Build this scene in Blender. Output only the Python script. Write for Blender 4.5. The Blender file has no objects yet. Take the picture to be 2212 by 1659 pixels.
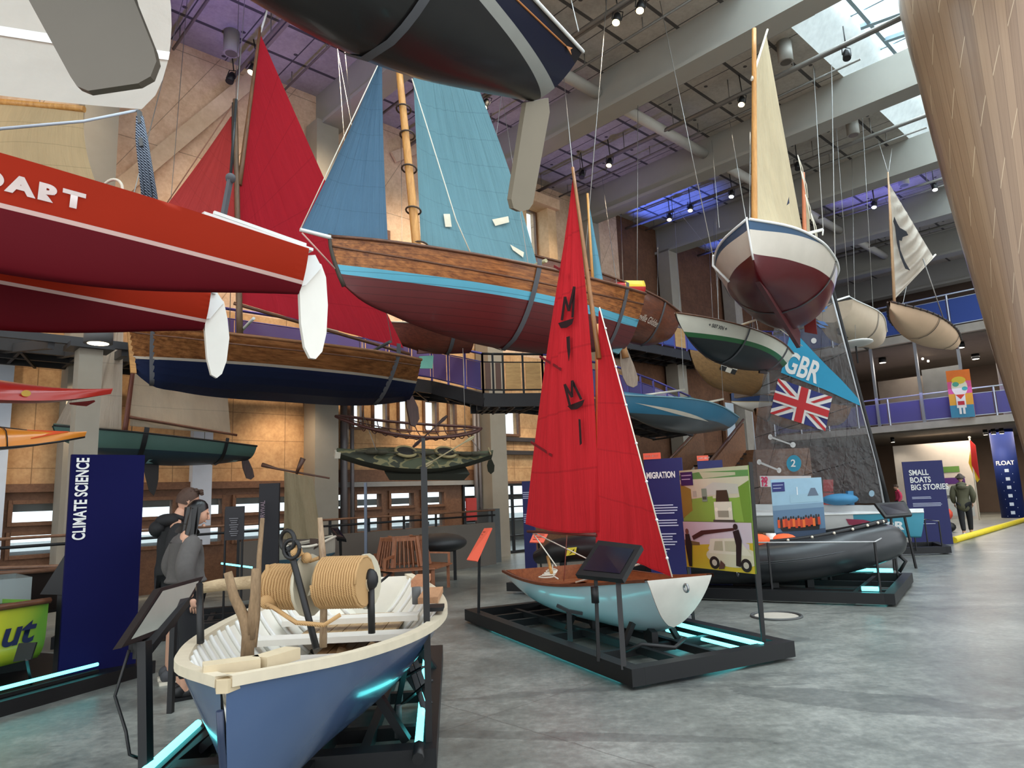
import bpy, bmesh, math, random
import numpy as np
from mathutils import Matrix, Vector
random.seed(7)
SC=bpy.context.scene; COL=SC.collection
# ---------------------------------------------------------------- camera, sky, exposure
F_PX=1510.; CX,CY=1106.,829.5
ROLL=math.atan(0.040); PIT=math.atan(246.5*math.cos(ROLL)/F_PX)
EYE=np.array([0,0,1.6])
FWD=np.array([0,math.cos(PIT),math.sin(PIT)]); _r=np.array([1.,0,0]); _u=np.cross(_r,FWD)
RGT=math.cos(ROLL)*_r-math.sin(ROLL)*_u; UPV=math.sin(ROLL)*_r+math.cos(ROLL)*_u
cd=bpy.data.cameras.new('camera'); cam=bpy.data.objects.new('camera',cd); COL.objects.link(cam)
cd.sensor_width=36; cd.sensor_fit='HORIZONTAL'; cd.lens=F_PX/2212*36; cd.clip_end=300; cd.clip_start=.05
cam.matrix_world=Matrix(((RGT[0],UPV[0],-FWD[0],0),(RGT[1],UPV[1],-FWD[1],0),(RGT[2],UPV[2],-FWD[2],1.6),(0,0,0,1)))
SC.camera=cam
w=bpy.data.worlds.new('overcast_sky'); SC.world=w; w.use_nodes=True
w.node_tree.nodes['Background'].inputs[0].default_value=(.93,.97,1,1)
w.node_tree.nodes['Background'].inputs[1].default_value=1.75
SC.view_settings.view_transform='Standard'; SC.view_settings.look='None'
SC.view_settings.exposure=0.28; SC.view_settings.gamma=1; SC.view_settings.use_curve_mapping=False
SC.cycles.use_denoising=True
SC.cycles.max_bounces=7; SC.cycles.diffuse_bounces=4; SC.cycles.glossy_bounces=3; SC.cycles.transmission_bounces=6; SC.cycles.transparent_max_bounces=16
SC.cycles.caustics_reflective=False; SC.cycles.caustics_refractive=False
SC.cycles.sample_clamp_indirect=6
# hall axes: UA along the roof beams, VA along the left wall
UA=np.array([-.69,.7236,0]); UA/=np.linalg.norm(UA); VA=np.array([UA[1],-UA[0],0]); ZA=np.array([0,0,1.])
def A3(*p): return np.array(p,float)
def ray(px,py):
    d=FWD+RGT*((px-CX)/F_PX)-UPV*((py-CY)/F_PX); return d/d[1]
def at(px,py,Y): return EYE+ray(px,py)*Y
def pz(px,py,z=0.):
    d=ray(px,py); return EYE+d*((z-1.6)/d[2])
def pl(px,py,axis,val):
    d=ray(px,py); return EYE+d*((val-EYE@axis)/(d@axis))
def proj(p):
    v=np.asarray(p,float)-EYE; f=v@FWD; return CX+F_PX*(v@RGT)/f,CY-F_PX*(v@UPV)/f
def uvz(u,v,z=0.): return UA*u+VA*v+ZA*z
def lamp(name,kind,loc,power,col=(1,1,1),size=.1,to=None,spot=60,blend=.6,sy=None):
    l=bpy.data.lights.new(name,kind); l.energy=power; l.color=col
    if kind=='AREA':
        l.size=size
        if sy: l.shape='RECTANGLE'; l.size_y=sy
    else: l.shadow_soft_size=size
    if kind=='SPOT': l.spot_size=math.radians(spot); l.spot_blend=blend
    o=bpy.data.objects.new(name,l); COL.objects.link(o); o.location=loc
    if to is not None: o.rotation_euler=(Vector(to)-Vector(loc)).to_track_quat('-Z','Y').to_euler()
    return o
# daylight that falls through the long rooflight strip, and gallery / wall wash lamps of the hall
def strip_light(v,ln,power):
    o=lamp('rooflight_daylight','AREA',uvz(3.6,v,13.4),power,(.9,.96,1),ln,None,sy=4.4)
    o.matrix_world=Matrix(((VA[0],UA[0],0,0),(VA[1],UA[1],0,0),(0,0,1,0),(0,0,0,1))); o.location=Vector(uvz(3.6,v,13.4))
for v_ in (-4.3,.7,5.7,10.7,15.7,20.7,25.7): strip_light(v_,4.2,650)
# ---------------------------------------------------------------- helpers
def lin(c):
    def f(x):
        x=max(0,x)/255.; return x/12.92 if x<=.04045 else ((x+.055)/1.055)**2.4
    return tuple(f(x) for x in c)+(1,)
class NT:
    def __init__(s,name):
        s.m=bpy.data.materials.new(name); s.m.use_nodes=True; s.t=s.m.node_tree; s.n=s.t.nodes; s.l=s.t.links
        s.bs=s.n['Principled BSDF']; s.out=s.n['Material Output']
    def nd(s,ty,**k):
        x=s.n.new(ty)
        for a,b in k.items():
            if a.startswith('i_'):
                key=a[2:]; key=int(key) if key.isdigit() else key
                s.put(x.inputs[key],b)
            else: setattr(x,a,b)
        return x
    def put(s,sock,v):
        if hasattr(v,'is_output'): s.l.new(v,sock)
        else: sock.default_value=v
    def math(s,op,a,b=0.,c=0.):
        x=s.n.new('ShaderNodeMath'); x.operation=op
        s.put(x.inputs[0],a); s.put(x.inputs[1],b); s.put(x.inputs[2],c); return x.outputs[0]
    def mix(s,f,a,b):
        x=s.n.new('ShaderNodeMix'); x.data_type='RGBA'; s.put(x.inputs[0],f); s.put(x.inputs[6],a); s.put(x.inputs[7],b); return x.outputs[2]
    def coord(s,kind='Object',scale=(1,1,1),rot=(0,0,0)):
        tc=s.n.new('ShaderNodeTexCoord'); mp=s.n.new('ShaderNodeMapping'); mp.inputs['Scale'].default_value=scale; mp.inputs['Rotation'].default_value=rot
        s.l.new(tc.outputs[kind],mp.inputs[0]); return mp.outputs[0]
    def noise(s,vec,scale,detail=4,rough=.55):
        x=s.nd('ShaderNodeTexNoise'); x.inputs['Scale'].default_value=scale; x.inputs['Detail'].default_value=detail; x.inputs['Roughness'].default_value=rough
        s.l.new(vec,x.inputs['Vector']); return x.outputs[0]
    def ramp(s,f,stops,interp='LINEAR'):
        x=s.n.new('ShaderNodeValToRGB'); x.color_ramp.interpolation=interp; e=x.color_ramp.elements
        while len(e)<len(stops): e.new(.5)
        for a,(p,c) in zip(e,stops): a.position=p; a.color=c
        s.l.new(f,x.inputs[0]); return x.outputs[0]
    def sep(s,vec):
        x=s.n.new('ShaderNodeSeparateXYZ'); s.l.new(vec,x.inputs[0]); return x.outputs
    def bump(s,h,st=.3,d=.02):
        x=s.n.new('ShaderNodeBump'); x.inputs['Strength'].default_value=st; x.inputs['Distance'].default_value=d
        s.l.new(h,x.inputs['Height']); s.l.new(x.outputs[0],s.bs.inputs['Normal']); return x
    def fin(s,col=None,rough=.6,metal=0.,spec=.5,coat=0.,emis=None,es=1.):
        b=s.bs.inputs
        if col is not None: s.put(b['Base Color'],col)
        s.put(b['Roughness'],rough); b['Metallic'].default_value=metal; b['Specular IOR Level'].default_value=spec
        if coat: b['Coat Weight'].default_value=coat; b['Coat Roughness'].default_value=.08
        if emis is not None: s.put(b['Emission Color'],emis); b['Emission Strength'].default_value=es
        return s.m
def sc(c,k): return (min(c[0]*k,1),min(c[1]*k,1),min(c[2]*k,1),1)
_MC={}
def M(c,rough=.6,metal=0.,var=.1,scale=5,coat=0.,bump=0.,bs=80,spec=.5,stretch=(1,1,1)):
    key=('M',c,rough,metal,var,scale,coat,bump,bs,spec,stretch)
    if key in _MC: return _MC[key]
    t=NT('paint_%d'%len(_MC)); L=lin(c); v=t.coord('Object',stretch)
    n=t.noise(v,scale,5)
    col=t.mix(n,sc(L,1-var*1.6),sc(L,1+var*1.6))
    if bump: t.bump(t.noise(v,bs,3),bump)
    _MC[key]=t.fin(col,rough,metal,spec,coat); return _MC[key]
def wood(c1,c2,sx=(1,8,8),scale=3,rough=.45,coat=0.,var2=.5):
    key=('W',c1,c2,sx,scale,rough,coat)
    if key in _MC: return _MC[key]
    t=NT('wood_%d'%len(_MC)); v=t.coord('Object',sx)
    n=t.noise(v,scale,6,.65); n2=t.noise(v,scale*5,3)
    f=t.math('ADD',t.math('MULTIPLY',n,.75),t.math('MULTIPLY',n2,.3))
    col=t.ramp(f,[(.32,lin(c1)),(.68,lin(c2))]); t.bump(n2,.12,.01)
    _MC[key]=t.fin(col,rough,0,.5,coat); return _MC[key]
def glow(c,s):
    key=('G',c,s)
    if key in _MC: return _MC[key]
    t=NT('glow_%d'%len(_MC)); L=lin(c)
    _MC[key]=t.fin(L,.4,emis=L,es=s); return _MC[key]
def glassy(c,alpha=.75,rough=.05,name='glass'):
    key=('GL',c,alpha,rough)
    if key in _MC: return _MC[key]
    t=NT(name+'_%d'%len(_MC)); tr=t.nd('ShaderNodeBsdfTransparent',i_0=lin(c))
    t.fin(lin(c),rough,0,.6); mx=t.nd('ShaderNodeMixShader',i_0=alpha)
    t.l.new(t.bs.outputs[0],mx.inputs[1]); t.l.new(tr.outputs[0],mx.inputs[2]); t.l.new(mx.outputs[0],t.out.inputs[0])
    _MC[key]=t.m; return t.m
def cloth(c,seams=6,dirn='t',wr=(40,3),st=.35,tl=.35,dark=.75,rough=.85,var=.09,diag=0.):
    key=('C',c,seams,dirn,wr,st,tl,dark,var,diag)
    if key in _MC: return _MC[key]
    t=NT('sailcloth_%d'%len(_MC)); L=lin(c)
    uv=t.coord('UV'); s=t.sep(uv)
    wv=t.coord('UV',(wr[0],wr[1],1),(0,0,diag)); n=t.noise(wv,1.,5,.6); big=t.noise(uv,4,4)
    f=t.math('ADD',t.math('MULTIPLY',n,.6),t.math('MULTIPLY',big,.4))
    col=t.mix(f,sc(L,1-2.4*var),sc(L,1+2.4*var))
    if seams:
        fr=t.math('FRACT',t.math('MULTIPLY',s[1 if dirn=='t' else 0],float(seams)))
        ln=t.math('LESS_THAN',fr,.035); col=t.mix(t.math('MULTIPLY',ln,1-dark),col,sc(L,.3))
    t.bump(f,min(1.,st*2.2),.06); t.fin(col,rough,0,.2)
    tr=t.nd('ShaderNodeBsdfTranslucent'); t.put(tr.inputs[0],col); mx=t.nd('ShaderNodeMixShader',i_0=tl)
    t.l.new(t.bs.outputs[0],mx.inputs[1]); t.l.new(tr.outputs[0],mx.inputs[2]); t.l.new(mx.outputs[0],t.out.inputs[0])
    _MC[key]=t.m; return t.m
def band(name,bands,slope=0.,curve=0.,x0=0.,rough=.35,coat=0.,planks=0.,var=.06,axis=2,spec=.4):
    # paint bands on a hull: bands=[(upper height, colour or (dark wood, light wood)), ...] from the keel up, in the boat's own metres
    t=NT(name); v=t.coord('Object'); s=t.sep(v)
    dx=t.math('SUBTRACT',s[0],x0)
    z=t.math('SUBTRACT',s[axis],t.math('ADD',t.math('MULTIPLY',dx,slope),t.math('MULTIPLY',t.math('MULTIPLY',dx,dx),curve)))
    vs=t.coord('Object',(1.2,9,9)); nw=t.noise(vs,2.4,6,.65); nb=t.noise(v,3,5)
    def cc(c):
        if len(c)==2: return t.ramp(nw,[(.34,lin(c[0])),(.66,lin(c[1]))])
        L=lin(c); return t.mix(nb,sc(L,1-2*var),sc(L,1+2*var))
    col=cc(bands[0][1])
    for (zt,_),(_,c) in zip(bands[:-1],bands[1:]):
        col=t.mix(t.math('GREATER_THAN',z,zt),col,cc(c))
    if planks:
        fr=t.math('FRACT',t.math('MULTIPLY',s[2],planks)); ln=t.math('LESS_THAN',fr,.07)
        col=t.mix(t.math('MULTIPLY',ln,.55),col,(.01,.008,.006,1))
    t.bump(t.math('ADD',t.math('MULTIPLY',nw,.5),nb),.08,.02)
    return t.fin(col,rough,0,spec,coat)
# ---------------------------------------------------------------- geometry
def nrm(v): v=np.asarray(v,float); return v/max(np.linalg.norm(v),1e-9)
class G:
    def __init__(s): s.V=[];s.F=[];s.I=[];s.S=[];s.U=[]
    def face(s,ids,m=0,sm=False,uv=None): s.F.append(tuple(ids)); s.I.append(m); s.S.append(sm); s.U.append(uv)
    def poly(s,pts,m=0):
        b=len(s.V); s.V+= [tuple(p) for p in pts]; s.face(range(b,b+len(pts)),m)
    def grid(s,fn,nu,nv,m=0,sm=True):
        b=len(s.V)
        for j in range(nv+1):
            for i in range(nu+1): s.V.append(tuple(fn(i/nu,j/nv)))
        for j in range(nv):
            for i in range(nu):
                a=b+j*(nu+1)+i; mm=m(( i+.5)/nu,(j+.5)/nv) if callable(m) else m
                s.face((a,a+1,a+nu+2,a+nu+1),mm,sm,[(i/nu,j/nv),((i+1)/nu,j/nv),((i+1)/nu,(j+1)/nv),(i/nu,(j+1)/nv)])
    def hexa(s,P,m=0):
        b=len(s.V); s.V+=[tuple(p) for p in P]
        for f in ((0,3,2,1),(4,5,6,7),(0,1,5,4),(1,2,6,5),(2,3,7,6),(3,0,4,7)): s.face([b+i for i in f],m)
    def box(s,c,a,b,d,m=0):   # centre and three half-extent vectors
        c,a,b,d=[np.asarray(x,float) for x in (c,a,b,d)]
        s.hexa([c-a-b-d,c+a-b-d,c+a+b-d,c-a+b-d,c-a-b+d,c+a-b+d,c+a+b+d,c-a+b+d],m)
    def abox(s,x0,x1,y0,y1,z0,z1,m=0,ax=None):
        X,Y,Z=ax or (A3(1,0,0),A3(0,1,0),ZA)
        s.hexa([X*x+Y*y+Z*z for x,y,z in ((x0,y0,z0),(x1,y0,z0),(x1,y1,z0),(x0,y1,z0),(x0,y0,z1),(x1,y0,z1),(x1,y1,z1),(x0,y1,z1))],m)
    def uvbox(s,u0,u1,v0,v1,z0,z1,m=0): s.abox(u0,u1,v0,v1,z0,z1,m,(UA,VA,ZA))
    def bar(s,p,q,wd,h=None,m=0,up=None):
        p,q=np.asarray(p,float),np.asarray(q,float); d=nrm(q-p); up=ZA if up is None else up
        if abs(d@up)>.98: up=A3(1,0,0) if abs(d[0])<.9 else A3(0,1,0)
        sd=nrm(np.cross(d,up)); u2=np.cross(sd,d); h=wd if h is None else h
        s.box((p+q)/2,(q-p)/2,sd*wd/2,u2*h/2,m)
    def tube(s,pts,r,n=8,m=0,cap=True):
        pts=[np.asarray(p,float) for p in pts]; k=len(pts); rs=r if isinstance(r,(list,tuple)) else [r]*k
        b=len(s.V); ref=None
        for i,p in enumerate(pts):
            d=nrm(pts[min(i+1,k-1)]-pts[max(i-1,0)])
            if ref is None: ref=nrm(np.cross(d,ZA if abs(d[2])<.9 else A3(1,0,0)))
            a=nrm(ref-d*(ref@d)); ref=a; c=np.cross(d,a)
            for j in range(n):
                t=2*math.pi*j/n; s.V.append(tuple(p+rs[i]*(math.cos(t)*a+math.sin(t)*c)))
        for i in range(k-1):
            for j in range(n): s.face((b+i*n+j,b+i*n+(j+1)%n,b+(i+1)*n+(j+1)%n,b+(i+1)*n+j),m,True)
        if cap: s.face([b+j for j in range(n)][::-1],m); s.face([b+(k-1)*n+j for j in range(n)],m)
    def ring(s,c,nv,R,r,n=20,m=0):
        a=nrm(np.cross(nv,ZA if abs(nrm(nv)[2])<.9 else A3(1,0,0))); b=np.cross(nrm(nv),a)
        s.tube([np.asarray(c)+R*(math.cos(t)*a+math.sin(t)*b) for t in np.linspace(0,2*math.pi,n+1)],r,6,m,False)
    def prism(s,poly,vec,m=0,m2=None):
        P=[np.asarray(p,float) for p in poly]; n=len(P); b=len(s.V); vec=np.asarray(vec,float)
        s.V+=[tuple(p) for p in P]+[tuple(p+vec) for p in P]
        s.face(list(range(b,b+n))[::-1],m); s.face(range(b+n,b+2*n),m if m2 is None else m2)
        for i in range(n): s.face((b+i,b+(i+1)%n,b+n+(i+1)%n,b+n+i),m)
    def ball(s,c,rx,ry=None,rz=None,m=0,n=12,ax=None):
        ry=rx if ry is None else ry; rz=rx if rz is None else rz; X,Y,Z=ax or (A3(1,0,0),A3(0,1,0),ZA); c=np.asarray(c,float)
        s.grid(lambda a,b:c+X*rx*math.sin(math.pi*b)*math.cos(2*math.pi*a)+Y*ry*math.sin(math.pi*b)*math.sin(2*math.pi*a)-Z*rz*math.cos(math.pi*b),n,n//2+2,m)
    def build(s,name,mats,parent=None,world=True,label=None):
        me=bpy.data.meshes.new(name); V=s.V
        if parent is not None and world:
            inv=MW[parent.name].inverted(); V=[tuple(inv@Vector(v)) for v in V]
        me.from_pydata([tuple(map(float,v)) for v in V],[],s.F)
        mats=mats if isinstance(mats,(list,tuple)) else [mats]
        for x in mats: me.materials.append(x)
        me.polygons.foreach_set('material_index',s.I); me.polygons.foreach_set('use_smooth',s.S)
        if any(u is not None for u in s.U):
            ul=me.uv_layers.new(name='UVMap'); k=0
            for f,u in zip(s.F,s.U):
                for q in range(len(f)):
                    ul.data[k].uv=u[q] if u is not None else (0,0); k+=1
        bm=bmesh.new(); bm.from_mesh(me); bmesh.ops.remove_doubles(bm,verts=bm.verts,dist=1e-5); bmesh.ops.recalc_face_normals(bm,faces=bm.faces); bm.to_mesh(me); bm.free()
        me.update()
        o=bpy.data.objects.new(name,me); COL.objects.link(o)
        if parent is not None: o.parent=parent; MW[o.name]=MW[parent.name].copy()
        else: MW[o.name]=Matrix.Identity(4)
        if label: o['label']=label
        return o
MW={}
def frameM(O,x=(1,0,0),y=(0,1,0),z=(0,0,1)):
    return Matrix(((x[0],y[0],z[0],O[0]),(x[1],y[1],z[1],O[1]),(x[2],y[2],z[2],O[2]),(0,0,0,1)))
def thing(name,label,cat,O=(0,0,0),fr=None,group=None):
    o=bpy.data.objects.new(name,None); o.empty_display_size=.1; COL.objects.link(o)
    m=fr if fr is not None else Matrix.Translation(Vector(O)); o.matrix_world=m; MW[o.name]=m.copy()
    o['label']=label; o['category']=cat
    if group: o['group']=group
    return o
def tag(o,label,cat,group=None):
    o['label']=label; o['category']=cat
    if group: o['group']=group
    return o
def struct(o): o['kind']='structure'; return o
FONT_DG=None
def text(parent,s,mapf,mat,size=1.,wx=1.,bold=0.,name='lettering',align='LEFT',space=1.,shear=0.):
    """letters as thin flat shapes; mapf(x,y)->world point"""
    cu=bpy.data.curves.new('t','FONT'); cu.body=s; cu.size=size; cu.align_x=align; cu.offset=bold; cu.space_character=space; cu.shear=shear
    to=bpy.data.objects.new('t',cu); COL.objects.link(to); dg=bpy.context.evaluated_depsgraph_get()
    me=bpy.data.meshes.new_from_object(to.evaluated_get(dg)); bpy.data.objects.remove(to); bpy.data.curves.remove(cu)
    inv=MW[parent.name].inverted() if parent is not None else Matrix.Identity(4)
    for v in me.vertices: v.co=inv@Vector(mapf(v.co.x*wx,v.co.y))
    me.materials.clear(); me.materials.append(mat)
    for p in me.polygons: p.material_index=0
    o=bpy.data.objects.new(name,me); COL.objects.link(o); o.parent=parent; MW[o.name]=MW[parent.name].copy() if parent is not None else Matrix.Identity(4)
    return o
def plane_map(O,x,y): 
    O,x,y=np.asarray(O,float),np.asarray(x,float),np.asarray(y,float); return lambda a,b:O+x*a+y*b
def herm(pts):
    X=np.array([p[0] for p in pts],float);Y=np.array([p[1] for p in pts],float)
    D=np.gradient(Y,X) if len(X)>1 else np.zeros(1)
    def f(t):
        t=min(max(t,X[0]),X[-1]); i=min(max(int(np.searchsorted(X,t)-1),0),len(X)-2); h=X[i+1]-X[i]; q=(t-X[i])/h
        return (2*q**3-3*q*q+1)*Y[i]+(q**3-2*q*q+q)*h*D[i]+(3*q*q-2*q**3)*Y[i+1]+(q**3-q*q)*h*D[i+1]
    return f
class Boat:
    """frame: origin at the stem head, x runs aft, z up; geometry is given in the boat's own metres"""
    def __init__(s,O,az=None,L=None,ps=None,name='sailing_dinghy',label='',cat='boat',group=None,roll=0.):
        s.O=np.asarray(O,float)
        if ps is not None: x=np.asarray(ps)-s.O; s.L=float(np.linalg.norm(x)); s.x=x/s.L
        else: a=math.radians(az); s.x=A3(math.sin(a),math.cos(a),0); s.L=L
        s.y=nrm(np.cross(ZA,s.x)); s.z=np.cross(s.x,s.y); rr_=math.radians(roll); s.y,s.z=s.y*math.cos(rr_)-s.z*math.sin(rr_),s.z*math.cos(rr_)+s.y*math.sin(rr_)
        s.root=thing(name,label,cat,fr=frameM(s.O,s.x,s.y,s.z),group=group)
    def w(s,x,y,z): return s.O+s.x*x+s.y*y+s.z*z
    def cp(s,px,py,y=0.):   # where a line of sight meets the boat's own fore-and-aft plane, in boat metres
        O=s.O+s.y*y; d=ray(px,py); k=((O-EYE)@s.y)/(d@s.y); p=EYE+d*k-s.O; return A3(p@s.x,y,p@s.z)
    def cx(s,px,py,x):   # where a line of sight meets the cross-section plane at x
        O=s.O+s.x*x; d=ray(px,py); k=((O-EYE)@s.x)/(d@s.x); p=EYE+d*k-s.O; return A3(x,p@s.y,p@s.z)
    def shape(s,sheer,keel,beam,full,rake0=0.,rake1=0.,p=2.6,q=.55):
        s.f=[herm(a) for a in (sheer,keel,beam,full)]; s.r0,s.r1,s.p,s.q=rake0,rake1,p,q
    def pt(s,t,h,sd=1,off=0.):
        zs,zk,b,w=[f(t) for f in s.f]; w=min(max(w,0),1); b=max(b,.004)
        def yy(h): h=min(max(h,0.),1.); return b*((1-w)*h**.9+w*(1-(1-h)**s.p)**s.q)
        y=yy(h); hc=min(max(h,0.),1.); x=t*s.L+s.r0*(1-hc)**1.6*max(0,1-t/.3)**1.5-s.r1*(1-hc)**1.3*max(0,(t-.75)/.25)**2
        z=zk+(zs-zk)*h
        if off:
            e=.02; h0,h1=max(h-e,0),min(h+e,1); dy=yy(h1)-yy(h0); dz=(zs-zk)*(h1-h0); n=math.hypot(dy,dz)+1e-9
            y+=off*dz/n; z-=off*dy/n
            if h<.001: y=0.
        return A3(x,sd*y,z)
    def hull(s,mat,n=36,m=14,lap=0,transom=True,name='hull',inner=None,inmat=None,th=.03,floor_h=.0,tmat=None):
        g=G()
        if lap:
            rows=[]
            for k in range(lap): rows+=[(k/lap,.016),((k+1)/lap-.002,.0)]
        else: rows=[(j/m,0.) for j in range(m+1)]
        for sd in (1,-1):
            R=len(rows)-1
            g.grid(lambda a,b:s.pt(a,rows[int(round(b*R))][0],sd,rows[int(round(b*R))][1]),n,R)
        if transom:
            hs=[j/10 for j in range(11)]
            g.poly([s.pt(1,h,1) for h in hs]+[s.pt(1,h,-1) for h in hs[::-1]],1 if tmat else 0)
        o=g.build(name,[mat,tmat] if tmat else mat,s.root,world=False)
        if inner:
            g=G()
            for sd in (1,-1): g.grid(lambda a,b:s.pt(.02+.965*a,floor_h+(1-floor_h)*b,sd,-th) ,n,m)
            g.poly([s.pt(.985,floor_h+(1-floor_h)*j/10,1,-th) for j in range(11)]+[s.pt(.985,floor_h+(1-floor_h)*j/10,-1,-th) for j in range(10,-1,-1)])
            if floor_h: g.grid(lambda a,b:s.pt(.02+.965*a,floor_h,1,-th)*(1-b)+s.pt(.02+.965*a,floor_h,-1,-th)*b,n,2)
            g.build('inner_lining',inmat,s.root,world=False)
        return o
    def deck(s,mat,h=.97,t0=.0,t1=1.,crown=.03,name='deck',n=30):
        g=G()
        def fn(a,b):
            t=t0+(t1-t0)*a; p=s.pt(t,h,1); q=s.pt(t,h,-1); r=p*(1-b)+q*b; r[2]+=crown*math.sin(math.pi*b); return r
        g.grid(fn,n,6); return g.build(name,mat,s.root,world=False)
    def rail(s,mat,r=.02,h=1.,off=.012,name='gunwale',t0=0.,t1=1.,hgt=None,n=30):
        g=G()
        for sd in (1,-1):
            pts=[s.pt(t0+(t1-t0)*i/n,h,sd,off) for i in range(n+1)]
            if hgt:
                def fn(a,b):
                    p=s.pt(t0+(t1-t0)*a,h,sd,off); c=[(0,-1),(1,-1),(1,1),(0,1),(0,-1)][int(round(b*4))]
                    return p+A3(0,sd*(c[0]*2*r-r),c[1]*hgt/2)
                g.grid(fn,n,4,sm=False)
            else: g.tube(pts,r,6)
        return g.build(name,mat,s.root,world=False)
    def strap(s,t,mat,wd=.06,name='sling',top=.0,slant=0.):
        g=G(); hs=[j/10 for j in range(11)]
        P=[s.pt(t+slant*h,h,1,.02) for h in hs[::-1]]+[s.pt(t+slant*h,h,-1,.02) for h in hs[1:]]
        if top: P=[P[0]+A3(0,0,top)]+P+[P[-1]+A3(0,0,top)]
        n=len(P)-1; g.grid(lambda a,b:P[int(round(a*n))]+A3((b-.5)*wd,0,0),n,1)
        return g.build(name,mat,s.root,world=False)
    def blade(s,px,mat,th=.03,name='rudder',y=0.):
        P=[s.cp(a,b,y)-A3(0,th/2,0) for a,b in px]; g=G(); g.prism(P,A3(0,th,0)); return g.build(name,mat,s.root,world=False)
    def spar(s,p0,p1,r0,r1,mat,name='mast',bend=0.):
        g=G(); p0,p1=np.asarray(p0,float),np.asarray(p1,float); k=8
        g.tube([p0+(p1-p0)*i/k+A3(bend*math.sin(math.pi*i/k),0,0) for i in range(k+1)],[r0+(r1-r0)*i/k for i in range(k+1)],10)
        return g.build(name,mat,s.root,world=False)
    def line(s,pts,r,mat,name='rigging_line'):
        g=G(); g.tube(pts,r,5); return g.build(name,mat,s.root,world=False)
    def sail(s,px,mat,camber=.12,wr=.01,freq=14,name='sail',y=0.,luff=0.,leech=0.,foot=0.,nu=28,nv=36,pts=None,wdir=0.):
        """px: tack, clew, peak, throat (throat==peak for a triangle)"""
        P=[s.cp(a,b,y) for a,b in px] if pts is None else [np.asarray(p,float) for p in pts]
        T,C,K,H=P
        def fn(a,b):
            b2=b*.998
            p=(T*(1-a)+C*a)*(1-b2)+(H*(1-a)+K*a)*b2
            p=p+nrm(C-T)*(leech*a*math.sin(math.pi*b)-luff*(1-a)*math.sin(math.pi*b))
            p=p+A3(0,0,-foot*math.sin(math.pi*a)*(1-b)**3)
            wv=math.sin(freq*(a*(1-wdir)+b*wdir)*6.28+5*b+2.2*math.sin(5*b+3*a))*math.sin(math.pi*min(a*1.05,1))*(.4+.6*math.sin(math.pi*b))
            p[1]+=camber*math.sin(math.pi*a**.75)*(math.sin(math.pi*min(max(b,.03)+.0,1)**.8)*.9+.1)+wr*wv
            return p
        g=G(); g.grid(fn,nu,nv); o=g.build(name,mat,s.root,world=False); return o,fn
STEEL=M((26,27,29),.45,.3,.05); BLACK=M((14,14,16),.5,0,.05); NAVY=M((22,27,88),.55,0,.03); NAVYD=M((18,20,58),.55,0,.03)
WHITE=M((228,228,224),.45,0,.03); OFFW=M((222,214,196),.6,0,.06); GREYS=M((92,92,92),.7,0,.08); ROPEW=M((222,216,200),.8,0,.08)
SLING=M((84,84,88),.75,0,.08); CABLE=M((150,148,144),.4,.6,.05); ROPET=M((176,136,88),.85,0,.15,40)
CYAN=glow((100,235,240),3.2); ALU=M((150,152,155),.35,.9,.04)
# ================================================================ the building
def hall(t):
    tc=t.n.new('ShaderNodeTexCoord'); out=[]
    for a in (UA,VA):
        d=t.n.new('ShaderNodeVectorMath'); d.operation='DOT_PRODUCT'; t.l.new(tc.outputs['Object'],d.inputs[0]); d.inputs[1].default_value=tuple(a); out.append(d.outputs['Value'])
    s=t.sep(tc.outputs['Object']); cb=t.n.new('ShaderNodeCombineXYZ'); t.l.new(out[0],cb.inputs[0]); t.l.new(out[1],cb.inputs[1]); t.l.new(s[2],cb.inputs[2])
    return out[0],out[1],s[2],cb.outputs[0]
def lines(t,x,period,wd,off=0.):
    fr=t.math('FRACT',t.math('DIVIDE',t.math('ADD',x,off),period)); return t.math('LESS_THAN',fr,wd/period)
def mat_ceiling():
    t=NT('ceiling_panels'); u,v,z,h=hall(t)
    n=t.noise(h,1.3,6,.7); n2=t.noise(h,14,3)
    col=t.ramp(t.math('ADD',t.math('MULTIPLY',n,.7),t.math('MULTIPLY',n2,.3)),[(.3,lin((146,140,131))),(.7,lin((184,178,168)))])
    ln=t.math('MAXIMUM',lines(t,u,1.12,.09,.2),lines(t,v,1.21,.03,.35))
    fu=t.math('SUBTRACT',t.math('FRACT',t.math('DIVIDE',u,1.12)),.62); fv=t.math('SUBTRACT',t.math('FRACT',t.math('DIVIDE',v,1.25)),.5)
    dd=t.math('ADD',t.math('MULTIPLY',fu,fu),t.math('MULTIPLY',fv,fv)); dot=t.math('LESS_THAN',dd,.0018)
    col=t.mix(t.math('MULTIPLY',t.math('MAXIMUM',ln,dot),.88),col,(.02,.02,.022,1))
    t.bump(n2,.25,.02); return t.fin(col,.9)
def mat_ply(base,dark,name,pv=1.22,pz_=.62,slant=0.):
    t=NT(name); u,v,z,h=hall(t)
    n=t.noise(h,1.1,6,.72); n2=t.noise(h,9,4,.7)
    col=t.ramp(t.math('ADD',t.math('MULTIPLY',n,.55),t.math('MULTIPLY',n2,.45)),[(.34,lin(dark)),(.66,lin(base))])
    vv=t.math('ADD',v,t.math('MULTIPLY',z,-slant)) if slant else v
    lo=lines(t,z,pz_,.012); vz=lines(t,vv,pv,.016)
    zhi=t.math('GREATER_THAN',z,4.4); ln=t.math('MAXIMUM',t.math('MULTIPLY',lo,t.math('SUBTRACT',1.,zhi)),vz)
    ln=t.math('MAXIMUM',ln,t.math('MULTIPLY',zhi,lines(t,z,2.44,.016,.3)))
    col=t.mix(t.math('MULTIPLY',ln,.55),col,lin((60,40,25)))
    return t.fin(col,.75,0,.3)
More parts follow.
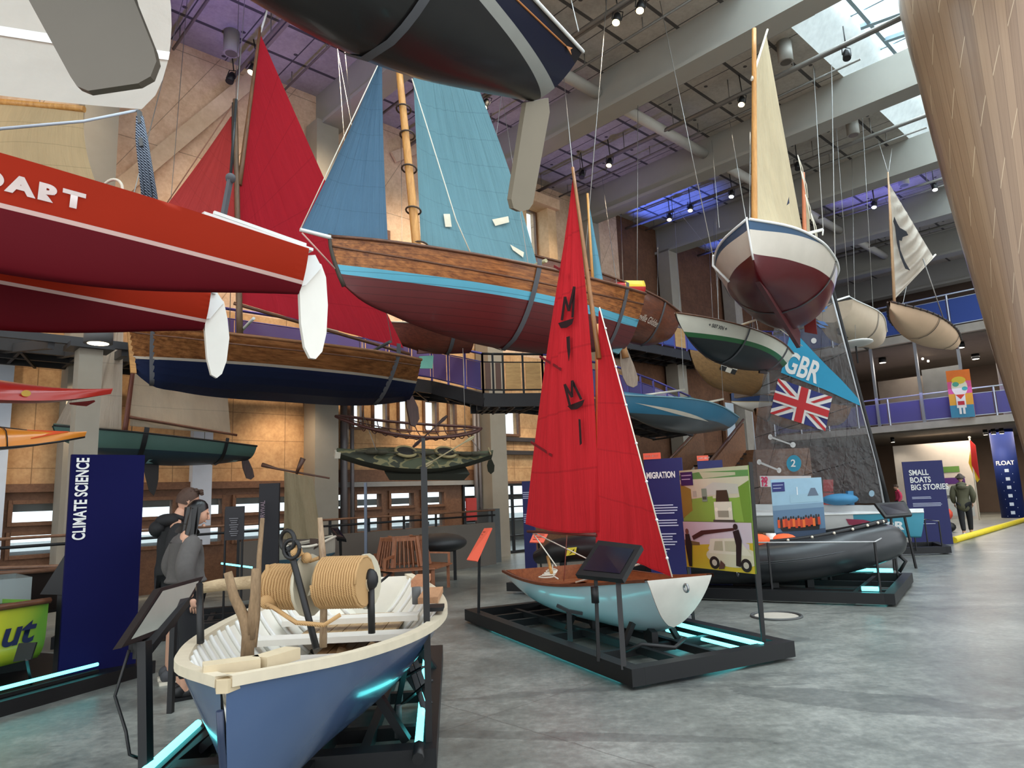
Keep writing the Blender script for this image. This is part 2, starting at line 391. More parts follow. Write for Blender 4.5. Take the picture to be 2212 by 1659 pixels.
def mat_floor():
    t=NT('polished_concrete'); v=t.coord('Object')
    n=t.noise(v,.6,9,.72); n2=t.noise(v,4.2,8,.8); n3=t.noise(v,18,4,.6)
    f=t.math('ADD',t.math('ADD',t.math('MULTIPLY',n,.5),t.math('MULTIPLY',n2,.32)),t.math('MULTIPLY',n3,.18))
    col=t.ramp(f,[(.36,lin((72,75,73))),(.5,lin((116,119,114))),(.63,lin((158,160,153)))])
    u,vv,z,h=hall(t)
    wob=t.math('MULTIPLY',t.math('SUBTRACT',n2,.5),.07)
    ln=t.math('MAXIMUM',lines(t,t.math('ADD',u,wob),4.9,.012,.7),lines(t,t.math('ADD',vv,wob),5.2,.012,1.6))
    col=t.mix(t.math('MULTIPLY',ln,.45),col,(.03,.03,.03,1))
    # worn pale flecks and dark drag marks
    fl=t.math('GREATER_THAN',t.noise(v,26,5,.7),.69); col=t.mix(t.math('MULTIPLY',fl,.35),col,lin((190,192,188)))
    st=t.coord('Object',(.22,1.5,1),(0,0,.5)); dk=t.noise(st,1.0,5,.6); col=t.mix(t.math('MULTIPLY',t.math('GREATER_THAN',dk,.63),.28),col,lin((52,55,58)))
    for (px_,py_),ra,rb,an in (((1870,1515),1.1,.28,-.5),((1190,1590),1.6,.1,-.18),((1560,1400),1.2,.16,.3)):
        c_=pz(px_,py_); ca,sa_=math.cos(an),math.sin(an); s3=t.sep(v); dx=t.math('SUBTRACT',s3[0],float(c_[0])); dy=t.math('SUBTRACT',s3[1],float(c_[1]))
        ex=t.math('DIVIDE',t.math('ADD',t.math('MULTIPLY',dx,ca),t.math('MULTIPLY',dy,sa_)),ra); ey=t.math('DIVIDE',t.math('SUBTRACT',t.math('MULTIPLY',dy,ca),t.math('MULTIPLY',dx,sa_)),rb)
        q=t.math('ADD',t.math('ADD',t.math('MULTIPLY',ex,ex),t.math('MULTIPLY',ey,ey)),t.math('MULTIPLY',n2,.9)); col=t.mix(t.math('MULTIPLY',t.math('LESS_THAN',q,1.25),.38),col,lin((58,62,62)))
    rg=t.math('ADD',.2,t.math('MULTIPLY',n2,.28)); t.bump(n2,.05,.02)
    return t.fin(col,rg,0,.55)
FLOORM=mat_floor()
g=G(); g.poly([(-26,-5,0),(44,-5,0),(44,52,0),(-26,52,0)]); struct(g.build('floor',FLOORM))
CEILM=mat_ceiling(); PLY=mat_ply((222,180,132),(176,132,90),'warm_plywood'); PLYHI=mat_ply((238,208,178),(200,162,130),'pale_plywood',1.9,.62,.62)  # upper plywood is paler, with slanted seams
PLYSHADE=mat_ply((120,84,60),(84,56,40),'shaded_plywood',2.4,.9)  # same plywood, its lack of light put into a darker colour
BEAM=M((150,148,140),.75,0,.05,2); COLM=M((150,143,130),.8,0,.07,3); WOODF=wood((96,64,44),(128,90,64),(1,8,8),2.5,.6)
CONC=M((160,152,140),.85,0,.12,3)
g=G(); g.uvbox(5.95,15.7,-9,46,12.1,12.3); struct(g.build('ceiling',CEILM))
for i,v_ in enumerate((-1.8,3.2,8.2,13.2,18.2,23.2,28.2,33.2,38.2)):
    g=G(); g.uvbox(-1.,15.4,v_-.14,v_+.14,11.1,12.1); g.uvbox(-1.,15.4,v_-.3,v_+.3,11.02,11.12)
    struct(g.build('ceiling_beam',BEAM))
g=G()   # roof-light upstand and glazing
for k in range(9):
    v0=-6.7+5*k; v0=max(v0,-9)
g=G(); g.prism([uvz(5.95,-9,12.1),uvz(5.95,-9,13.1),uvz(5.25,-9,13.1),uvz(5.25,-9,12.98)],VA*45); g.uvbox(.9,1.1,-9,36,12.0,13.1)
struct(g.build('trim_1',M((226,228,226),.6,0,.12,6)))
g=G()
for k in range(46): g.uvbox(1.1,5.3,-9+k,-9+k+.05,12.95,13.1)
for uu in (2.1,3.1,4.1): g.uvbox(uu,uu+.05,-9,36,12.97,13.07)
for k in range(9):
    for j in range(4):
        a=uvz(5.2-j*.2,-7.6+5*k+j*1.05,12.8); b=uvz(2.0-j*.1,-6.9+5*k+j*1.05,12.8); g.bar(a,b,.13,.1)
for uu in (4.95,): g.uvbox(uu,uu+.09,-9,36,12.78,12.92)
fr=struct(g.build('window_1',M((150,170,180),.5,.2,.04)))
g=G(); g.poly([uvz(1.1,-9,13.02),uvz(5.3,-9,13.02),uvz(5.3,36,13.02),uvz(1.1,36,13.02)]); g.build('pane',glassy((235,248,252),.92),fr)
# ---- left wall with its windows
holes=[]
def vpx(px,py): return float(pl(px,py,UA,15.4)@VA)
for a,b in ((752,780),(805,835),(860,884),(915,942),(968,981),(1027,1060),(1086,1117)): holes.append((vpx(a,890),vpx(b,890),3.5,4.32,'w'))
cols_v=[-1.8,3.1,8.05,13.45,18.3,23.2,28.1]
for k in range(-3,13):
    v0=k+.18; v1=k+.92
    if any(abs((v0+v1)/2-c)<.42 for c in cols_v): continue
    if v1>12.6: continue
    holes.append((v0,v1,1.5,1.86,'g')); holes.append((v0,v1,.92,1.3,'g'))
holes.append((12.62,15.15,.06,1.98,'d')); 
UW=(vpx(1116,520),vpx(1157,520),9.3,11.0); holes.append(UW+('u',))
def wall_cells(u0,u1,v0,v1,z0,z1,hs,mat,name):
    vs=sorted({v0,v1}|{x for h in hs for x in h[:2] if v0<x<v1}); zs=sorted({z0,z1}|{x for h in hs for x in h[2:4] if z0<x<z1}); g=G()
    for i in range(len(vs)-1):
        j=0
        while j<len(zs)-1:
            vm=(vs[i]+vs[i+1])/2
            def hole(k): zm=(zs[k]+zs[k+1])/2; return any(h[0]<vm<h[1] and h[2]<zm<h[3] for h in hs)
            if hole(j): j+=1; continue
            k=j
            while k<len(zs)-1 and not hole(k): k+=1
            g.uvbox(u0,u1,vs[i],vs[i+1],zs[j],zs[k]); j=k
    return struct(g.build(name,mat))
wall_cells(15.4,15.6,-10,20.5,2.1,6.,holes,PLY,'wall_left')
wall_cells(15.4,15.6,-10,20.5,0,2.1,holes,WOODF,'wall_left_base')
wall_cells(15.4,15.6,-10,20.5,6.,12.1,holes,PLYHI,'wall_left_upper')
wall_cells(15.4,15.6,20.5,45,0,12.1,[],PLYSHADE,'wall_far_left')
wn=2
for h in holes:
    g=G(); v0,v1,z0,z1=h[:4]; e=.05
    for a in ((v0-e,v0+.02,z0-e,z1+e),(v1-.02,v1+e,z0-e,z1+e),(v0,v1,z0-e,z0+.02),(v0,v1,z1-.02,z1+e)): g.uvbox(15.34,15.44,*a)
    if h[4]=='d':
        for q in range(1,4): g.uvbox(15.38,15.46,v0+(v1-v0)*q/4-.03,v0+(v1-v0)*q/4+.03,z0,z1)
        for q in (.5,1.0,1.35,1.68): g.uvbox(15.38,15.46,v0,v1,q-.02,q+.02)
        f=struct(g.build('door_1',BLACK))
    else: f=struct(g.build('window_%d'%wn,wood((92,62,42),(120,84,58)) if h[4]!='g' else WOODF)); wn+=1
    g=G(); g.poly([uvz(15.48,v0,z0),uvz(15.48,v1,z0),uvz(15.48,v1,z1),uvz(15.48,v0,z1)]); g.build('pane',glassy((225,240,245),.9),f)
# world outside the windows: quay and a grey building opposite
g=G(); g.uvbox(16.0,60,-30,60,-.3,-.1); struct(g.build('outside_quay',M((150,152,150),.9)))
g=G(); g.uvbox(20,22,-14,11.3,1.75,4.); g.uvbox(20,22,-14,30,-.1,.75); g.uvbox(20,22,11.3,30,1.55,1.75)
struct(g.build('outside_building',M((70,74,76),.9,0,.2,1)))
# bands, battens, columns, pale strips of the left wall
g=G(); g.uvbox(15.3,15.4,-10,7.7,2.05,2.2); g.uvbox(15.32,15.4,8.6,13,2.15,2.45); struct(g.build('trim_2',WOODF))
g=G(); g.uvbox(15.25,15.42,8.5,13.2,2.02,2.14); struct(g.build('trim_3',M((150,146,140),.5)))
a,b=pl(232,430,UA,15.3),pl(545,170,UA,15.3); g=G(); g.bar(a,b,.34,.08,up=UA); struct(g.build('trim_4',wood((200,168,134),(228,200,168),(1,1,1),2,.7)))
a,b=pl(850,340,UA,15.3),pl(1000,280,UA,15.3); g=G(); g.bar(a,b,.3,.08,up=UA); struct(g.build('trim_5',wood((200,168,134),(228,200,168),(1,1,1),2,.7)))
g=G()
for c in (1.85,5.42): g.uvbox(15.2,15.4,c-.2,c+.2,.9,7.)
struct(g.build('trim_6',M((206,214,226),.6,0,.05)))
for i,c in enumerate(cols_v):
    g=G(); g.uvbox(14.75,15.3,c-.3,c+.3,0,11.1); struct(g.build('wall_column',COLM if i<6 else CONC))
# grey pipes and the window box high on the wall beside the middle columns
for dv,r_,lb in ((8.5,.06,'thin grey service pipe left of the camouflaged kayak tip'),(8.72,.09,'thick grey service pipe at the left tip of the camouflaged kayak'),(8.95,.05,'thin grey service pipe just right of the thick one by the camouflaged kayak'),(12.9,.06,'grey service pipe beside the concrete column, behind the black board'),(13.05,.05,'second grey pipe beside the concrete column')):
    g=G(); g.tube([uvz(15.15,dv,.02),uvz(15.15,dv,4.3)],r_,8); tag(g.build('service_pipe',M((118,112,112),.5,.3)),lb,'pipe','service pipes on the wall')
for zz,lb in ((2.95,'lower dark pipe along the wall right of the concrete column'),(3.35,'upper dark pipe along the wall right of the concrete column')):
    g=G(); g.uvbox(15.25,15.4,13.8,18.,zz-.06,zz+.06); tag(g.build('wall_pipe',M((60,56,56),.5,.3)),lb,'pipe')
g=G(); g.uvbox(14.9,15.4,UW[0]-1.3,UW[0]-.25,10.1,11.0); g.uvbox(14.85,15.4,UW[0]-.3,UW[0]-.05,8.9,11.1); g.uvbox(14.85,15.4,UW[1]+.05,UW[1]+.45,8.2,11.1); g.uvbox(14.7,15.4,UW[0]-.4,UW[1]+.5,11.0,11.35)
struct(g.build('trim_7',wood((196,158,116),(226,192,150),(1,1,1),2,.6)))
g=G(); g.uvbox(15.25,15.42,9.0,10.2,7.6,8.9); struct(g.build('window_40',wood((70,40,28),(110,66,44))))
# free-standing grey column carrying the ramp, with its bracket
cc_=at(184,900,10.6)*A3(1,1,0); g=G(); g.uvbox(cc_@UA-.16,cc_@UA+.16,cc_@VA-.16,cc_@VA+.16,0,4.12); struct(g.build('ramp_column',COLM))
g=G(); g.uvbox(cc_@UA-.25,cc_@UA+.25,cc_@VA-.3,cc_@VA+.3,4.12,4.2)
for k in (-1,0,1): g.bar(cc_+VA*k*.5+ZA*4.16,uvz(14.8,cc_@VA+k*.9,4.5),.09,.14)
g.bar(cc_-VA*1.2+ZA*4.25,cc_+VA*1.2+ZA*4.25,.08,.12); struct(g.build('ramp_bracket',M((60,60,62),.6,.2)))
# ---- ducts, conduits and ceiling sprinkler rails
DUCT=M((196,192,184),.5,0,.04)
for k in range(6):
    v0=[8.4,13.4,18.4,23.4,28.4,3.4][k]; g=G(); g.tube([uvz(10.1,v0,11.62),uvz(10.1,v0+4.6,11.62)],.15,12)
    if k in (0,):  g.tube([uvz(10.1,v0-.2,11.62),uvz(10.1,v0,11.62)],.15,12)
    tag(g.build('ceiling_duct',DUCT),'round white air duct length in the %s bay of the roof'%['first','second','third','fourth','fifth','nearest'][k],'duct','round white ceiling ducts')
RAILM=M((120,116,110),.5,.3)
for i,v_ in enumerate((3.2,8.2,13.2,18.2,23.2,28.2)):
    for j,(dv,z_,wd) in enumerate(((1.3,11.75,.035),(2.6,11.55,.05),(3.9,11.8,.03))):
        g=G(); g.tube([uvz(5.2 if j!=1 else 1.5,v_+dv,z_),uvz(15.2,v_+dv,z_)],wd,6)
        if j==1: g.bar(uvz(1.5,v_+dv+.12,z_+.05),uvz(14.6,v_+dv+.12,z_+.05),.07,.09)
        for q in range(6): g.tube([uvz(6.3+1.7*q,v_+dv,z_),uvz(6.3+1.7*q,v_+dv,12.1)],.012,5)
        tag(g.build('ceiling_rail',RAILM),'thin grey %s running along the ceiling between the %s and next roof beam'%(['conduit','lighting rail','sprinkler pipe'][j],['nearest','second','third','fourth','fifth','farthest'][i]),'ceiling rail','rails under the ceiling')
# ---- planked wall leaning out on the right
def mat_planks():
    t=NT('leaning_planks'); s=t.sep(t.coord('UV')); x=t.math('MULTIPLY',s[0],26.); fl=t.math('FLOOR',x)
    wn_=t.nd('ShaderNodeTexWhiteNoise',noise_dimensions='1D'); t.l.new(fl,wn_.inputs['W'])
    g1=t.coord('UV',(130,5,1)); n=t.noise(g1,1.,5,.6)
    col=t.ramp(t.math('ADD',t.math('MULTIPLY',wn_.outputs[0],.45),t.math('MULTIPLY',n,.55)),[(.2,lin((116,90,70))),(.8,lin((156,128,102)))])
    ln=t.math('LESS_THAN',t.math('FRACT',x),.05); col=t.mix(t.math('MULTIPLY',ln,.6),col,lin((78,54,38)))
    dg=t.math('FRACT',t.math('ADD',t.math('MULTIPLY',s[1],3.2),t.math('MULTIPLY',fl,.37))); d2=t.math('MULTIPLY',t.math('FRACT',x),.16)
    sl=t.math('LESS_THAN',t.math('ABSOLUTE',t.math('SUBTRACT',dg,t.math('ADD',.3,d2))),.006); col=t.mix(t.math('MULTIPLY',sl,.5),col,lin((226,204,170)))
    return t.fin(col,.32,0,.5)
edge=[(1930,-60),(1945,40),(1960,100),(1985,190),(2010,290),(2050,440),(2100,610),(2150,780),(2190,905),(2218,1000)]
AXP=at(2262,1030,12.6)*A3(1,1,0); prof=[]
for x,y in edge:
    d=ray(x,y); hd=d*A3(1,1,0); ln=float(np.linalg.norm(hd)); hd=hd/ln; t=float(AXP@hd); prof.append((1.6+d[2]/ln*t,float(np.linalg.norm(AXP-hd*t))))
prof=sorted(prof); prof.append((12.4,prof[-1][1]+(12.4-prof[-1][0])*(prof[-1][1]-prof[-2][1])/(prof[-1][0]-prof[-2][0]))) if prof[-1][0]<12.4 else None; a0_=math.atan2(-AXP[1],-AXP[0])
def wallfn(a,b):
    z=prof[0][0]+(prof[-1][0]-prof[0][0])*b; r_=float(np.interp(z,[p[0] for p in prof],[p[1] for p in prof])); an=a0_+(a-.5)*4.0
    return AXP+A3(math.cos(an)*r_,math.sin(an)*r_,z)
g=G(); g.grid(wallfn,72,28)
wr_=struct(g.build('wall_right',mat_planks())); md=wr_.modifiers.new('thickness','SOLIDIFY'); md.thickness=.2; md.offset=-1
# ---- gallery floors at the far end
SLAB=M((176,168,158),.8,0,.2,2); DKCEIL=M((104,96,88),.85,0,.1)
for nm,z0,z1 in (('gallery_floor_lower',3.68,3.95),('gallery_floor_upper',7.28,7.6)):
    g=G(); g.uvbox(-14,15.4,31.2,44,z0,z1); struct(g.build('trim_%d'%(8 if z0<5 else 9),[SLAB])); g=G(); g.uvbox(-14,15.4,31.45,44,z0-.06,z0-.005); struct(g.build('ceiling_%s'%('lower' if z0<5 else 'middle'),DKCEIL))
g=G(); g.uvbox(-14,15.4,41.,41.3,0,12.1); struct(g.build('wall_far',M((92,76,64),.8,0,.2,1.)))
RAILS=M((170,176,184),.35,.7,.03); BLUEG=glassy((140,136,205),.6,.14,'tinted_glass'); BLUEG2=glassy((96,124,205),.5,.14,'tinted_glass')
def balustrade(P,zf,label,glassm,postm=RAILS,n=2,h=1.12,group=None,backs=None):
    """P: list of floor points along the edge"""
    r=thing('balustrade',label,'railing',P[0]+ZA*zf,group=group)
    for i in range(len(P)-1):
        a,b=P[i]+ZA*zf,P[i+1]+ZA*zf; g=G(); g.tube([a+ZA*h,b+ZA*h],.03,8); g.build('handrail',postm,r)
        g=G(); g.tube([a+ZA*(h-.2),b+ZA*(h-.2)],.015,6); g.build('middle_rail',postm,r); g=G(); g.tube([a+ZA*.08,b+ZA*.08],.02,6); g.build('lower_rail',postm,r)
        for k in range(n):
            p=a+(b-a)*(k/n); q=a+(b-a)*((k+1)/n); d=nrm(b-a)
            g=G(); g.bar(p,p+ZA*h,.05,.05); g.build('post',postm,r)
            g=G(); g.hexa([p+d*.06+ZA*.1,q-d*.06+ZA*.1,q-d*.06+ZA*.1+np.cross(d,ZA)*.015,p+d*.06+ZA*.1+np.cross(d,ZA)*.015,p+d*.06+ZA*(h-.22),q-d*.06+ZA*(h-.22),q-d*.06+ZA*(h-.22)+np.cross(d,ZA)*.015,p+d*.06+ZA*(h-.22)+np.cross(d,ZA)*.015])
            g.build('glass_panel',(backs or {}).get((i,k),glassm),r)
    g=G(); g.bar(P[-1]+ZA*zf,P[-1]+ZA*(zf+h),.05,.05); g.build('post',postm,r)
    return r
balustrade([uvz(15.2,31.3),uvz(5.2,31.3)],3.95,'long violet-lit glass balustrade along the lower gallery behind the clear sail','railing' and BLUEG,n=8)
balustrade([uvz(15.2,31.3),uvz(4.5,31.3)],7.6,'long blue-lit glass balustrade along the upper gallery under the roof','x' and BLUEG2,n=7,h=1.32)
for k,uu in enumerate((13.0,10.6,8.9,7.4)):
    g=G(); g.uvbox(uu-.05,uu+.05,31.2,31.3,3.95,7.28); tag(g.build('gallery_mullion',RAILS),'slim steel post of the lower gallery, %s from the white round column'%['fourth','third','second','nearest'][k],'post','slim gallery posts')
g=G(); g.tube([uvz(6.1,32.4,3.95),uvz(6.1,32.4,7.3)],.36,20); struct(g.build('wall_column_round',M((206,202,192),.6,0,.04)))
g=G(); p=pz(2190,1118,0); g.tube([p,p+ZA*3.7],.42,24); struct_c=g.build('trim_10',M((20,38,96),.6,0,.04,spec=.2)); struct(struct_c); FLOATC=p
tdir=nrm(np.cross(ZA,p-EYE)*A3(1,1,0)); n_=-nrm((p-EYE)*A3(1,1,0))
fm=lambda x,y: p+n_*.425*math.cos(x/.42)+(-tdir)*.425*math.sin(x/.42)+ZA*y
text(struct_c,'FLOAT',lambda x,y:fm(x-.03,y+2.15),WHITE,.235,.95,.006,align='CENTER')
g=G()
for k in range(6):
    zc=1.85-k*.34
    for a,b in ((-.07,.07),): g.poly([fm(a,zc),fm(b,zc),fm(b,zc+.13),fm(a,zc+.13)]); g.poly([fm(-.2,zc-.09),fm(.2,zc-.09),fm(.2,zc-.06),fm(-.2,zc-.06)])
g.build('column_pictograms',M((190,205,225),.5),struct_c)
# displays in the galleries
g=G(); g.uvbox(12.4,10.3,37,37.1,4.2,6.6); tag(g.build('display_wall',M((104,96,88),.8,0,.2,2)),'dim beige display wall inside the lower gallery','display wall')
g=G(); g.uvbox(10.25,8.7,36.5,36.6,4.2,6.8); tag(g.build('display_wall',M((78,80,80),.8,0,.2,2)),'grey display wall inside the lower gallery beside the beige one','display wall')
# orange poster with a simple figure, hung on the lower gallery
a=pl(2043,802,VA,31.1); b=pl(2094,797,VA,31.1); c=pl(2056,903,VA,31.1); ex=(b-a); ey=(c-a)
r=thing('poster_banner','tall orange and pink poster of a simple cartoon figure on the lower gallery rail','poster',a)
def pm(x,y): return a+ex*x+ey*y-VA*.01
def clip01(P):
    for ax_,lim,sg in ((0,0,1),(0,1,-1),(1,0,1),(1,1,-1)):
        out=[]
        for i in range(len(P)):
            p,q=P[i],P[(i+1)%len(P)]; a=(p[ax_]-lim)*sg; b=(q[ax_]-lim)*sg
            if a>=0: out.append(p)
            if a*b<0: t=a/(a-b); out.append((p[0]+(q[0]-p[0])*t,p[1]+(q[1]-p[1])*t))
        P=out
        if not P: return P
    return P
def decal(parent,name,mapf,items,lift,nrmv,clip=False):
    g=G(); mats=[]
    for k,(pts,c) in enumerate(items):
        if clip: pts=clip01(list(pts))
        if len(pts)<3: continue
        m=c if not isinstance(c,tuple) else M(c,.6,0,.04)
        if m not in mats: mats.append(m)
        off=np.asarray(nrmv)*lift*(k+1); P=[mapf(x,y)+off for x,y in pts]
        g.poly(P,mats.index(m))
    return g.build(name,mats,parent)
def R(x0,y0,x1,y1): return [(x0,y0),(x1,y0),(x1,y1),(x0,y1)]
def EL(cx,cy,rx,ry,n=18,a0=0,a1=6.2832): return [(cx+rx*math.cos(a0+(a1-a0)*i/n),cy+ry*math.sin(a0+(a1-a0)*i/n)) for i in range(n)]
g=G(); g.hexa([pm(0,0),pm(1,0),pm(1,1),pm(0,1)]+[pm(0,0)-VA*.02,pm(1,0)-VA*.02,pm(1,1)-VA*.02,pm(0,1)-VA*.02]); g.build('board',M((236,122,48),.6),r)
decal(r,'printed_figure',lambda x,y:pm(x,y)-VA*.022,[(R(0,.24,1,.5),(226,96,150)),(R(0,.5,1,.74),(236,170,60)),(R(0,.74,1,1),(70,140,170)),(EL(.5,.36,.34,.2),(240,232,210)),(EL(.5,.22,.3,.08),(232,196,66)),(EL(.36,.3,.14,.05),(90,170,150)),(EL(.72,.4,.12,.04),(70,170,160)),(R(.3,.52,.7,.8),(240,236,228)),([(.3,.52),(.7,.52),(.5,.62)],(220,70,50)),(R(.36,.66,.64,.74),(200,50,60)),(R(.38,.8,.48,.93),(236,232,225)),(R(.54,.8,.64,.93),(236,232,225))],.004,-VA)
# lamps of the galleries
def downlight(p,label,r_=.16,grp='gallery downlights',pw=40,col=(1,.9,.75)):
    r=thing('downlight',label,'ceiling light',p,group=grp); g=G(); g.tube([p,p-ZA*.22],[r_*.9,r_],14); g.build('housing',STEEL,r)
    g=G(); g.tube([p-ZA*.221,p-ZA*.225],r_*.8,14); g.build('lens',glow((255,240,215),7),r)
    if pw: lamp('downlight_glow','SPOT',p-ZA*.3,pw,col,.1,p-ZA*3,120,.8)
for px,py,t_ in ((2074,745,'lower gallery downlight below the lateen-sailed canoe'),(2107,770,'lower gallery downlight nearest the white round column'),(1906,778,'lower gallery downlight just right of the clear sail')): downlight(pz(px,py,7.1)+ZA*.1,'round '+t_,.17,pw=60)
for px,py,t_ in ((1930,964,'ground floor downlight above the navy banner'),(2131,952,'ground floor downlight right of the lifeguard flag'),(2150,962,'ground floor downlight near the blue column'),(2168,962,'ground floor downlight right of the blue column')): downlight(pl(px,py,VA,34.)*A3(1,1,0)+ZA*3.62,'small '+t_,.09,pw=25)
for px,py in ((1979,768),(1993,775),(2005,780)):
    p=pz(px,py,6.95); g=G(); g.ball(p,.05,n=8); tag(g.build('track_spotlight',glow((255,235,200),8)),'tiny lit track spotlight on the lower gallery ceiling track','ceiling light','track spots in the gallery')
# ground floor: cream partition, flag, far wall text
a=uvz(11.3,34.6); b=uvz(8.3,34.5); g=G(); g.prism([a,b,b+VA*.25,a+VA*.25],ZA*3.25); wp=g.build('display_partition',M((206,198,188),.7,0,.05)); tag(wp,'tall cream partition wall behind the person in the olive coat','partition')
d_=nrm(b-a); pmap=lambda x,y:a+d_*x+ZA*y-VA*.02
g=G(); g.poly([pmap(1.1,1.95),pmap(2.55,1.95),pmap(2.55,2.2),pmap(1.1,2.2)]); g.poly([pmap(1.15,1.45),pmap(2.7,1.45),pmap(2.7,1.72),pmap(1.15,1.72)],1); g.poly([pmap(1.1,.1),pmap(2.9,.1),pmap(2.9,1.35),pmap(1.1,1.35)],2); g.build('printed_strips',[M((96,138,66),.6),M((86,48,120),.6),M((188,196,196),.6)],wp)
text(wp,'BE SAFE',lambda x,y:pmap(1.2+x,1.05+y)-VA*.02,M((50,60,66)),.2,1,.004); text(wp,'HAVE FUN',lambda x,y:pmap(1.2+x,.84+y)-VA*.02,M((50,60,66)),.2,1,.004)
fp=pl(2116,1120,VA,33.2); fp=fp*A3(1,1,0); r=thing('lifeguard_flag','red over yellow lifeguard flag hanging on a leaning white pole','flag',fp)
g=G(); ft=pl(2094,945,VA,33.2); g.tube([fp,ft],.03,8); g.ball(ft,.05,n=8); g.build('flagpole',OFFW,r)
fl=[pl(x,y,VA,33.15) for x,y in ((2095,950),(2107,962),(2116,1035),(2106,1040),(2099,1005))]
g=G(); g.prism(fl[:2]+[fl[2]]+[fl[4]],VA*.03); g.prism([fl[0]+(fl[4]-fl[0])*.3+VA*.04,fl[4]+VA*.04,fl[2]+VA*.04,pl(2111,1042,VA,33.2),pl(2101,1022,VA,33.2),pl(2092,1000,VA,33.2)],VA*.02,1); g.build('flag_cloth',[M((190,36,34),.8),M((236,196,46),.8)],r)
# ---- raised walkway on the left
def walk(P,Z,wd,name,th=.12):
    g=G()
    def eo(i,d): a=nrm((P[min(i+1,len(P)-1)]-P[max(i-1,0)])*A3(1,1,0)); return P[i]+np.cross(ZA,a)*d
    for i in range(len(P)-1):
        a,b,c,d=[p+ZA*z for p,z in ((P[i],Z[i]),(P[i+1],Z[i+1]),(eo(i+1,wd),Z[i+1]),(eo(i,wd),Z[i]))]
        g.prism([a-ZA*th,b-ZA*th,c-ZA*th,d-ZA*th],ZA*th)
        for off in (0.03,wd*.5,wd-.05): q=off/wd; g.bar(a*(1-q)+d*q-ZA*(th+.1),b*(1-q)+c*q-ZA*(th+.1),.08,.2)
        k=max(2,int(np.linalg.norm(b-a)/.8))
        for q in range(k): s_=(q+.5)/k; g.bar(a*(1-s_)+b*s_-ZA*(th+.12),d*(1-s_)+c*s_-ZA*(th+.12),.05,.14); g.bar(a*(1-s_)+b*s_-ZA*(th+.2),d*(1-min(1,s_+.5/k))+c*min(1,s_+.5/k)-ZA*(th+.2),.04,.05)
    struct(g.build(name,M((46,46,48),.6,.2,.1)))
    return [p+ZA*z for p,z in zip(P,Z)]
VIO=glassy((150,140,205),.68,.15,'violet_glass'); PLYP=wood((184,140,84),(214,172,110),(1,1,6),2,.55); VRAIL=M((84,78,150),.4,.4)
WKA=walk([uvz(13.7,-6),uvz(13.7,4),uvz(13.7,8.4),A3(-1.98,17.1,0),A3(-.68,16.25,0)],[4.62,4.62,4.62,4.55,4.06],1.35,'walkway_ramp')
WKB=walk([A3(-.68,16.25,0),A3(-.2,16.4,0),A3(.75,16.6,0),A3(2.6,17.8,0),A3(4.,19.6,0),A3(5.6,21.9,0)],[4.06,4.06,4.06,3.95,3.8,3.6],1.35,'walkway_deck')
WKC=walk([uvz(14.0,18.5),uvz(14.0,24),uvz(13.6,30.9)],[6.75,6.75,7.5],1.3,'walkway_upper')
balustrade(WKA[1:],0,'violet-lit glass balustrade of the raised ramp behind the wooden boats','x' and VIO,VRAIL,n=3,h=.95)
balustrade(WKB[:3],0,'plywood-panelled stretch of the walkway balustrade behind the red dinghy sail','x' and PLYP,STEEL,n=2,h=.95,backs={(0,0):M((96,68,56),.6),(0,1):M((96,68,56),.6)})
balustrade(WKB[2:],0,'dark far stretch of the walkway balustrade above the teal dinghy','x' and VIO,VRAIL,n=3,h=.95)
balustrade(WKC,0,'blue-glass balustrade of the upper walkway behind the white and green boat','x' and BLUEG2,VRAIL,n=7,h=1.05,backs={(0,4):PLYP})
# flight of stairs at the far end
sa=at(1496,1042,20.5); sb=at(1606,905,24.5); r=thing('staircase','timber sided staircase climbing to the walkway behind the clear sail','staircase',sa*A3(1,1,0))
sd=nrm(np.cross(ZA,sb-sa))*1.5; WB=wood((96,62,40),(140,96,64),(1,6,6),2,.5)
for nm,off in (('side_panel',0),('side_panel',1)):
    g=G(); g.prism([sa+sd*off-ZA*1.1,sb+sd*off-ZA*1.1,sb+sd*off-ZA*.15,sa+sd*off-ZA*.15],nrm(sd)*.06); g.build(nm,WB,r)
    g=G(); g.tube([sa+sd*off-ZA*.02,sb+sd*off-ZA*.02],.04,8); g.build('handrail',wood((70,44,30),(100,66,44)),r)
g=G()
for k in range(13):
    q=sa+(sb-sa)*((k+.5)/13)-ZA*1.15; d=nrm((sb-sa)*A3(1,1,0)); g.box(q+sd/2,d*.17,sd/2,ZA*.03); 
g.build('treads',STEEL,r)
g=G(); q=at(1640,1012,24.)*A3(1,1,0); g.prism([sb*A3(1,1,0)-sd*.2,sb*A3(1,1,0)+A3(2.2,0,0),sb*A3(1,1,0)+A3(2.2,0,0)+sd*1.2,sb*A3(1,1,0)+sd*1.2],ZA*(sb[2]-1.1)); struct(g.build('trim_11',WB))
for k,(x0,x1) in enumerate(((1560,1590),(1600,1630))):
    a=pl(x0,895,UA,15.3);b=pl(x1,975,UA,15.3); g=G(); va,vb=a@VA,b@VA; g.uvbox(15.2,15.36,va,vb,b[2]-.8,a[2]+.6); f=struct(g.build('window_%d'%(50+k),WOODF)); g=G(); g.uvbox(15.17,15.2,va+.1,vb-.1,b[2]-.7,a[2]+.5); g.build('pane',M((200,212,220),.15,0,.1,2),f)
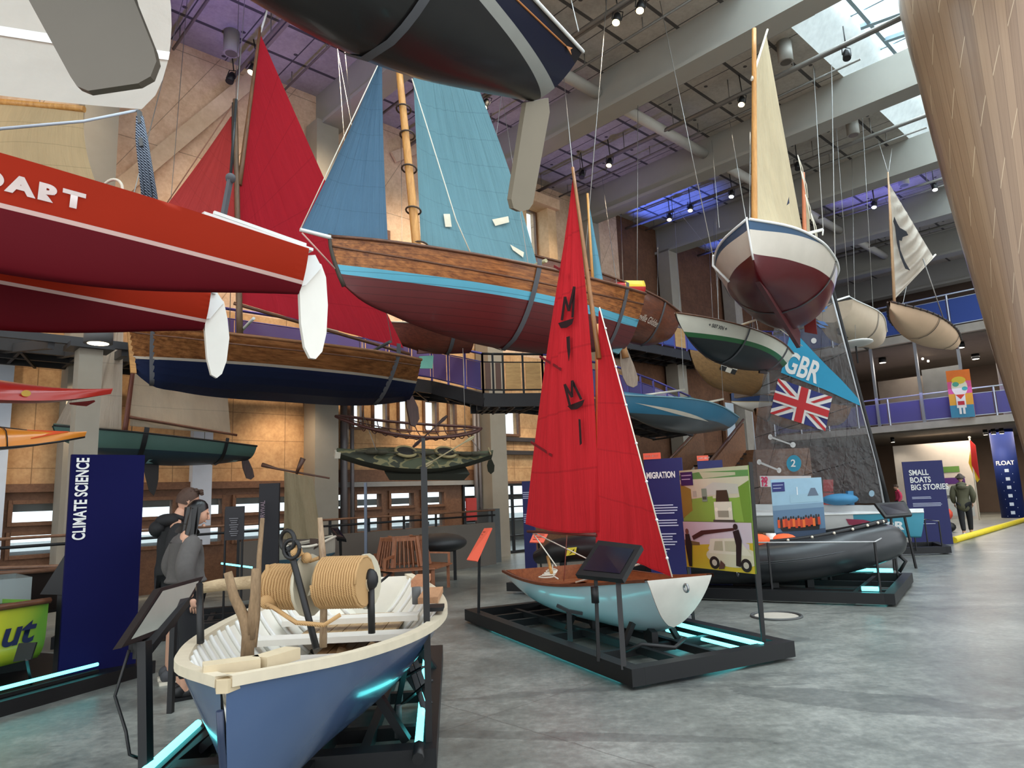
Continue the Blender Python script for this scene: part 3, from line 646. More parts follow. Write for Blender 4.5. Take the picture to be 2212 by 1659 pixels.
# ================================================================ hanging boats
BRIGHTW=wood((150,98,44),(206,152,84),(1,8,8),3,.4); DARKW=wood((70,42,28),(116,72,46),(1,8,8),3,.4); SPARW=wood((170,112,50),(216,160,90),(8,8,1),2.5,.4)
def cable(p,q,r=.0065,i=[0],label=None):
    p,q=np.asarray(p,float),np.asarray(q,float)
    for k in range(1,201):
        x=p+(q-p)*k/200; v=x@VA
        if x[2]>12.09 or (x[2]>11.01 and any(abs(v-bv)<.31 for bv in (-1.8,3.2,8.2,13.2,18.2,23.2,28.2,33.2))): q=p+(q-p)*(k-1)/200; break
    g=G(); g.tube([p,q],r,5); o=g.build('suspension_cable',CABLE); return tag(o,label,'cable','suspension cables of the hanging boats')
CEIL_Z=12.1
def hang(b,loc,px,label,r=.0065): cable(b.w(*loc),pz(px[0],px[1],CEIL_Z),r,label=label)
def onfn(b,fn,px,py,off=.03,_c={}):
    q=b.cp(px,py); best=None; sgn=-1 if b.y@(EYE-b.O)<0 else 1
    if id(fn) not in _c: _c[id(fn)]=[fn(i/50,j/60) for i in range(51) for j in range(61)]
    y=0.
    for it in range(2):
        q=b.cp(px,py,y); p=min(_c[id(fn)],key=lambda p:(p[0]-q[0])**2+(p[2]-q[2])**2); y=p[1]+sgn*off
    return b.cp(px,py,y)
# ---- wooden sailing boat with blue sails
b=Boat(at(715,512,9),ps=A3(2.03,12.06,4.97),name='sailing_dinghy',label='varnished wooden sailing boat with light blue sails, turquoise waterline and red bottom',cat='sailing boat'); BD=b
b.shape([(0,0),(.3,-.09),(.6,-.1),(1,0.0)],[(0,-.66),(.04,-.78),(.17,-.97),(.4,-1.17),(.7,-1.16),(1,-.86)],[(0,.012),(.08,.26),(.25,.62),(.5,.84),(.75,.8),(1,.56)],[(0,.05),(.2,.3),(.5,.62),(.8,.55),(1,.35)],rake0=.22)
b.hull(band('varnished_hull',[(-.59,(96,36,36)),(-.47,(96,176,200)),(9,((112,62,30),(188,120,64)))],curve=.011,x0=2.6,slope=-.012,planks=11,coat=.1,rough=.4),n=44,m=18)
b.deck(wood((140,100,60),(180,136,90)),.93); b.rail(DARKW,.024); b.rail(DARKW,.014,.8,.006,name='rubbing_strake')
g=G(); g.tube([b.pt(.0,h,1)+A3(-.01,0,0) for h in (0,.2,.4,.6,.8,1,1.06)],.03,6); g.build('stem_post',M((66,58,48),.6),b.root,False)
b.spar(b.cp(905,530)-A3(0,0,.3),b.cp(861,140)*A3(1,1,1),.07,.05,SPARW)
g=G()
for px in ((908,530),(893,455),(884,365),(880,292),(872,236)):
    c=b.cp(*px); g.ring(c,A3(.15,.1,1),.11,.014,16)
g.build('mast_hoop',M((70,56,44),.6),b.root,False)
_,dfn=b.sail([(909,524),(1166,592),(978,60),(888,60)],cloth((116,160,172),9,'t',(46,2.2),.5,.3,.8,diag=-.12),camber=.22,wr=.022,freq=9,leech=.14,name='mainsail')
b.sail([(650,497),(838,522),(825,128),(821,128)],cloth((88,122,148),7,'t',(30,2),.35,.3,.8),camber=.12,wr=.012,freq=7,luff=-.03,leech=-.02,name='jib')
b.line([b.cp(648,497),b.cp(823,126)],.008,ROPEW); b.line([b.cp(652,503),b.cp(724,581)],.012,M((196,150,140),.8)); b.line([b.cp(890,170),b.cp(985,475),b.cp(1018,550)],.01,ROPEW)
b.spar(b.cp(648,496),b.cp(722,515),.025,.03,WHITE,'bowsprit')
for px in (((958,462),(972,462),(976,490),(962,490)),((1063,474),(1098,467),(1100,480),(1070,488)),((1102,528),(1132,545),(1130,556),(1108,540))):
    P=[onfn(b,dfn,*q) for q in px]; g=G(); g.poly(P); g.build('sail_patch',M((214,206,184),.8),b.root,False)
b.strap(.52,SLING,.085,top=.12,slant=.015); b.strap(.9,SLING,.07,top=.1)
b.spar(b.pt(.56,1,1)+A3(-.1,0,.12),b.pt(.56,1,-1)+A3(0,0,.12),.03,.03,wood((150,140,100),(190,180,140),(8,1,8)),'spreader_bar')
b.blade([(1310,700),(1342,712),(1344,752),(1335,765),(1322,760)],M((90,140,150),.5),.04)
hang(b,b.pt(.53,1,1)+A3(0,0,.15),(1109,0),'cable rising from the middle of the blue-sailed wooden boat to the roof'); hang(b,b.pt(.92,1,1),(1313,-30),'long cable left of the red checkered paddle, holding the blue-sailed boat stern',.009)
hang(b,b.pt(.5,1,-1),(1071,120),'thin cable crossing the roof just left of the grey rudder overhead'); hang(b,b.pt(.12,1,1),(740,60),'pale cable passing in front of the blue jib up to the roof')
# ---- clinker boat with red sails
b=Boat(at(280,706,10.5),ps=at(885,786,13.42),name='sailing_dinghy',label='varnished clinker boat with dark red sails, white waterline and navy bottom',cat='sailing boat'); BE=b
b.shape([(0,.04),(.3,-.06),(.6,-.06),(1,.0)],[(0,-.7),(.05,-.86),(.15,-.93),(.5,-.95),(.85,-.86),(1,-.72)],[(0,.012),(.1,.34),(.3,.68),(.55,.8),(.8,.74),(1,.46)],[(0,.1),(.2,.4),(.5,.7),(.8,.6),(1,.35)],rake0=.12)
b.hull(band('clinker_hull',[(-.5,(30,42,78)),(-.46,(222,212,196)),(9,((116,70,38),(190,128,76)))],curve=.006,x0=2.4,slope=.012,rough=.4),n=40,lap=9,name='hull')
b.deck(M((70,98,86),.6),.97); b.rail(wood((110,70,40),(160,108,64)),.03); b.rail(DARKW,.016,.84,.004,name='rubbing_strake')
g=G(); g.prism([b.pt(0,1,1)+A3(-.05,-.03,.06),b.pt(0,0,1)+A3(-.05,-.03,-.02),b.pt(0,0,1)+A3(.03,-.03,-.02),b.pt(0,1,1)+A3(.02,-.03,.06)],A3(0,.06,0)); g.build('stem_post',BRIGHTW,b.root,False)
b.spar(b.cp(520,700)-A3(0,0,.25),b.cp(508,215),.055,.04,wood((90,66,48),(130,100,74),(8,8,1)))
b.spar(b.cp(517,400),b.cp(562,60),.045,.025,wood((96,66,46),(140,100,70),(8,8,1)),'yard')
RED=cloth((196,44,60),8,'t',(40,2),.4,.38,.8,diag=.15)
b.sail([(522,655),(872,752),(563,75),(517,400)],RED,camber=.18,wr=.02,freq=8,leech=-.05,name='mainsail')
b.sail([(345,462),(520,640),(503,248),(498,252)],cloth((200,76,76),6,'t',(40,3),.3,.45,.85),camber=.1,wr=.012,freq=8,luff=-.02,name='jib')
b.spar(b.cp(505,655),b.cp(885,765),.03,.03,DARKW,'boom')
b.blade([(880,783),(890,785),(888,850),(902,880),(905,905),(896,922),(886,918),(878,880),(876,840)],wood((52,34,32),(80,52,46),(8,8,1)),.05)
b.strap(.06,SLING,.07,top=.05); b.strap(.85,SLING,.085,top=.22,slant=.03)
b.spar(b.pt(.84,1,1)+A3(.1,.05,.22),b.pt(.84,1,-1)+A3(0,0,.22),.03,.03,GREYS,'spreader_bar'); b.spar(b.pt(.34,1,1)+A3(.1,.05,.3),b.pt(.34,1,-1)+A3(0,0,.3),.025,.025,WHITE,'spreader_bar')
b.line([b.cp(345,462),b.cp(505,222)],.01,M((150,104,84),.7)); b.line([b.cp(563,70),b.cp(578,20)],.02,WHITE)
g=G(); g.tube([b.cp(503,222),b.cp(502,300),b.cp(508,380)],.018,6); g.tube([b.cp(508,222),b.cp(510,300),b.cp(514,390)],.012,6); g.build('halyard_tackle',M((66,54,46),.8),b.root,False)
hang(b,b.cp(578,22),(581,-20),'white line from the tip of the red sail yard up to the roof',.012); hang(b,b.pt(.34,1,1)+A3(0,0,.3),(516,-10),'pale cable in front of the diagonal wall batten'); hang(b,b.pt(.1,1,1),(405,-10),'pale cable left of the small red jib'); hang(b,b.pt(.85,1,1)+A3(0,0,.2),(722,10),'right one of two cables between the red sail and the blue jib'); hang(b,b.pt(.85,1,-1)+A3(0,0,.2),(711,10),'left one of two cables between the red sail and the blue jib')
# ---- small varnished boats behind the red sail
b=Boat(at(845,705,15.2),az=62,L=1.9,name='rowing_boat',label='small varnished boat with green rudder peeping out behind the red sail foot',cat='rowing boat')
b.shape([(0,.1),(.5,0),(1,.02)],[(0,-.35),(.4,-.55),(1,-.5)],[(0,.02),(.4,.5),(1,.4)],[(0,.2),(1,.6)])
b.hull(wood((70,30,22),(120,58,40)),n=16,m=8); b.deck(DARKW); b.rail(OFFW,.02); b.blade([(905,770),(936,768),(934,796),(905,796)],M((110,176,156),.5)); b.strap(.7,SLING,.09)
b.blade([(902,742),(930,744),(936,762),(902,764)],wood((70,30,22),(110,52,38)),.1,'skeg')
b=Boat(at(855,706,16.),az=70,L=1.05,name='varnished_canoe',label='blond varnished canoe end above the small dark boat behind the red sail',cat='canoe')
b.shape([(0,.06),(1,-.1)],[(0,-.12),(1,-.22)],[(0,.2),(1,.1)],[(0,.7),(1,.7)]); b.hull(BRIGHTW,n=10,m=6); b.deck(BRIGHTW)
cable(at(870,700,15.6),pz(866,262,CEIL_Z),label='thin cable hidden mostly by the blue jib, over the small varnished boat')
# ---- white and oxblood boat, bow on
b=Boat(at(1615,474,10),az=30,L=4.2,name='sailing_dinghy',label='white and oxblood keel boat hung bow-on with cream sail, blue rubbing strake and red rudder',cat='sailing boat'); BF=b
b.shape([(0,.0),(.3,-.12),(.6,-.16),(1,-.06)],[(0,-.6),(.06,-.76),(.3,-.92),(.6,-1.0),(.85,-1.02),(1,-.7)],[(0,.012),(.12,.48),(.3,.82),(.5,.94),(.75,.92),(1,.74)],[(0,.12),(.2,.45),(.5,.74),(.8,.74),(1,.6)],rake0=.14)
b.hull(band('white_oxblood_hull',[(-.5,(86,18,24)),(-.15,(206,198,184)),(9,(28,72,106))],curve=.012,x0=1.6,slope=.02,rough=.35,coat=.1),n=40,m=18)
b.deck(OFFW,.97); b.rail(WHITE,.022,name='gunwale'); 
g=G(); g.prism([A3(.3,-.035,-.9),A3(4.05,-.035,-1.3),A3(4.3,-.035,-.95),A3(3.6,-.035,-.85)],A3(0,.07,0)); g.build('skeg_keel',M((84,24,28),.5),b.root,False)
g=G(); g.prism([b.cx(*q,4.28) for q in ((1735,668),(1752,662),(1762,690),(1765,722),(1738,717))],A3(.05,0,0)); g.build('rudder',M((112,26,22),.5),b.root,False)
g=G(); g.tube([b.pt(0,h,1)+A3(-.012,0,0) for h in (0,.25,.5,.75,1,1.05)],.016,6); g.build('stem_band',WHITE,b.root,False)
b.spar(b.cx(1627,480,.62)-A3(0,0,.2),b.cx(1629,62,.62),.05,.035,SPARW)
CREAM=cloth((220,206,172),0,'t',(22,4),.9,.3,.8,diag=.12,var=.12)
_,ffn=b.sail(None,CREAM,pts=[b.cx(1632,472,.68),b.cx(1737,520,3.3),b.cx(1654,66,1.75),b.cx(1629,168,.66)],camber=.12,wr=.04,freq=7,leech=-.02,name='mainsail')
b.spar(b.cx(1624,172,.55),b.cx(1658,64,1.8),.022,.018,OFFW,'gaff')
b.spar(b.cx(1738,540,3.75)-A3(0,0,.1),b.cx(1735,373,3.75),.045,.03,wood((176,96,60),(210,130,90),(8,8,1)),'mizzen_mast')
b.sail(None,CREAM,pts=[b.cx(1739,500,3.8),b.cx(1752,530,4.5),b.cx(1746,432,4.2),b.cx(1738,400,3.8)],camber=.06,wr=.02,freq=4,name='mizzen_sail',nu=8,nv=14)
g=G(); g.poly([b.cx(*q,1.2)+A3(0,-.35,0) for q in ((1651,455),(1657,450),(1656,436))]); g.build('sail_emblem',M((40,46,70),.7),b.root,False)
for q in ((1684,345),(1692,380),(1700,430),(1712,470)):
    p=b.cx(*q,2.0)+A3(0,-.3,0); g=G(); g.tube([p,p+A3(.04,-.02,-.22),p+A3(.03,-.03,-.44)],.008,5); g.build('reef_point',ROPEW,b.root,False); g=G(); g.tube([p,p+A3(.25,-.03,-.16),p+A3(.36,-.02,-.36)],.008,5); g.build('reef_point',ROPEW,b.root,False)
g=G(); g.tube([at(1580,547,11.2),at(1540,553,11.3),at(1540,574,11.3),at(1575,609,11.2)],.022,6); g.build('spreader_frame',WHITE,b.root); g=G(); g.tube([at(1718,511,11.2),at(1778,496,11.0)],.025,6); g.tube([at(1778,496,11.0),at(1777,508,11.0)],.012,6); g.build('spreader_frame',WHITE,b.root)
for t_,yo in ():
    z0=b.pt(t_,1,1)[2]; X=t_*b.L; g=G(); 
    for sd in (1,-1):
        g.tube([A3(X,sd*yo*.15,z0+.12),A3(X,sd*(yo+.12),z0+.12)],.022,6); 
        pass
    g.build('spreader_frame',WHITE,b.root,False)
b.strap(.52,SLING,.07,top=.0,slant=.06); b.strap(.95,SLING,.05)
cable(at(1540,553,11.3),pz(1425,0,CEIL_Z),label='cable to the left end of the white frame on the bow-on boat',r=.008) if True else hang(b,(.34,.74,.1),(1425,0),'cable to the left end of the white frame on the bow-on boat',.008); hang(b,(.34,.5,.1),(1537,300),'second cable left of the cream sail, dropping behind the bow-on boat',.006); hang(b,(.03,.03,.02),(1576,260),'cable to the stem head of the bow-on boat, slanting from the left',.008); hang(b,(.05,-.02,.02),(1621,250),'cable running down beside the cream sail mast',.008)
cable(at(1778,496,11.0),pz(1757,141,CEIL_Z),r=.008,label='cable to the right end of the spreader on the bow-on boat'); cable(at(1804,570,11.6),pz(1796,139,CEIL_Z),r=.01,label='thick cable right of the cream sail down to the blue gunwale')
# ---- dark boat overhead, seen from below and astern
b=Boat(at(1150,219,6.0),roll=15,az=36+180,L=4.6,name='sailing_dinghy',label='navy-black boat close overhead with grey waterline stripe and beige rudder',cat='sailing boat'); BB=b
b.shape([(0,.4),(.25,.31),(.5,.28),(1,.5)],[(0,.0),(.15,-.22),(.3,-.42),(.5,-.56),(.8,-.46),(1,.0)],[(0,.47),(.25,.64),(.5,.76),(.8,.5),(1,.02)],[(0,.5),(.4,.6),(.8,.4),(1,.1)],p=2.6)
b.hull(band('navy_black_hull',[(.02,(34,32,32)),(.1,(158,158,152)),(.3,(14,18,44)),(9,(24,22,26))],curve=.0,slope=-.0,rough=.34,coat=.12),n=40,m=26,transom=False)  # navy band paints the gloss reflection on a navy-black topside
g=G(); g.poly([b.pt(0,h,1) for h in np.linspace(0,1,20)]+[b.pt(0,h,-1) for h in np.linspace(1,0,20)]); g.build('transom',M((16,18,30),.3),b.root,False)
b.rail(WHITE,.016,1.,.01); g=G()
for sd in (1,-1): g.tube([b.pt(t,.86,sd,.004) for t in np.linspace(.06,.95,20)],.008,5); q=b.pt(.06,.86,sd,.004); g.prism([q,q+A3(-.1,0,.03),q+A3(-.07,0,0),q+A3(-.1,0,-.03)],A3(0,sd*.006,0))
g.build('cove_line',M((190,120,60),.5),b.root,False)
b.deck(DARKW,.97)
P=[(1132,222),(1180,212),(1183,243),(1147,440),(1138,453),(1120,457),(1105,450),(1100,430)]
b.blade(P,M((132,122,104),.6,0,.05,3),.05); b.strap(.42,M((84,84,88),.75),.07)
hang(b,(.15,.5,.5),(1224,-40),'pale cable just right of the dark overhead boat'); hang(b,(2.,.8,.5),(1000,-300),'cable out of sight above the dark overhead boat')
# ---- another boat overhead, only its board reaches into view
b=Boat(A3(-2.9,5.3,6.6),az=205,L=4.4,name='sailing_dinghy',label='broad beige rounded board of an overhead boat beside the white sail',cat='sailing boat')
b.shape([(0,.5),(1,.5)],[(0,.0),(.5,-.15),(1,.05)],[(0,.5),(.5,.8),(1,.05)],[(0,.7),(1,.4)]); b.hull(M((60,60,64),.5),n=14,m=8)
Y_=3.7; q=[at(x,y,Y_) for x,y in ((38,-40),(62,0),(152,165),(166,186),(190,196),(298,180),(325,165),(338,132),(332,105),(290,0),(275,-60))]
g=G(); g.prism(q,A3(.0,.05,.0)); g.build('centreboard',M((98,90,79),.6,0,.05,2),b.root)
cable(b.w(2,.5,.4),b.w(2,.5,.4)*A3(1,1,0)+ZA*CEIL_Z,label='cable out of sight above the broad beige board')
# ---- red racing catamaran
r=thing('catamaran','red racing catamaran with white rudders and DART lettering on the hull',cat='sailing catamaran',O=at(645,548,6.8)); CAT=r
CR=band('catamaran_red',[(-.345,(98,12,24)),(-.31,(216,182,174)),(9,(164,40,14))],slope=.018,rough=.6,coat=.0,var=.03,spec=.15)
AX=A3(-.676,-.736,0)
def cathull(P0,dark):
    class H(Boat):
        def __init__(s): s.O=np.asarray(P0,float); s.x=nrm(AX); s.y=nrm(np.cross(ZA,s.x)); s.z=ZA; s.L=5.5; s.root=e
    e=bpy.data.objects.new('hull_assembly',None)
    h=H.__new__(H); h.O=np.asarray(P0,float); h.x=nrm(AX); h.y=nrm(np.cross(ZA,h.x)); h.z=ZA; h.L=5.5; bpy.data.objects.remove(e)
    h.shape([(0,0),(.3,.07),(.6,.1),(1,.05)],[(0,-.43),(.1,-.52),(.18,-.6),(.3,-.7),(.5,-.74),(.8,-.62),(1,-.2)],[(0,.2),(.3,.25),(.6,.24),(1,.02)],[(0,.5),(.5,.55),(1,.2)],p=2.2,q=.7)
    g=G()
    for sd in (1,-1): g.grid(lambda a,b_:h.w(*h.pt(a,b_,sd)),44,16)
    g.grid(lambda a,b_:h.w(*(h.pt(a,1,1)*(1-b_)+h.pt(a,1,-1)*b_+A3(0,0,.05*math.sin(math.pi*b_)))),40,4)
    g.poly([h.w(*h.pt(0,k,1)) for k in np.linspace(0,1,9)]+[h.w(*h.pt(0,k,-1)) for k in np.linspace(1,0,9)])
    M_=frameM(h.O,h.x,h.y,h.z); 
    inv=M_.inverted(); g.V=[tuple(inv@Vector(v)) for v in g.V]
    o=g.build('hull',CR); o.parent=r; o.matrix_world=M_; o.matrix_parent_inverse=Matrix.Identity(4); o.matrix_basis=MW[r.name].inverted()@M_; MW[o.name]=M_
    return h,o
Hn,hn=cathull(at(645,548,6.8),0); Hf,hf=cathull(at(440,640,8.2),1)
FOAM=M((232,228,218),.5,0,.03)
def catrudder(h,o,px,pxr):
    cp=lambda a,b_,y=0.: h.w(*h.cp(a,b_,y))
    g=G(); P=[h.cp(*q) for q in px]; n=len(P)
    g.prism([h.w(*(p-A3(0,.02,0))) for p in P],h.y*.04); g.build('rudder_blade',FOAM,r)
    P=[h.cp(*q) for q in pxr]; g=G(); g.prism([h.w(*(p-A3(0,.045,0))) for p in P],h.y*.09); st=g.build('rudder_stock',WHITE,r)
    g=G(); q=h.cp(*pxr[0]); g.tube([h.w(*(q+A3(.02,-.06,-.04))),h.w(*(q+A3(-.08,-.07,-.16))),h.w(*(q+A3(-.13,-.07,-.2))),h.w(*(q+A3(-.11,-.07,-.23)))],.012,6); g.build('tiller_line',ROPEW,r)
catrudder(Hn,hn,[(645,560),(668,558),(692,572),(702,600),(706,660),(703,720),(694,760),(680,776),(668,774),(656,750),(648,700),(645,630)],[(645,555),(676,553),(690,580),(656,618),(647,620)])
catrudder(Hf,hf,[(442,642),(462,638),(482,652),(490,690),(494,730),(488,780),(478,808),(467,817),(455,810),(446,775),(441,710)],[(436,637),(466,634),(480,655),(450,690),(439,690)])
g=G()
for h in (Hn,Hf): g=G(); g.bar(h.w(1.0,0,.13),h.w(-.12,0,.05),.16,.03); g.build('deck_pad',WHITE,r); g=G(); g.bar(h.w(.9,.05,.17),h.w(-.05,.05,.09),.03,.03); g.build('tiller_arm',WHITE,r)
g=G(); g.tube([Hn.w(1.1,0,.1),Hf.w(1.1,0,.1)],.045,10); g.build('crossbeam',ALU,r); g=G(); g.tube([Hn.w(3.2,0,.14),Hf.w(3.2,0,.14)],.05,10); g.build('crossbeam',ALU,r)
g=G(); P=[Hn.w(1.15,0,.12),Hn.w(3.1,0,.15),Hf.w(3.1,0,.15),Hf.w(1.15,0,.12)]; g.prism(P,ZA*.012); g.build('trampoline',M((40,42,46),.9),r)
g=G(); q=Hn.w(*Hn.cp(242,412)); g.ring(q,Hn.y*.6+Hn.x,.1,.012,22); g.build('toe_loop',OFFW,r)
g=G(); q=Hn.w(*Hn.cp(514,500)); g.ring(q,Hn.y*.8+Hn.x*.6,.08,.012,22); g.build('toe_loop',M((130,50,40),.5),r)
g=G(); q=[Hn.w(*Hn.cp(a,b_)) for a,b_ in ((478,492),(490,440),(498,385))]; g.bar(q[0],q[2],.07,.03); g.ball(q[2],.05,n=8); g.build('hanging_strap',SLING,r)
g=G(); g.ball(Hn.w(*Hn.cp(472,500)),.07,n=8); g.tube([Hn.w(*Hn.cp(498,385)),at(510,215,6.6)],.014,6); g.build('hanging_shackle',STEEL,r)
cable(at(500,378,6.6),pz(530,-20,CEIL_Z),label='cable above the grey strap on the near red hull')
lmap=lambda x,y: Hn.w(*Hn.pt(max(0,(2.70-x)/5.5),.69+y*1.3,1 if Hn.y@(EYE-Hn.O)>0 else -1,.008))
lo_=text(r,'DART',lambda x,y:lmap(x,y),M((226,206,200),.5),.155,1.5,.009,name='hull_lettering',space=1.25)
# mainsail of the catamaran with its sheet
SAILW=cloth((224,218,208),0,'t',(6,10),.3,.5,.8); ax=nrm(AX)
clew=at(306,236,6.6); head=pz(470,-260,11.6); 
def catsail(a,b_):
    tack=clew+ax*3.4-ZA*1.0; hd=clew+ax*2.2+ZA*6.2; p=(clew*(1-a)+tack*a)*(1-b_)+(clew*(1-a)+tack*a+(hd-tack)*1.0+ (clew-tack)*0)*b_
    p=clew*(1-a)*(1-b_)+tack*a*(1-b_)+ (clew+ax*2.+ZA*5.6)*(1-a)*b_+(tack+ZA*6.4)*a*b_-ax*(1-a)*.78*math.sin(math.pi*min(1,b_*1.2)**.8)
    n=np.cross(ax,ZA); return p+n*(.28*math.sin(math.pi*a)*math.sin(math.pi*b_**.7)+.02*math.sin(9*a+14*b_))
g=G(); g.grid(catsail,26,26); g.build('mainsail',SAILW,r)
g=G()
for z_ in (.12,.3): g.grid(lambda a,b_:catsail(a*.99,z_+.018*b_)+np.cross(ax,ZA)*(-.012),20,1)
g.build('sail_batten_pocket',M((232,228,222),.6),r)
def rope(p,q,r_,tw,mats,sag=0.):
    g=G(); p,q=np.asarray(p),np.asarray(q); g.tube([p+(q-p)*i/14+ZA*(-sag*math.sin(math.pi*i/14)) for i in range(15)],r_,7); return g
def mat_fleck():
    t=NT('flecked_rope'); v=t.coord('Object',(1,1,1)); n=t.nd('ShaderNodeTexWave',wave_type='BANDS',bands_direction='DIAGONAL'); n.inputs['Scale'].default_value=22; n.inputs['Distortion'].default_value=1; t.l.new(v,n.inputs[0])
    return t.fin(t.ramp(n.outputs[0],[(.55,lin((24,32,50))),(.8,lin((150,160,175)))]),.8)
FLECK=mat_fleck()
g=G()
for dx0,dx1 in ((-9,-13),(-3,-3),(4,4),(9,15)):
    g=G(); g.tube([at(302+dx0*.4,252,6.6),at(306+dx0,300,6.6),at(326+dx1,456,6.55)],.02,7); g.build('mainsheet',FLECK,r)
g=G(); g.bar(at(301,240,6.6),at(304,268,6.6),.05,.03); g.bar(at(305,300,6.58),at(308,318,6.58),.06,.03); g.build('sheet_block',GREYS,r)
g=G(); g.tube([at(298,238,6.6),at(180,262,6.2),at(-20,280,5.6)],.014,6); g.build('outhaul_line',M((190,196,206),.8),r)
cable(Hn.w(3.2,.0,.15),Hn.w(3.2,0,0)*A3(1,1,0)+ZA*CEIL_Z,label='cable out of sight holding the front of the red catamaran'); cable(Hf.w(1.0,.0,.1),pz(400,-20,CEIL_Z),label='pale cable along the right edge of the white catamaran sail')
# tan sail hanging behind the catamaran
TAN=cloth((206,186,148),5,'t',(34,2.2),.4,.4,.7,diag=.25)
sp=[at(x,y,9.6) for x,y in ((-60,480),(228,452),(182,236),(-60,215))]
r=thing('tan_sail','tan gaff sail with fine creases behind the red catamaran hull','sail',sp[3]); g=G()
g.grid(lambda a,b_:(sp[0]*(1-a)+sp[1]*a)*(1-b_)+(sp[3]*(1-a)+sp[2]*a)*b_+A3(.012*math.sin(38*a+5*b_)-.1*math.sin(math.pi*b_),-.2*math.sin(math.pi*a)*math.sin(math.pi*b_),0),40,16); g.build('sail_panel',TAN,r)
g=G(); g.tube([sp[3],sp[2]],.05,8); g.build('gaff',SPARW,r); cable(sp[2]+(sp[3]-sp[2])*.4,pz(120,-200,CEIL_Z),label='cable hidden behind the white sail, holding the tan sail')
# ---- white and green boat
b=Boat(at(1460,680,13.4),ps=at(1680,772,15.7),name='sailing_dinghy',label='white clinker boat with green waterline and black bottom hanging right of the named brown boat',cat='sailing boat')
b.shape([(0,.04),(.4,.0),(1,.02)],[(0,-.32),(.1,-.44),(.4,-.62),(.7,-.56),(1,-.3)],[(0,.012),(.15,.32),(.45,.66),(.8,.6),(1,.38)],[(0,.1),(.4,.6),(1,.45)],rake0=.3)
b.hull(band('green_white_hull',[(-.37,(34,40,42)),(-.29,(46,104,60)),(9,(222,220,204))],slope=.03,planks=0,rough=.4),n=30,m=16); b.deck(BRIGHTW,.96); b.rail(DARKW,.018)
b.strap(.42,SLING,.05,top=.1); b.strap(.86,SLING,.05); g=G(); g.tube([b.w(1.65,-.9,.2),b.w(1.65,.6,.05)],.022,6); g.tube([b.w(1.65,-.9,.2),b.w(3.3,-.8,.02)],.008,5); g.build('spreader_bar',OFFW,b.root)
sd_=-1
text(b.root,'+ 507 XN +',lambda x,y:b.w(*(b.pt((.62+x)/b.L,.72+y*1.9,1,.012) if b.y@(EYE-b.O)>0 else b.pt((.62+x)/b.L,.72+y*1.9,-1,.012))),M((50,50,54),.6),.085,.95,.002,name='hull_number')
b.blade([(1640,790),(1656,792),(1656,808),(1640,806)],M((50,36,34),.6),.04)
hang(b,(1.65,-.9,.2),(1458,447),'left cable of the white and green boat'); hang(b,(1.7,.2,.1),(1546,430),'right cable of the white and green boat'); hang(b,(3.5,.3,.05),(1600,470),'cable to the stern of the white and green boat')
# ---- named brown boat
b=Boat(at(1148,566,13.9),ps=at(1441,690,17.),name='rowing_boat',label='dark varnished boat with a white script name on its stern quarter',cat='rowing boat')
b.shape([(0,.15),(.5,.0),(1,.04)],[(0,-.7),(.5,-.95),(.85,-.85),(1,-.55)],[(0,.02),(.3,.6),(.7,.75),(1,.45)],[(0,.2),(.5,.6),(1,.5)])
b.hull(wood((78,40,24),(128,70,42),(1,8,8),3,.35,.3),n=30,m=14); b.deck(DARKW,.95); b.rail(DARKW,.025)
sN=1 if b.y@(EYE-b.O)>0 else -1
def nmap(x,y):
    q=b.cp(1376+x*46-y*4,684+x*18-y*60,sN*.6); t=q[0]/b.L; f=lambda h:b.pt(t,h,sN)[2]; h=min(1,max(0,(q[2]-f(0))/(f(1)-f(0)))); return b.w(*b.pt(t,h,sN,.014))
text(b.root,'Neville Glidden',nmap,M((220,205,190),.5),.3,.62,.003,name='stern_lettering',shear=.35)
b.strap(.78,SLING,.06); hang(b,(3.6,.5,.05),(1340,440),'thin cable over the named brown boat, left of the checkered paddle'); hang(b,(4.4,.1,.1),(1421,494),'thin cable over the stern of the named brown boat')
# ---- checkered paddle board
p=at(1305,622,14.5); q=at(1392,622,15.); r=thing('paddle_board','red and yellow checkered pointed board above the named brown boat','paddle board',p); d=nrm(q-p); L=np.linalg.norm(q-p); sd=nrm(np.cross(ZA,d))
g=G(); ck=lambda a,b_:(0 if (int(a*2)+int(b_*2+.001))%2==0 else 1)
for k in (1,-1): g.grid(lambda a,b_:p+d*L*a+ZA*((b_-.5)*.3*min(1,(a*1.9)**.6)+.02)+sd*k*(.05*math.sin(math.pi*min(.98,max(.02,b_)))*min(1,a*2)),12,8,ck)
g.grid(lambda a,b_:q+ZA*((b_-.5)*.3+.02)+sd*(a-.5)*.1*math.sin(math.pi*min(.98,max(.02,b_))),4,8,1)
g.build('board',[M((238,204,40),.4),M((196,34,34),.4)],r); cable(q-d*.2,pz(1378,150,CEIL_Z),label='straight cable down to the checkered red and yellow board',r=.008)
g=G(); g.bar(q-d*.3-ZA*.15,q-d*.9-ZA*.27,.03); g.build('bracket',OFFW,r)
# ---- long steering oar
p=at(1344,700,12.8); q=at(1348,758,12.8); e=at(1366,836,12.8); r=thing('steering_oar','weathered steering oar with broad blade hanging right of the red dinghy sail','oar',p)
g=G(); g.tube([p,q,q+(e-q)*.2],[.05,.06,.07],8); g.build('loom',wood((150,104,60),(190,140,90),(8,8,1)),r)
bl=[at(x,y,12.8) for x,y in ((1340,752),(1354,752),(1370,790),(1378,815),(1377,832),(1368,837),(1355,832),(1346,815),(1340,785))]; g=G(); g.prism(bl,A3(0,.04,0)); g.build('blade',wood((116,100,84),(156,138,118),(8,8,1)),r)
cable(p,pz(1300,380,CEIL_Z),label='thin cable above the weathered steering oar')
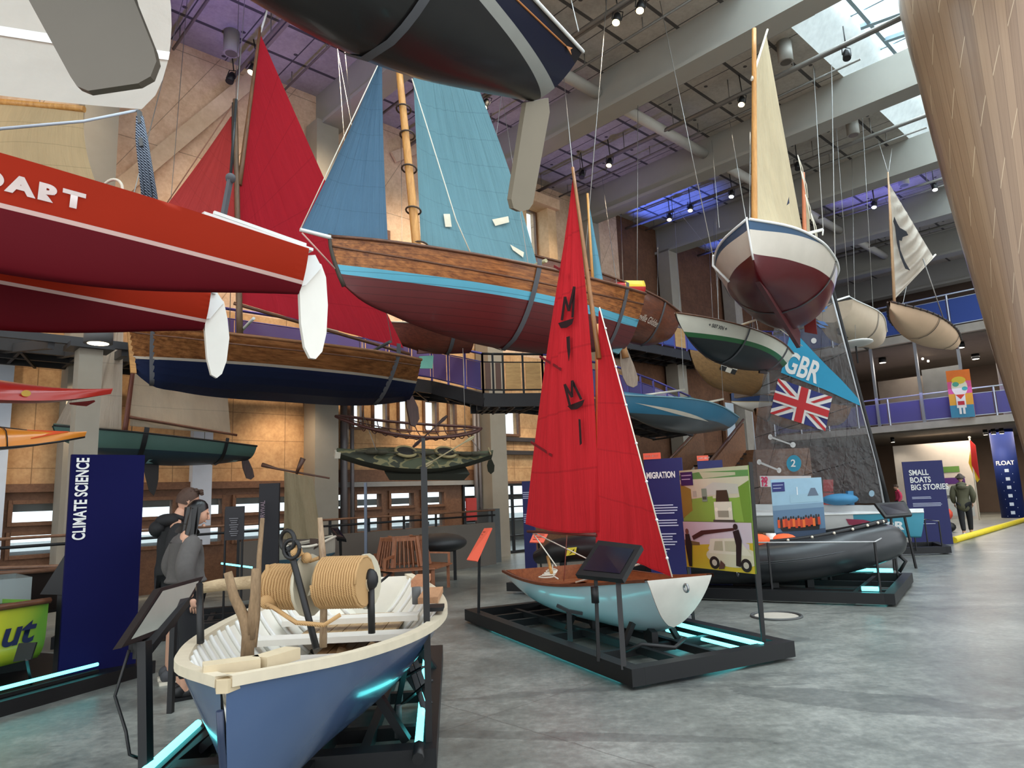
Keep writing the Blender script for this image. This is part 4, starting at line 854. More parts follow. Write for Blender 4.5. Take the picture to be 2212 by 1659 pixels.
# ---- blue fast dinghy low right of the sail
b=Boat(at(1335,856,13.5),ps=at(1562,905,16.2),name='racing_dinghy',label='teal blue fast dinghy with white flash and grey underside above the orange panel tops',cat='boat')
b.shape([(0,.02),(.6,.08),(.8,.04),(1,-.0)],[(0,-.25),(.2,-.42),(.6,-.5),(1,-.26)],[(0,.05),(.3,.55),(.7,.66),(1,.4)],[(0,.3),(.5,.75),(1,.6)])
b.hull(band('teal_hull',[(-.3,(58,64,66)),(9,(44,104,132))],slope=.02,rough=.35,coat=.2),n=30,m=14); b.deck(M((52,112,140),.4),.98,crown=.1); b.rail(M((110,150,160),.5),.015)
sdn=1 if b.y@(EYE-b.O)>0 else -1
g=G(); g.grid(lambda a,b_:b.w(*b.pt(.08+.54*a,.62-.24*a*a-.12*math.sin(math.pi*a)*b_-.0,sdn,.012)),20,3); g.build('hull_flash',M((190,184,168),.5),b.root)
g=G(); g.ball(b.w(3.92,0,-.12),.12,.18,.16,n=10); g.build('stern_cone',GREYS,b.root); g=G(); g.prism([b.w(*p) for p in ((2.4,-.02,.1),(3.1,-.02,.1),(3.0,-.02,.3),(2.5,-.02,.34))],b.y*.4); g.build('seat_fairing',M((70,110,120),.5),b.root)
for t_,pa,pb_ in ((.5,(1478,842),(1360,858)),(.85,(1562,862),(1515,872))):
    g=G(); a_=at(*pa,15.); c_=at(*pb_,14.4); g.tube([a_,c_],.025,6); g.build('spreader_bar',OFFW,b.root); cable(a_,pz(pa[0]-22,pa[1]-400,CEIL_Z),label='cable to the %s spreader bar of the teal dinghy'%('front' if t_<.6 else 'rear'))
# ---- brown hull with a cross emblem, painted prow boat, brown bow
b=Boat(at(1489,760,17.),ps=at(1626,815,19.2),name='rowing_boat',label='brown hull with black and white cross emblem under the white and green boat',cat='rowing boat')
b.shape([(0,.05),(1,.0)],[(0,-.4),(.3,-.65),(1,-.55)],[(0,.02),(.3,.5),(1,.5)],[(0,.3),(1,.6)],rake0=.3); b.hull(wood((110,80,44),(150,112,66)),n=20,m=10); b.deck(DARKW)
sdn=1 if b.y@(EYE-b.O)>0 else -1; o3=lambda t,h,f=.015: b.w(*b.pt(t,h,sdn,f))
g=G(); 
for k,(t,h,m_) in enumerate(((.3,.7,0),(.36,.7,1),(.42,.7,0),(.36,.55,0),(.36,.85,0),(.3,.55,1),(.42,.55,1),(.3,.85,1),(.42,.85,1))):
    g.poly([o3(t-.03,h-.075),o3(t+.03,h-.075),o3(t+.03,h+.075),o3(t-.03,h+.075)],m_)
g.build('cross_emblem',[M((214,206,190),.6),M((26,24,24),.6)],b.root); g=G(); g.box(b.w(b.L*.97,0,-.25),b.x*.06,b.y*.5,b.z*.3); g.build('transom_plate',M((150,150,148),.4,.4),b.root); cable(b.w(1.2,0,.02),pz(1530,500,CEIL_Z),label='thin cable over the brown hull with the cross emblem')
b=Boat(at(1577,835,20.8),az=52,L=4.4,name='fishing_boat',label='Mediterranean boat with tall curved prow, navy and white, below the brown emblem hull',cat='fishing boat')
b.shape([(0,.12),(.12,-.1),(.4,-.28),(1,-.1)],[(0,-.5),(.1,-.62),(.5,-.75),(1,-.5)],[(0,.02),(.2,.42),(.5,.6),(1,.2)],[(0,.2),(.5,.65),(1,.4)]); b.hull(band('prow_hull',[(-.46,(206,198,186)),(-.44,(180,150,80)),(9,(30,52,92))],rough=.4),n=26,m=14); b.deck(DARKW,.95); b.rail(wood((110,60,36),(160,96,56)),.04)
b.blade([(1576,800),(1584,798),(1588,835),(1578,850)],wood((112,70,40),(150,100,60),(8,8,1)),.08,'prow_post'); g=G(); g.tube([at(1634,848,20.6),at(1680,845,20.)],.03,6); g.build('spreader_bar',OFFW,b.root); cable(at(1634,848,20.6),pz(1614,500,CEIL_Z),label='cable to the spreader of the navy and white curved prow boat')
b=Boat(at(1631,882,18.6),az=60,L=3.4,name='rowing_boat',label='plain brown bow half hidden by the flag panel of the clear sail',cat='rowing boat')
b.shape([(0,-.02),(.3,.13),(1,.1)],[(0,-.2),(.3,-.5),(1,-.4)],[(0,.05),(.4,.5),(1,.5)],[(0,.4),(1,.6)]); b.hull(wood((96,60,34),(140,92,56)),n=16,m=10); b.deck(DARKW); b.strap(.12,STEEL,.05); cable(b.w(.6,0,.1),pz(1600,560,CEIL_Z),label='thin cable behind the flag panel holding the plain brown bow')
# ---- cream hull and canoe on the right
b=Boat(at(1796,655,17.),az=38,L=4.3,name='sailing_dinghy',label='cream flat-bottomed hull with dark keel line right of the clear sail',cat='sailing boat')
b.shape([(0,.0),(.5,-.02),(1,-.1)],[(0,-.5),(.4,-.75),(1,-.55)],[(0,.5),(.5,.72),(1,.45)],[(0,.75),(.5,.85),(1,.7)],p=4); b.hull(M((206,188,164),.5,0,.06,4),n=24,m=14); b.deck(WHITE,.98); b.rail(WHITE,.016)
g=G(); g.poly([b.w(*b.pt(0,h,1)) for h in np.linspace(0,1,12)]+[b.w(*b.pt(0,h,-1)) for h in np.linspace(1,0,12)]); g.build('bow_transom',M((206,188,164),.5),b.root); g=G(); g.prism([b.w(.4,-.03,-.72),b.w(3.7,-.03,-.66),b.w(3.8,-.03,-.58),b.w(2.4,-.03,-.58),b.w(.4,-.03,-.58)],b.y*.06); g.build('keel_fin',M((40,38,36),.6),b.root); b.strap(.42,SLING,.05,top=.1)
g=G(); g.tube([at(1834,640,17.4),at(1802,650,17.)],.025,6); g.tube([at(1834,640,17.4),at(1886,668,18.4)],.01,6); g.build('spreader_bar',WHITE,b.root); cable(at(1834,640,17.4),pz(1803,230,CEIL_Z),label='cable to the white spreader of the cream hull'); cable(at(1886,668,18.4),pz(1862,240,CEIL_Z),label='long straight cable left of the lateen sail',r=.008)
b=Boat(at(1921,652,14.),ps=at(2056,742,16.4),name='sailing_canoe',label='cream canoe with laced rim under the small lateen sail',cat='canoe')
b.shape([(0,.0),(.5,-.03),(1,.04)],[(0,-.15),(.2,-.34),(.6,-.4),(1,-.16)],[(0,.02),(.3,.4),(.7,.42),(1,.2)],[(0,.3),(.5,.8),(1,.7)]); b.hull(M((210,178,146),.6,0,.06,4),n=24,m=12); b.deck(DARKW,.93); b.rail(M((64,44,38),.6),.02)
for t_ in (.4,.82): b.strap(t_,STEEL,.03)
g=G(); 
for t_ in np.linspace(.05,.97,18): 
    for sd in (1,-1): g.box(b.w(*b.pt(t_,1,sd,.015)),b.x*.03,b.y*.02,b.z*.02)
g.build('lacing',STEEL,b.root); g=G(); g.bar(b.w(b.L-.1,0,.02),b.w(b.L+.55,.05,.02),.04,.03); g.build('steering_paddle',M((90,40,34),.6),b.root)
Ys=14.3; tk,ck_,hd_=at(1931,645,Ys),at(2016,555,Ys+1.1),at(1920,395,Ys)
r=b.root
g=G()
def lat(a,b_):
    p=(tk*(1-a)+ck_*a)*(1-b_)+hd_*b_*1.0; p=(tk*(1-a)+ck_*a)*(1-b_)+hd_*b_; f=math.sin(math.pi*a)*math.sin(math.pi*min(1,b_*1.1))
    return p+A3(-.05,-.3,0)*f-ZA*.14*f*(1-b_)+A3(.02,-.075,.03)*math.sin(58*(b_*.9)+4*a-3*a*a)*math.sin(math.pi*min(1,a*1.0))**.6*(1-b_)
g.grid(lat,40,90); g.build('lateen_sail',cloth((222,214,200),0,'t',(10,10),.3,.4),r)
g=G(); g.tube([at(1932,652,Ys),at(1924,480,Ys),at(1918,372,Ys)],[.03,.03,.015],8); g.build('mast',wood((190,150,110),(220,184,146),(8,8,1)),r); g=G(); g.tube([tk,ck_+(ck_-tk)*.06],.02,8); g.build('boom',OFFW,r)
pxs=[(1932,468),(1938,482),(1944,492),(1958,500),(1962,508),(1950,512),(1948,520),(1942,518),(1945,540),(1955,565),(1966,584),(1956,580),(1946,556),(1938,525),(1934,490),(1930,478)]
LS=[(proj(p),p) for p in (lat(i/40,j/90) for i in range(41) for j in range(91))]
def onlat(x,y): s_,p=min(LS,key=lambda t:(t[0][0]-x)**2+(t[0][1]-y)**2); return at(x,y,p[1]-.09)
g=G(); P=[onlat(x,y) for x,y in pxs]; ym=float(np.mean([p[1] for p in P])); P=[at(x,y,ym-.05) for x,y in pxs]; g.prism(P,A3(.0,.01,0)); eb=g.build('sail_emblem',M((30,32,40),.7),r); 
cable(at(1918,372,Ys),pz(1896,300,CEIL_Z),label='left cable of the pair meeting at the lateen sail masthead'); cable(at(1919,375,Ys),pz(1927,318,CEIL_Z),label='right cable of the pair meeting at the lateen sail masthead'); cable(b.w(1.3,.3,.0),pz(1990,470,CEIL_Z),label='thin cable behind the lateen sail to the middle of the canoe'); cable(b.w(1.9,-.4,.02),b.w(1.3,-.3,1.)+ZA*.3,label='white rope bridle on the canoe below the lateen sail',r=.012)
p=at(1848,742,17.); r=thing('foiling_board','small white pointed float hanging behind the mast of the clear sail','float',p); g=G(); g.ball(p,.38,.5,.07,n=14); g.build('float_body',WHITE,r); g=G(); g.bar(p-ZA*.07,p-ZA*.5,.03); g.build('strut',STEEL,r); cable(p,pz(1840,330,CEIL_Z),label='cable over the small white float')
# ---- kayaks on the left
def kayak(O,az,L,label,mt,mb,bw=.28,dz=.16,rk=.15,tip=.0):
    b=Boat(O,az,L,name='kayak',label=label,cat='kayak',roll=44)
    b.shape([(0,tip),(.12,-.01),(.5,-.03),(1,-.02)],[(0,tip-.03),(.12,-.1),(.4,-dz-.06),(1,-dz)],[(0,.012),(.15,bw*.45),(.45,bw),(1,bw)],[(0,.1),(.5,.6),(1,.7)],rake0=rk)
    b.hull(mb,n=24,m=10); b.deck(mt,1.0,crown=.07); return b
b=kayak(at(235,857,7.9),214,2.9,'glossy red sea kayak end with yellow badges at the left edge',M((190,44,32),.3,0,.03,coat=.5),M((130,26,28),.3,coat=.3),.2,.13,.1,.05)
def dk(t,y,z=.06): p=b.pt(t,1,1); return b.w(p[0],y,p[2]+z*(1-abs(y)/max(p[1],.01))*1.0+.004)
side=1 if b.y@(EYE-b.O)>0 else -1
for t_,r_ in ((.52,.11),(.3,.045)):
    g=G(); g.poly([b.w(*(b.pt(t_+r_*math.cos(a)/b.L,1,side)*A3(1,.0,1)+A3(0,side*(.12*b.pt(t_,1,1)[1]/.2+r_*.35*math.sin(a)+.02),.062-.03*math.sin(a)))) for a in np.linspace(0,6.2832,17)[:-1]]); g.build('deck_badge',M((222,180,80),.5),b.root)
b.blade([(190,868),(205,866),(186,876),(165,874),(150,872)],M((110,30,28),.5),.03,'skeg'); cable(b.w(1.8,0,.07),pz(60,-100,CEIL_Z),label='cable hidden behind the catamaran, holding the red kayak')
b=kayak(at(180,947,7.7),214,2.7,'orange and yellow sea kayak end with white underside at the left edge',M((226,140,44),.35,0,.05,coat=.3),M((196,196,192),.35),.22,.15,.12,.03)
g=G(); 
for t_ in (.28,.4,.55):
    p=[b.pt(t_,1,1)*(1-q)+b.pt(t_,1,-1)*q for q in (0,.25,.5,.75,1)]; g.tube([b.w(*(x+A3(0,0,.075*math.sin(math.pi*q)+.008))) for x,q in zip(p,(0,.25,.5,.75,1))],.006,5)
g.build('deck_line',BLACK,b.root); g=G(); g.poly([b.w(*(b.pt(t,1,1)*(1-q)+b.pt(t,1,-1)*q+A3(0,0,.075*math.sin(math.pi*q)+.004))) for t,q in ((.06,.5),(.2,.2),(.2,.8))]); g.build('deck_patch',M((216,84,44),.4),b.root)
g=G(); g.tube([b.w(*(b.pt(t,1,1)+A3(0,.0,.0))) for t in np.linspace(0,1,12)],.012,5); g.tube([b.w(*(b.pt(t,1,-1))) for t in np.linspace(0,1,12)],.012,5); g.build('deck_edge',STEEL,b.root); cable(b.w(1.6,0,.07),pz(20,-100,CEIL_Z),label='cable hidden behind the catamaran, holding the orange kayak')
# ---- green dinghy with grey sails
b=Boat(at(115,920,11.3),ps=at(535,970,13.3),name='sailing_dinghy',label='small green sailing dinghy with grey canvas sails, brown mast and dark blades',cat='sailing boat')
b.shape([(0,.0),(.5,.0),(1,.02)],[(0,-.22),(.2,-.38),(.45,-.47),(.8,-.36),(1,-.22)],[(0,.08),(.3,.5),(.65,.6),(1,.5)],[(0,.5),(.5,.8),(1,.7)],p=4,rake0=.15)
b.hull(band('green_hull',[(-.33,(34,52,62)),(9,(74,104,96))],slope=.05,rough=.4),n=28,m=14); b.deck(M((90,116,110),.5),.97,crown=.05); b.rail(STEEL,.016)
g=G(); sdn=1 if b.y@(EYE-b.O)>0 else -1; g.poly([b.w(*b.pt(t,h,sdn,.01)) for t,h in ((.45,.14),(.93,.1),(.93,.02),(.45,.02))]); g.build('painted_bottom_sheen',M((150,196,200),.3),b.root)  # pale patch paints a sheen of light on the bottom
b.spar(b.cp(270,932)-A3(0,0,.1),b.cp(300,705),.045,.03,wood((84,44,34),(120,66,50),(8,8,1))); GC=cloth((206,194,174),5,'t',(12,6),.35,.4,.75)
b.sail([(280,920),(498,937),(480,700),(292,700)],GC,camber=.14,wr=.02,freq=4,name='mainsail'); b.sail([(120,917),(262,928),(268,650),(262,650)],cloth((200,190,176),4,'t',(14,4),.3,.4),camber=.1,wr=.012,freq=5,name='jib'); b.spar(b.cp(274,900),b.cp(512,940),.028,.022,wood((84,50,38),(120,74,54)),'boom')
b.blade([(308,1000),(343,1002),(342,1035),(338,1055),(332,1071),(322,1060),(314,1030)],M((30,26,26),.6),.03,'daggerboard'); b.blade([(521,985),(532,984),(546,1015),(549,1030),(542,1036),(532,1033),(524,1010)],wood((40,26,24),(66,44,38),(8,8,1)),.03); b.strap(.4,STEEL,.08,top=.1); b.strap(.82,STEEL,.06,top=.08)
cable(b.w(*b.pt(.4,1,1)),b.w(*b.pt(.4,1,1))+ZA*1.5,label='short dark cable in front of the grey canvas jib'); cable(b.w(*b.pt(.8,1,1)),b.w(*b.pt(.8,1,1))+ZA*1.45,label='short dark cable behind the foot of the grey canvas sail'); 
# ---- skin boat frame and camouflaged kayak
O=at(725,915,13.2); e=at(1040,940,14.5); r=thing('skin_boat','bare dark wooden kayak frame hanging above the camouflaged kayak','boat frame',O); d=nrm(e-O); L=float(np.linalg.norm(e-O)); sd=nrm(nrm(np.cross(ZA,d))+ZA*.42); DK=wood((56,28,26),(92,50,42),(1,8,8))
bw=lambda t: .48*math.sin(math.pi*min(max(t,.0),1))**.6
g=G()
for s_ in (1,-1): g.tube([O+d*L*t+sd*s_*bw(t)+ZA*.14*(2*t-1)**2 for t in np.linspace(0,1,25)],.03,6)
g.build('gunwale',DK,r); g=G()
for s_,z_ in ((.7,-.1),(0,-.14),(-.7,-.1)): g.tube([O+d*L*t+sd*s_*bw(t)*.8+ZA*(.14*(2*t-1)**2+z_*math.sin(math.pi*t)) for t in np.linspace(.02,.98,25)],.013,5)
g.build('stringer',DK,r); g=G()
for t in np.linspace(.1,.9,13): g.tube([O+d*L*t+sd*bw(t)*math.cos(a)+ZA*(.14*(2*t-1)**2-.14*math.sin(a)) for a in np.linspace(0,math.pi,8)],.011,5)
g.build('rib',DK,r)
def paddle(p,q,label,m1,bl=.28,bw_=.07):
    r=thing('paddle',label,'paddle',p); d=nrm(q-p); s=nrm(np.cross(d,A3(0,1,0))); g=G(); g.tube([p,q],.014,6); g.build('shaft',m1,r)
    for e_,k in ((p,1),(q,-1)): g=G(); g.prism([e_+d*k*(bl*t)+s*w_ for t,w_ in ((0,-.02),(.35,-bw_*.5),(.9,-.02),(.9,.02),(.35,bw_*.5),(0,.02))],A3(0,.012,0)); g.build('blade',m1,r)
paddle(at(966,898,13.),at(892,966,12.8),'dark double paddle slanting through the kayak frame',M((60,40,36),.6)); 
cable(O+d*L*.2+sd*.3,O+d*L*.2+sd*.3+ZA*1.6,label='thin pale cable on the left of the wooden kayak frame'); cable(O+d*L*.88,O+d*L*.88+ZA*1.8,label='thin pale cable on the right of the wooden kayak frame')
b=Boat(at(726,983,13.),ps=at(1062,988,14.3),roll=-32,name='kayak',label='camouflaged two-seat canvas kayak with small rudder above the floor exhibits',cat='kayak')
b.shape([(0,.06),(.2,.0),(.8,.0),(1,.08)],[(0,-.06),(.15,-.2),(.5,-.29),(.85,-.2),(1,-.04)],[(0,.03),(.25,.36),(.6,.4),(1,.02)],[(0,.3),(.5,.75),(1,.3)]); b.hull(M((44,46,34),.8,0,.1,6),n=28,m=12)
def mat_camo():
    t=NT('camouflage_canvas'); v=t.coord('Object',(1,1.6,1)); n=t.noise(v,2.4,2,.4); return t.fin(t.ramp(n,[(0,lin((74,78,58))),(.45,lin((74,78,58))),(.5,lin((120,112,78))),(.57,lin((52,54,42)))],'CONSTANT'),.85)
b.deck(mat_camo(),.98,crown=.09); g=G(); sdn=1 if b.y@(EYE-b.O)>0 else -1; g.prism([b.w(x,0,z) for x,z in ((.9,-.22),(2.6,-.22),(2.5,-.36),(1.0,-.36))],b.y*sdn*.3); g.build('keel_float',M((40,42,32),.8),b.root)
for t_ in (.42,.68):
    g=G(); c=b.w(b.L*t_,0,.1); g.ring(c,b.z,.2,.03,18); g.build('cockpit_coaming',M((150,136,96),.8),b.root); g=G(); g.tube([c-b.z*.03,c+b.z*.015],.17,16); g.build('cockpit_seat',M((36,34,30),.9),b.root)
g=G()
for t_ in (.2,.26,.55,.8,.86): p=b.w(b.L*t_,-.1,.12); g.ball(p,.14,.09,.05,n=8); g.bar(p-b.x*.3+b.z*.02,p+b.x*.35,.03)
g.build('stowed_kit',M((66,62,48),.9),b.root); b.blade([(1055,995),(1062,992),(1068,1005),(1067,1018),(1060,1024),(1054,1018),(1052,1006)],M((44,46,34),.7),.02); g=G(); g.bar(b.w(b.L-.1,-.14,.14),b.w(b.L-.05,.14,.14),.03); g.build('rudder_yoke',M((130,116,84),.7),b.root); g=G(); g.box(b.w(.02,0,.02),b.x*.05,b.y*.06,b.z*.06); g.build('bow_cap',OFFW,b.root)
paddle(b.w(1.55,-.45,-.0),b.w(2.7,.1,.42),'pale double paddle laid across the camouflaged kayak',M((170,156,120),.7)); cable(b.w(.75,-.1,.08),at(786,900,13.3),label='thin cable from the kayak frame down to the camouflaged kayak bow'); cable(b.w(2.9,.1,.08),at(1000,925,14.2),label='thin cable from the kayak frame down to the camouflaged kayak stern')
cable(at(752,955,13.2)-ZA*.1,at(752,925,13.2)+ZA*.2,label='short strap at the left tip of the camouflaged kayak')
# ================================================================ exhibits on the floor
def obar(g,p,q,wd,h=None,m=0): g.bar(p,q,wd,h,m)
def stand(name,label,C4,z=.1,h=.14,wd=.13,cross=(.3,.7),rails=(.3,.7),cat='display stand'):
    """low black steel frame: C4 = floor corners in order"""
    r=thing(name,label,cat,C4[0]); n=4
    for i in range(4):
        a,b=C4[i],C4[(i+1)%4]; g=G(); d=nrm(b-a); e_=wd/2 if i%2==0 else -wd/2; g.bar(a-d*e_+ZA*(z),b+d*e_+ZA*(z),wd,h); g.build('side_beam',STEEL,r)
    for k in rails:
        g=G(); a=C4[0]*(1-k)+C4[1]*k; b=C4[3]*(1-k)+C4[2]*k; g.bar(a+ZA*(z-.02),b+ZA*(z-.02),.07,.08); g.build('inner_rail',STEEL,r)
    for k in cross:
        g=G(); a=C4[0]*(1-k)+C4[3]*k; b=C4[1]*(1-k)+C4[2]*k; g.bar(a+ZA*(z+.0),b+ZA*(z+.0),.06,.07); g.build('cross_bar',STEEL,r)
    return r
def tube_light(r,p,q,rad=.022,mat=None,name='light_tube'): g=G(); g.tube([p,q],rad,8); return g.build(name,mat or CYAN,r)
# ---------- blue working boat
BO=pz(487,1482,.92)+A3(0,-.02,0)
S=[A3(-.6,4.45,0),A3(-.86,7.3,0),A3(-2.2,7.2,0),A3(-2.12,3.6,0)]; S[3]=A3(-2.1,4.3,0)
r=stand('display_stand','black steel stand with cyan light tubes under the blue working boat',[S[0],S[1],S[2],S[3]],cross=(.25,.5,.75),rails=(.2,.5,.8))
tube_light(r,pz(922,1402,.16),pz(905,1610,.16),.028); tube_light(r,pz(300,1677,.2),pz(428,1562,.2),.023); g=G(); g.bar(pz(300,1677,.2)-ZA*.07,pz(428,1562,.2)-ZA*.07,.1,.1); g.build('tube_channel',BLACK,r)
g=G(); g.tube([pz(905,1612,.16),pz(903,1640,.15)],.035,8); g.build('tube_socket',BLACK,r)
for a,b in (((885,1393,.75),(928,1520,.2)),((888,1440,.6),(925,1560,.2)),((870,1520,.3),(930,1470,.35)),((862,1470,.5),(915,1440,.2)),((850,1565,.15),(880,1420,.5))):
    g=G(); g.bar(at(a[0],a[1],5.4),at(b[0],b[1],5.1),.04,.012); g.build('brace',STEEL,r)
for Y_ in (4.7,5.6,6.4):
    g=G(); g.bar(A3(-.75,Y_,.12),A3(-1.0,Y_,.5),.07,.05); g.build('cradle_arm',STEEL,r); g=G(); g.bar(A3(-2.05,Y_,.12),A3(-1.6,Y_,.5),.07,.05); g.build('cradle_arm',STEEL,r)
g=G(); g.bar(A3(-1.25,3.3,.1),A3(-1.35,6.6,.12),.12,.1); g.bar(A3(-1.3,3.6,.12),A3(-1.3,3.6,.34),.12,.12); g.bar(A3(-1.35,6.,.12),A3(-1.35,6.,.36),.12,.12); g.build('keel_support',STEEL,r)
for k in range(4):
    g=G(); p=pz(868-3*k,1480+38*k,.12); g.tube([p,p+ZA*.1],.02,6); g.build('bolt',GREYS,r)
b=Boat(BO,az=-2.6,L=3.62,name='working_boat',label='blue clinkerless working boat with cream gunwale, white interior and rope winch',cat='boat'); BW=b
b.root['label']='smooth blue working boat with cream gunwale and white interior, carrying a log rope winch'
b.shape([(0,0.02),(.3,-.06),(.6,-.08),(1,.02)],[(0,-.5),(.08,-.6),(.3,-.64),(.7,-.64),(1,-.4)],[(0,.012),(.1,.3),(.25,.53),(.45,.7),(.6,.73),(.8,.62),(1,.34)],[(0,.05),(.2,.25),(.45,.5),(.8,.5),(1,.3)],rake0=.1,p=2.2,q=.6)
b.hull(M((66,88,124),.2,0,.05,2,coat=.4),n=44,m=18,inner=True,inmat=M((224,220,208),.6,0,.05,8),th=.035,floor_h=.25)
b.rail(M((206,194,170),.6,0,.1,10),.034,1.0,-.012,hgt=.042); 
g=G()
for t in np.linspace(.12,.95,17):
    for sd in (1,-1): g.tube([b.w(*b.pt(t,h,sd,-.045)) for h in (.3,.45,.6,.75,.9,.98)],.016,5)
g.build('frame_ribs',WHITE,b.root)
for t,z_ in ((.26,-.2),(.43,-.24),(.6,-.22),(.74,-.18)):
    g=G(); y=b.pt(t,.62,1)[1]-.03; g.box(b.w(t*b.L,0,z_),b.x*.09,b.y*y,b.z*.02); g.build('thwart',M((226,222,212),.6,0,.06,8),b.root)
g=G()
for k in range(7): g.box(b.w(.8*b.L+.0+k*.0,-.3+k*.1,-.26),b.x*.5,b.y*.047,b.z*.012)
g.build('stern_sheets',wood((150,120,80),(190,156,108),(1,8,8)),b.root)
g=G()
for k in range(5): g.box(b.w(.6*b.L,-.16+k*.08,-.37),b.x*.75,b.y*.036,b.z*.01)
g.build('bottom_boards',wood((110,80,52),(150,112,74),(1,8,8)),b.root)
g=G(); g.tube([b.w(*(b.pt(0,h,1)+A3(-.012,0,0))) for h in (0,.2,.4,.6,.8)],.014,6); g.build('stem_band',M((40,52,76),.4),b.root); g=G(); g.prism([b.w(*p) for p in ((-.015,-.022,.03),(-.015,.022,.03),(.1,.07,.033),(.1,-.07,.033))],-ZA*.05); g.build('stem_head',M((196,178,146),.7,0,.1,10),b.root)
g=G(); a,c,e=pz(438,1448,.955),pz(560,1432,.955),pz(632,1410,.955); g.bar(a,c,.1,.05); g.bar(c,e,.09,.05); g.build('bow_crossbeam',M((196,180,150),.7,0,.1,10),b.root)
g=G(); g.box(b.w(2.45,-.62,.0),b.x*.3,b.y*.07,b.z*.02); g.build('gunwale_pad',wood((170,120,84),(196,150,112),(1,6,6)),b.root); g=G(); g.box(b.w(1.95,-.68,-.02),b.x*.09,b.y*.06,b.z*.012); g.build('rowlock_plate',BLACK,b.root)
g=G(); g.box(b.w(3.0,-.5,.05),b.x*.24,b.y*.06,b.z*.025); g.build('quarter_plank',wood((160,104,72),(190,136,100),(1,6,6)),b.root); g=G(); g.tube([at(900,1290,5.6)-ZA*.05,at(899,1268,5.6)],.035,8); g.build('thole_pin',GREYS,b.root)
# winch of logs and rope in the boat
BARK=wood((92,72,50),(144,118,88),(8,8,2),3,.85); BARKL=wood((140,118,88),(186,164,130),(2,8,8),3,.85)
wn_=thing('rope_winch','old wooden winch with two drums of tan rope standing in the blue boat','winch',b.w(1.5,0,-.2))
g=G(); g.tube([at(428,1272,4.3),at(470,1264,4.3),at(540,1258,4.2),at(580,1262,4.15)],[.032,.036,.038,.038],10); g.build('log_axle',BARKL,wn_)
g=G(); g.tube([at(560,1262,4.15),at(800,1258,4.0)],.05,10); g.build('barrel_axle',BARKL,wn_)
def mat_rope():
    t=NT('coiled_rope'); v=t.coord('Object',(1,1,1)); wv=t.nd('ShaderNodeTexWave',bands_direction='DIAGONAL'); wv.inputs['Scale'].default_value=70; wv.inputs['Distortion'].default_value=.6; t.l.new(v,wv.inputs[0])
    t.bump(wv.outputs[0],.3,.004); return t.fin(t.ramp(wv.outputs[0],[(.1,lin((158,120,76))),(.7,lin((198,160,110)))]),.85)
ROPEC=mat_rope()
def drum(p,q,R,rows,name='rope_coil'):
    p,q=np.asarray(p),np.asarray(q); d=nrm(q-p); L=np.linalg.norm(q-p); a=nrm(np.cross(d,ZA)); c=np.cross(d,a); g=G(); n=rows*14
    g.tube([p+d*(L*i/n)+(R+.002*math.sin(i*.9))*(math.cos(2*math.pi*i/14)*a+math.sin(2*math.pi*i/14)*c) for i in range(n+1)],L/rows*.52,6); g.tube([p,q],R*.96,16); return g.build(name,ROPEC,wn_)
drum(at(583,1266,4.12),at(664,1268,4.06),.118,13); drum(at(697,1258,4.0),at(789,1256,3.95),.135,17)
for px,R_,th in (((668,1264),.17,.02),((690,1258),.06,.04),((793,1255),.15,.02)):
    g=G(); p=at(px[0],px[1],4.03); d=nrm(at(789,1256,3.95)-at(583,1266,4.12)); g.tube([p-d*th/2,p+d*th/2],R_,18); g.build('drum_flange',M((190,182,160),.7,0,.1,8),wn_)
def branch(pts,rad,name,mat=BARK,parent=wn_): g=G(); g.tube(pts,rad,9); return g.build(name,mat,parent)
Yb=3.35
g=G(); g.tube([at(534,1422,Yb),at(536,1372,Yb),at(528,1335,Yb),at(506,1290,Yb),at(492,1236,Yb)],[.03,.028,.026,.022,.019],10); g.tube([at(538,1380,Yb),at(545,1335,Yb),at(550,1285,Yb),at(552,1228,Yb)],[.026,.023,.02,.018],10); g.build('forked_post',BARK,wn_)
branch([at(548,1398,3.75),at(556,1330,3.8),at(560,1200,3.85),at(567,1120,3.9)],[.016,.015,.013,.012],'post')
branch([at(698,1398,4.0),at(699,1320,4.0),at(697,1200,4.0),at(691,1118,4.0)],[.021,.02,.019,.014],'post',wood((110,84,60),(176,152,122),(8,8,2)))
g=G(); g.tube([at(684,1402,3.75),at(655,1290,3.85),at(632,1205,3.9),at(622,1180,3.9)],.018,7); g.ring(at(621,1168,3.9),A3(.6,1,0),.055,.012,16); g.ring(at(630,1186,3.88),A3(.3,1,0),.05,.011,16); g.build('iron_bar',BLACK,wn_)
g=G(); g.tube([at(433,1388,4.0),at(431,1262,4.2)],.02,7); g.build('iron_post',BLACK,wn_); g=G(); g.tube([at(803,1368,4.0),at(801,1262,4.0)],.02,8); g.ball(at(800,1252,4.0),.045,.045,.06,n=10); g.build('iron_post',BLACK,wn_)
g=G()
g.tube([at(690,1205,4.),at(670,1212,4.),at(655,1198,3.95),at(640,1190,3.9)],.012,6); g.ball(at(640,1192,3.9),.035,n=8); g.ball(at(662,1205,3.95),.03,n=8)
g.tube([at(570,1302,4.),at(590,1312,3.9),at(640,1345,3.8),at(700,1350,3.75),at(735,1328,3.75)],.012,6); g.ball(at(578,1300,4.),.05,.04,.04,n=9); g.tube([at(578,1220,4.05),at(574,1300,4.)],.012,6); g.build('loose_rope',ROPEC,wn_)
g=G(); p=at(676,1275,3.9); g.prism([p+A3(-.03,0,-.03),p+A3(.05,0,.0),p+A3(.06,.0,.08),p+A3(.0,0,.06)],A3(0,.06,0)); g.build('wooden_cleat',M((186,176,152),.7),wn_)
g=G(); g.tube([at(795,1232,4.3),at(845,1238,4.6),at(802,1272,4.2)],.01,5); g.build('black_cord',BLACK,wn_)
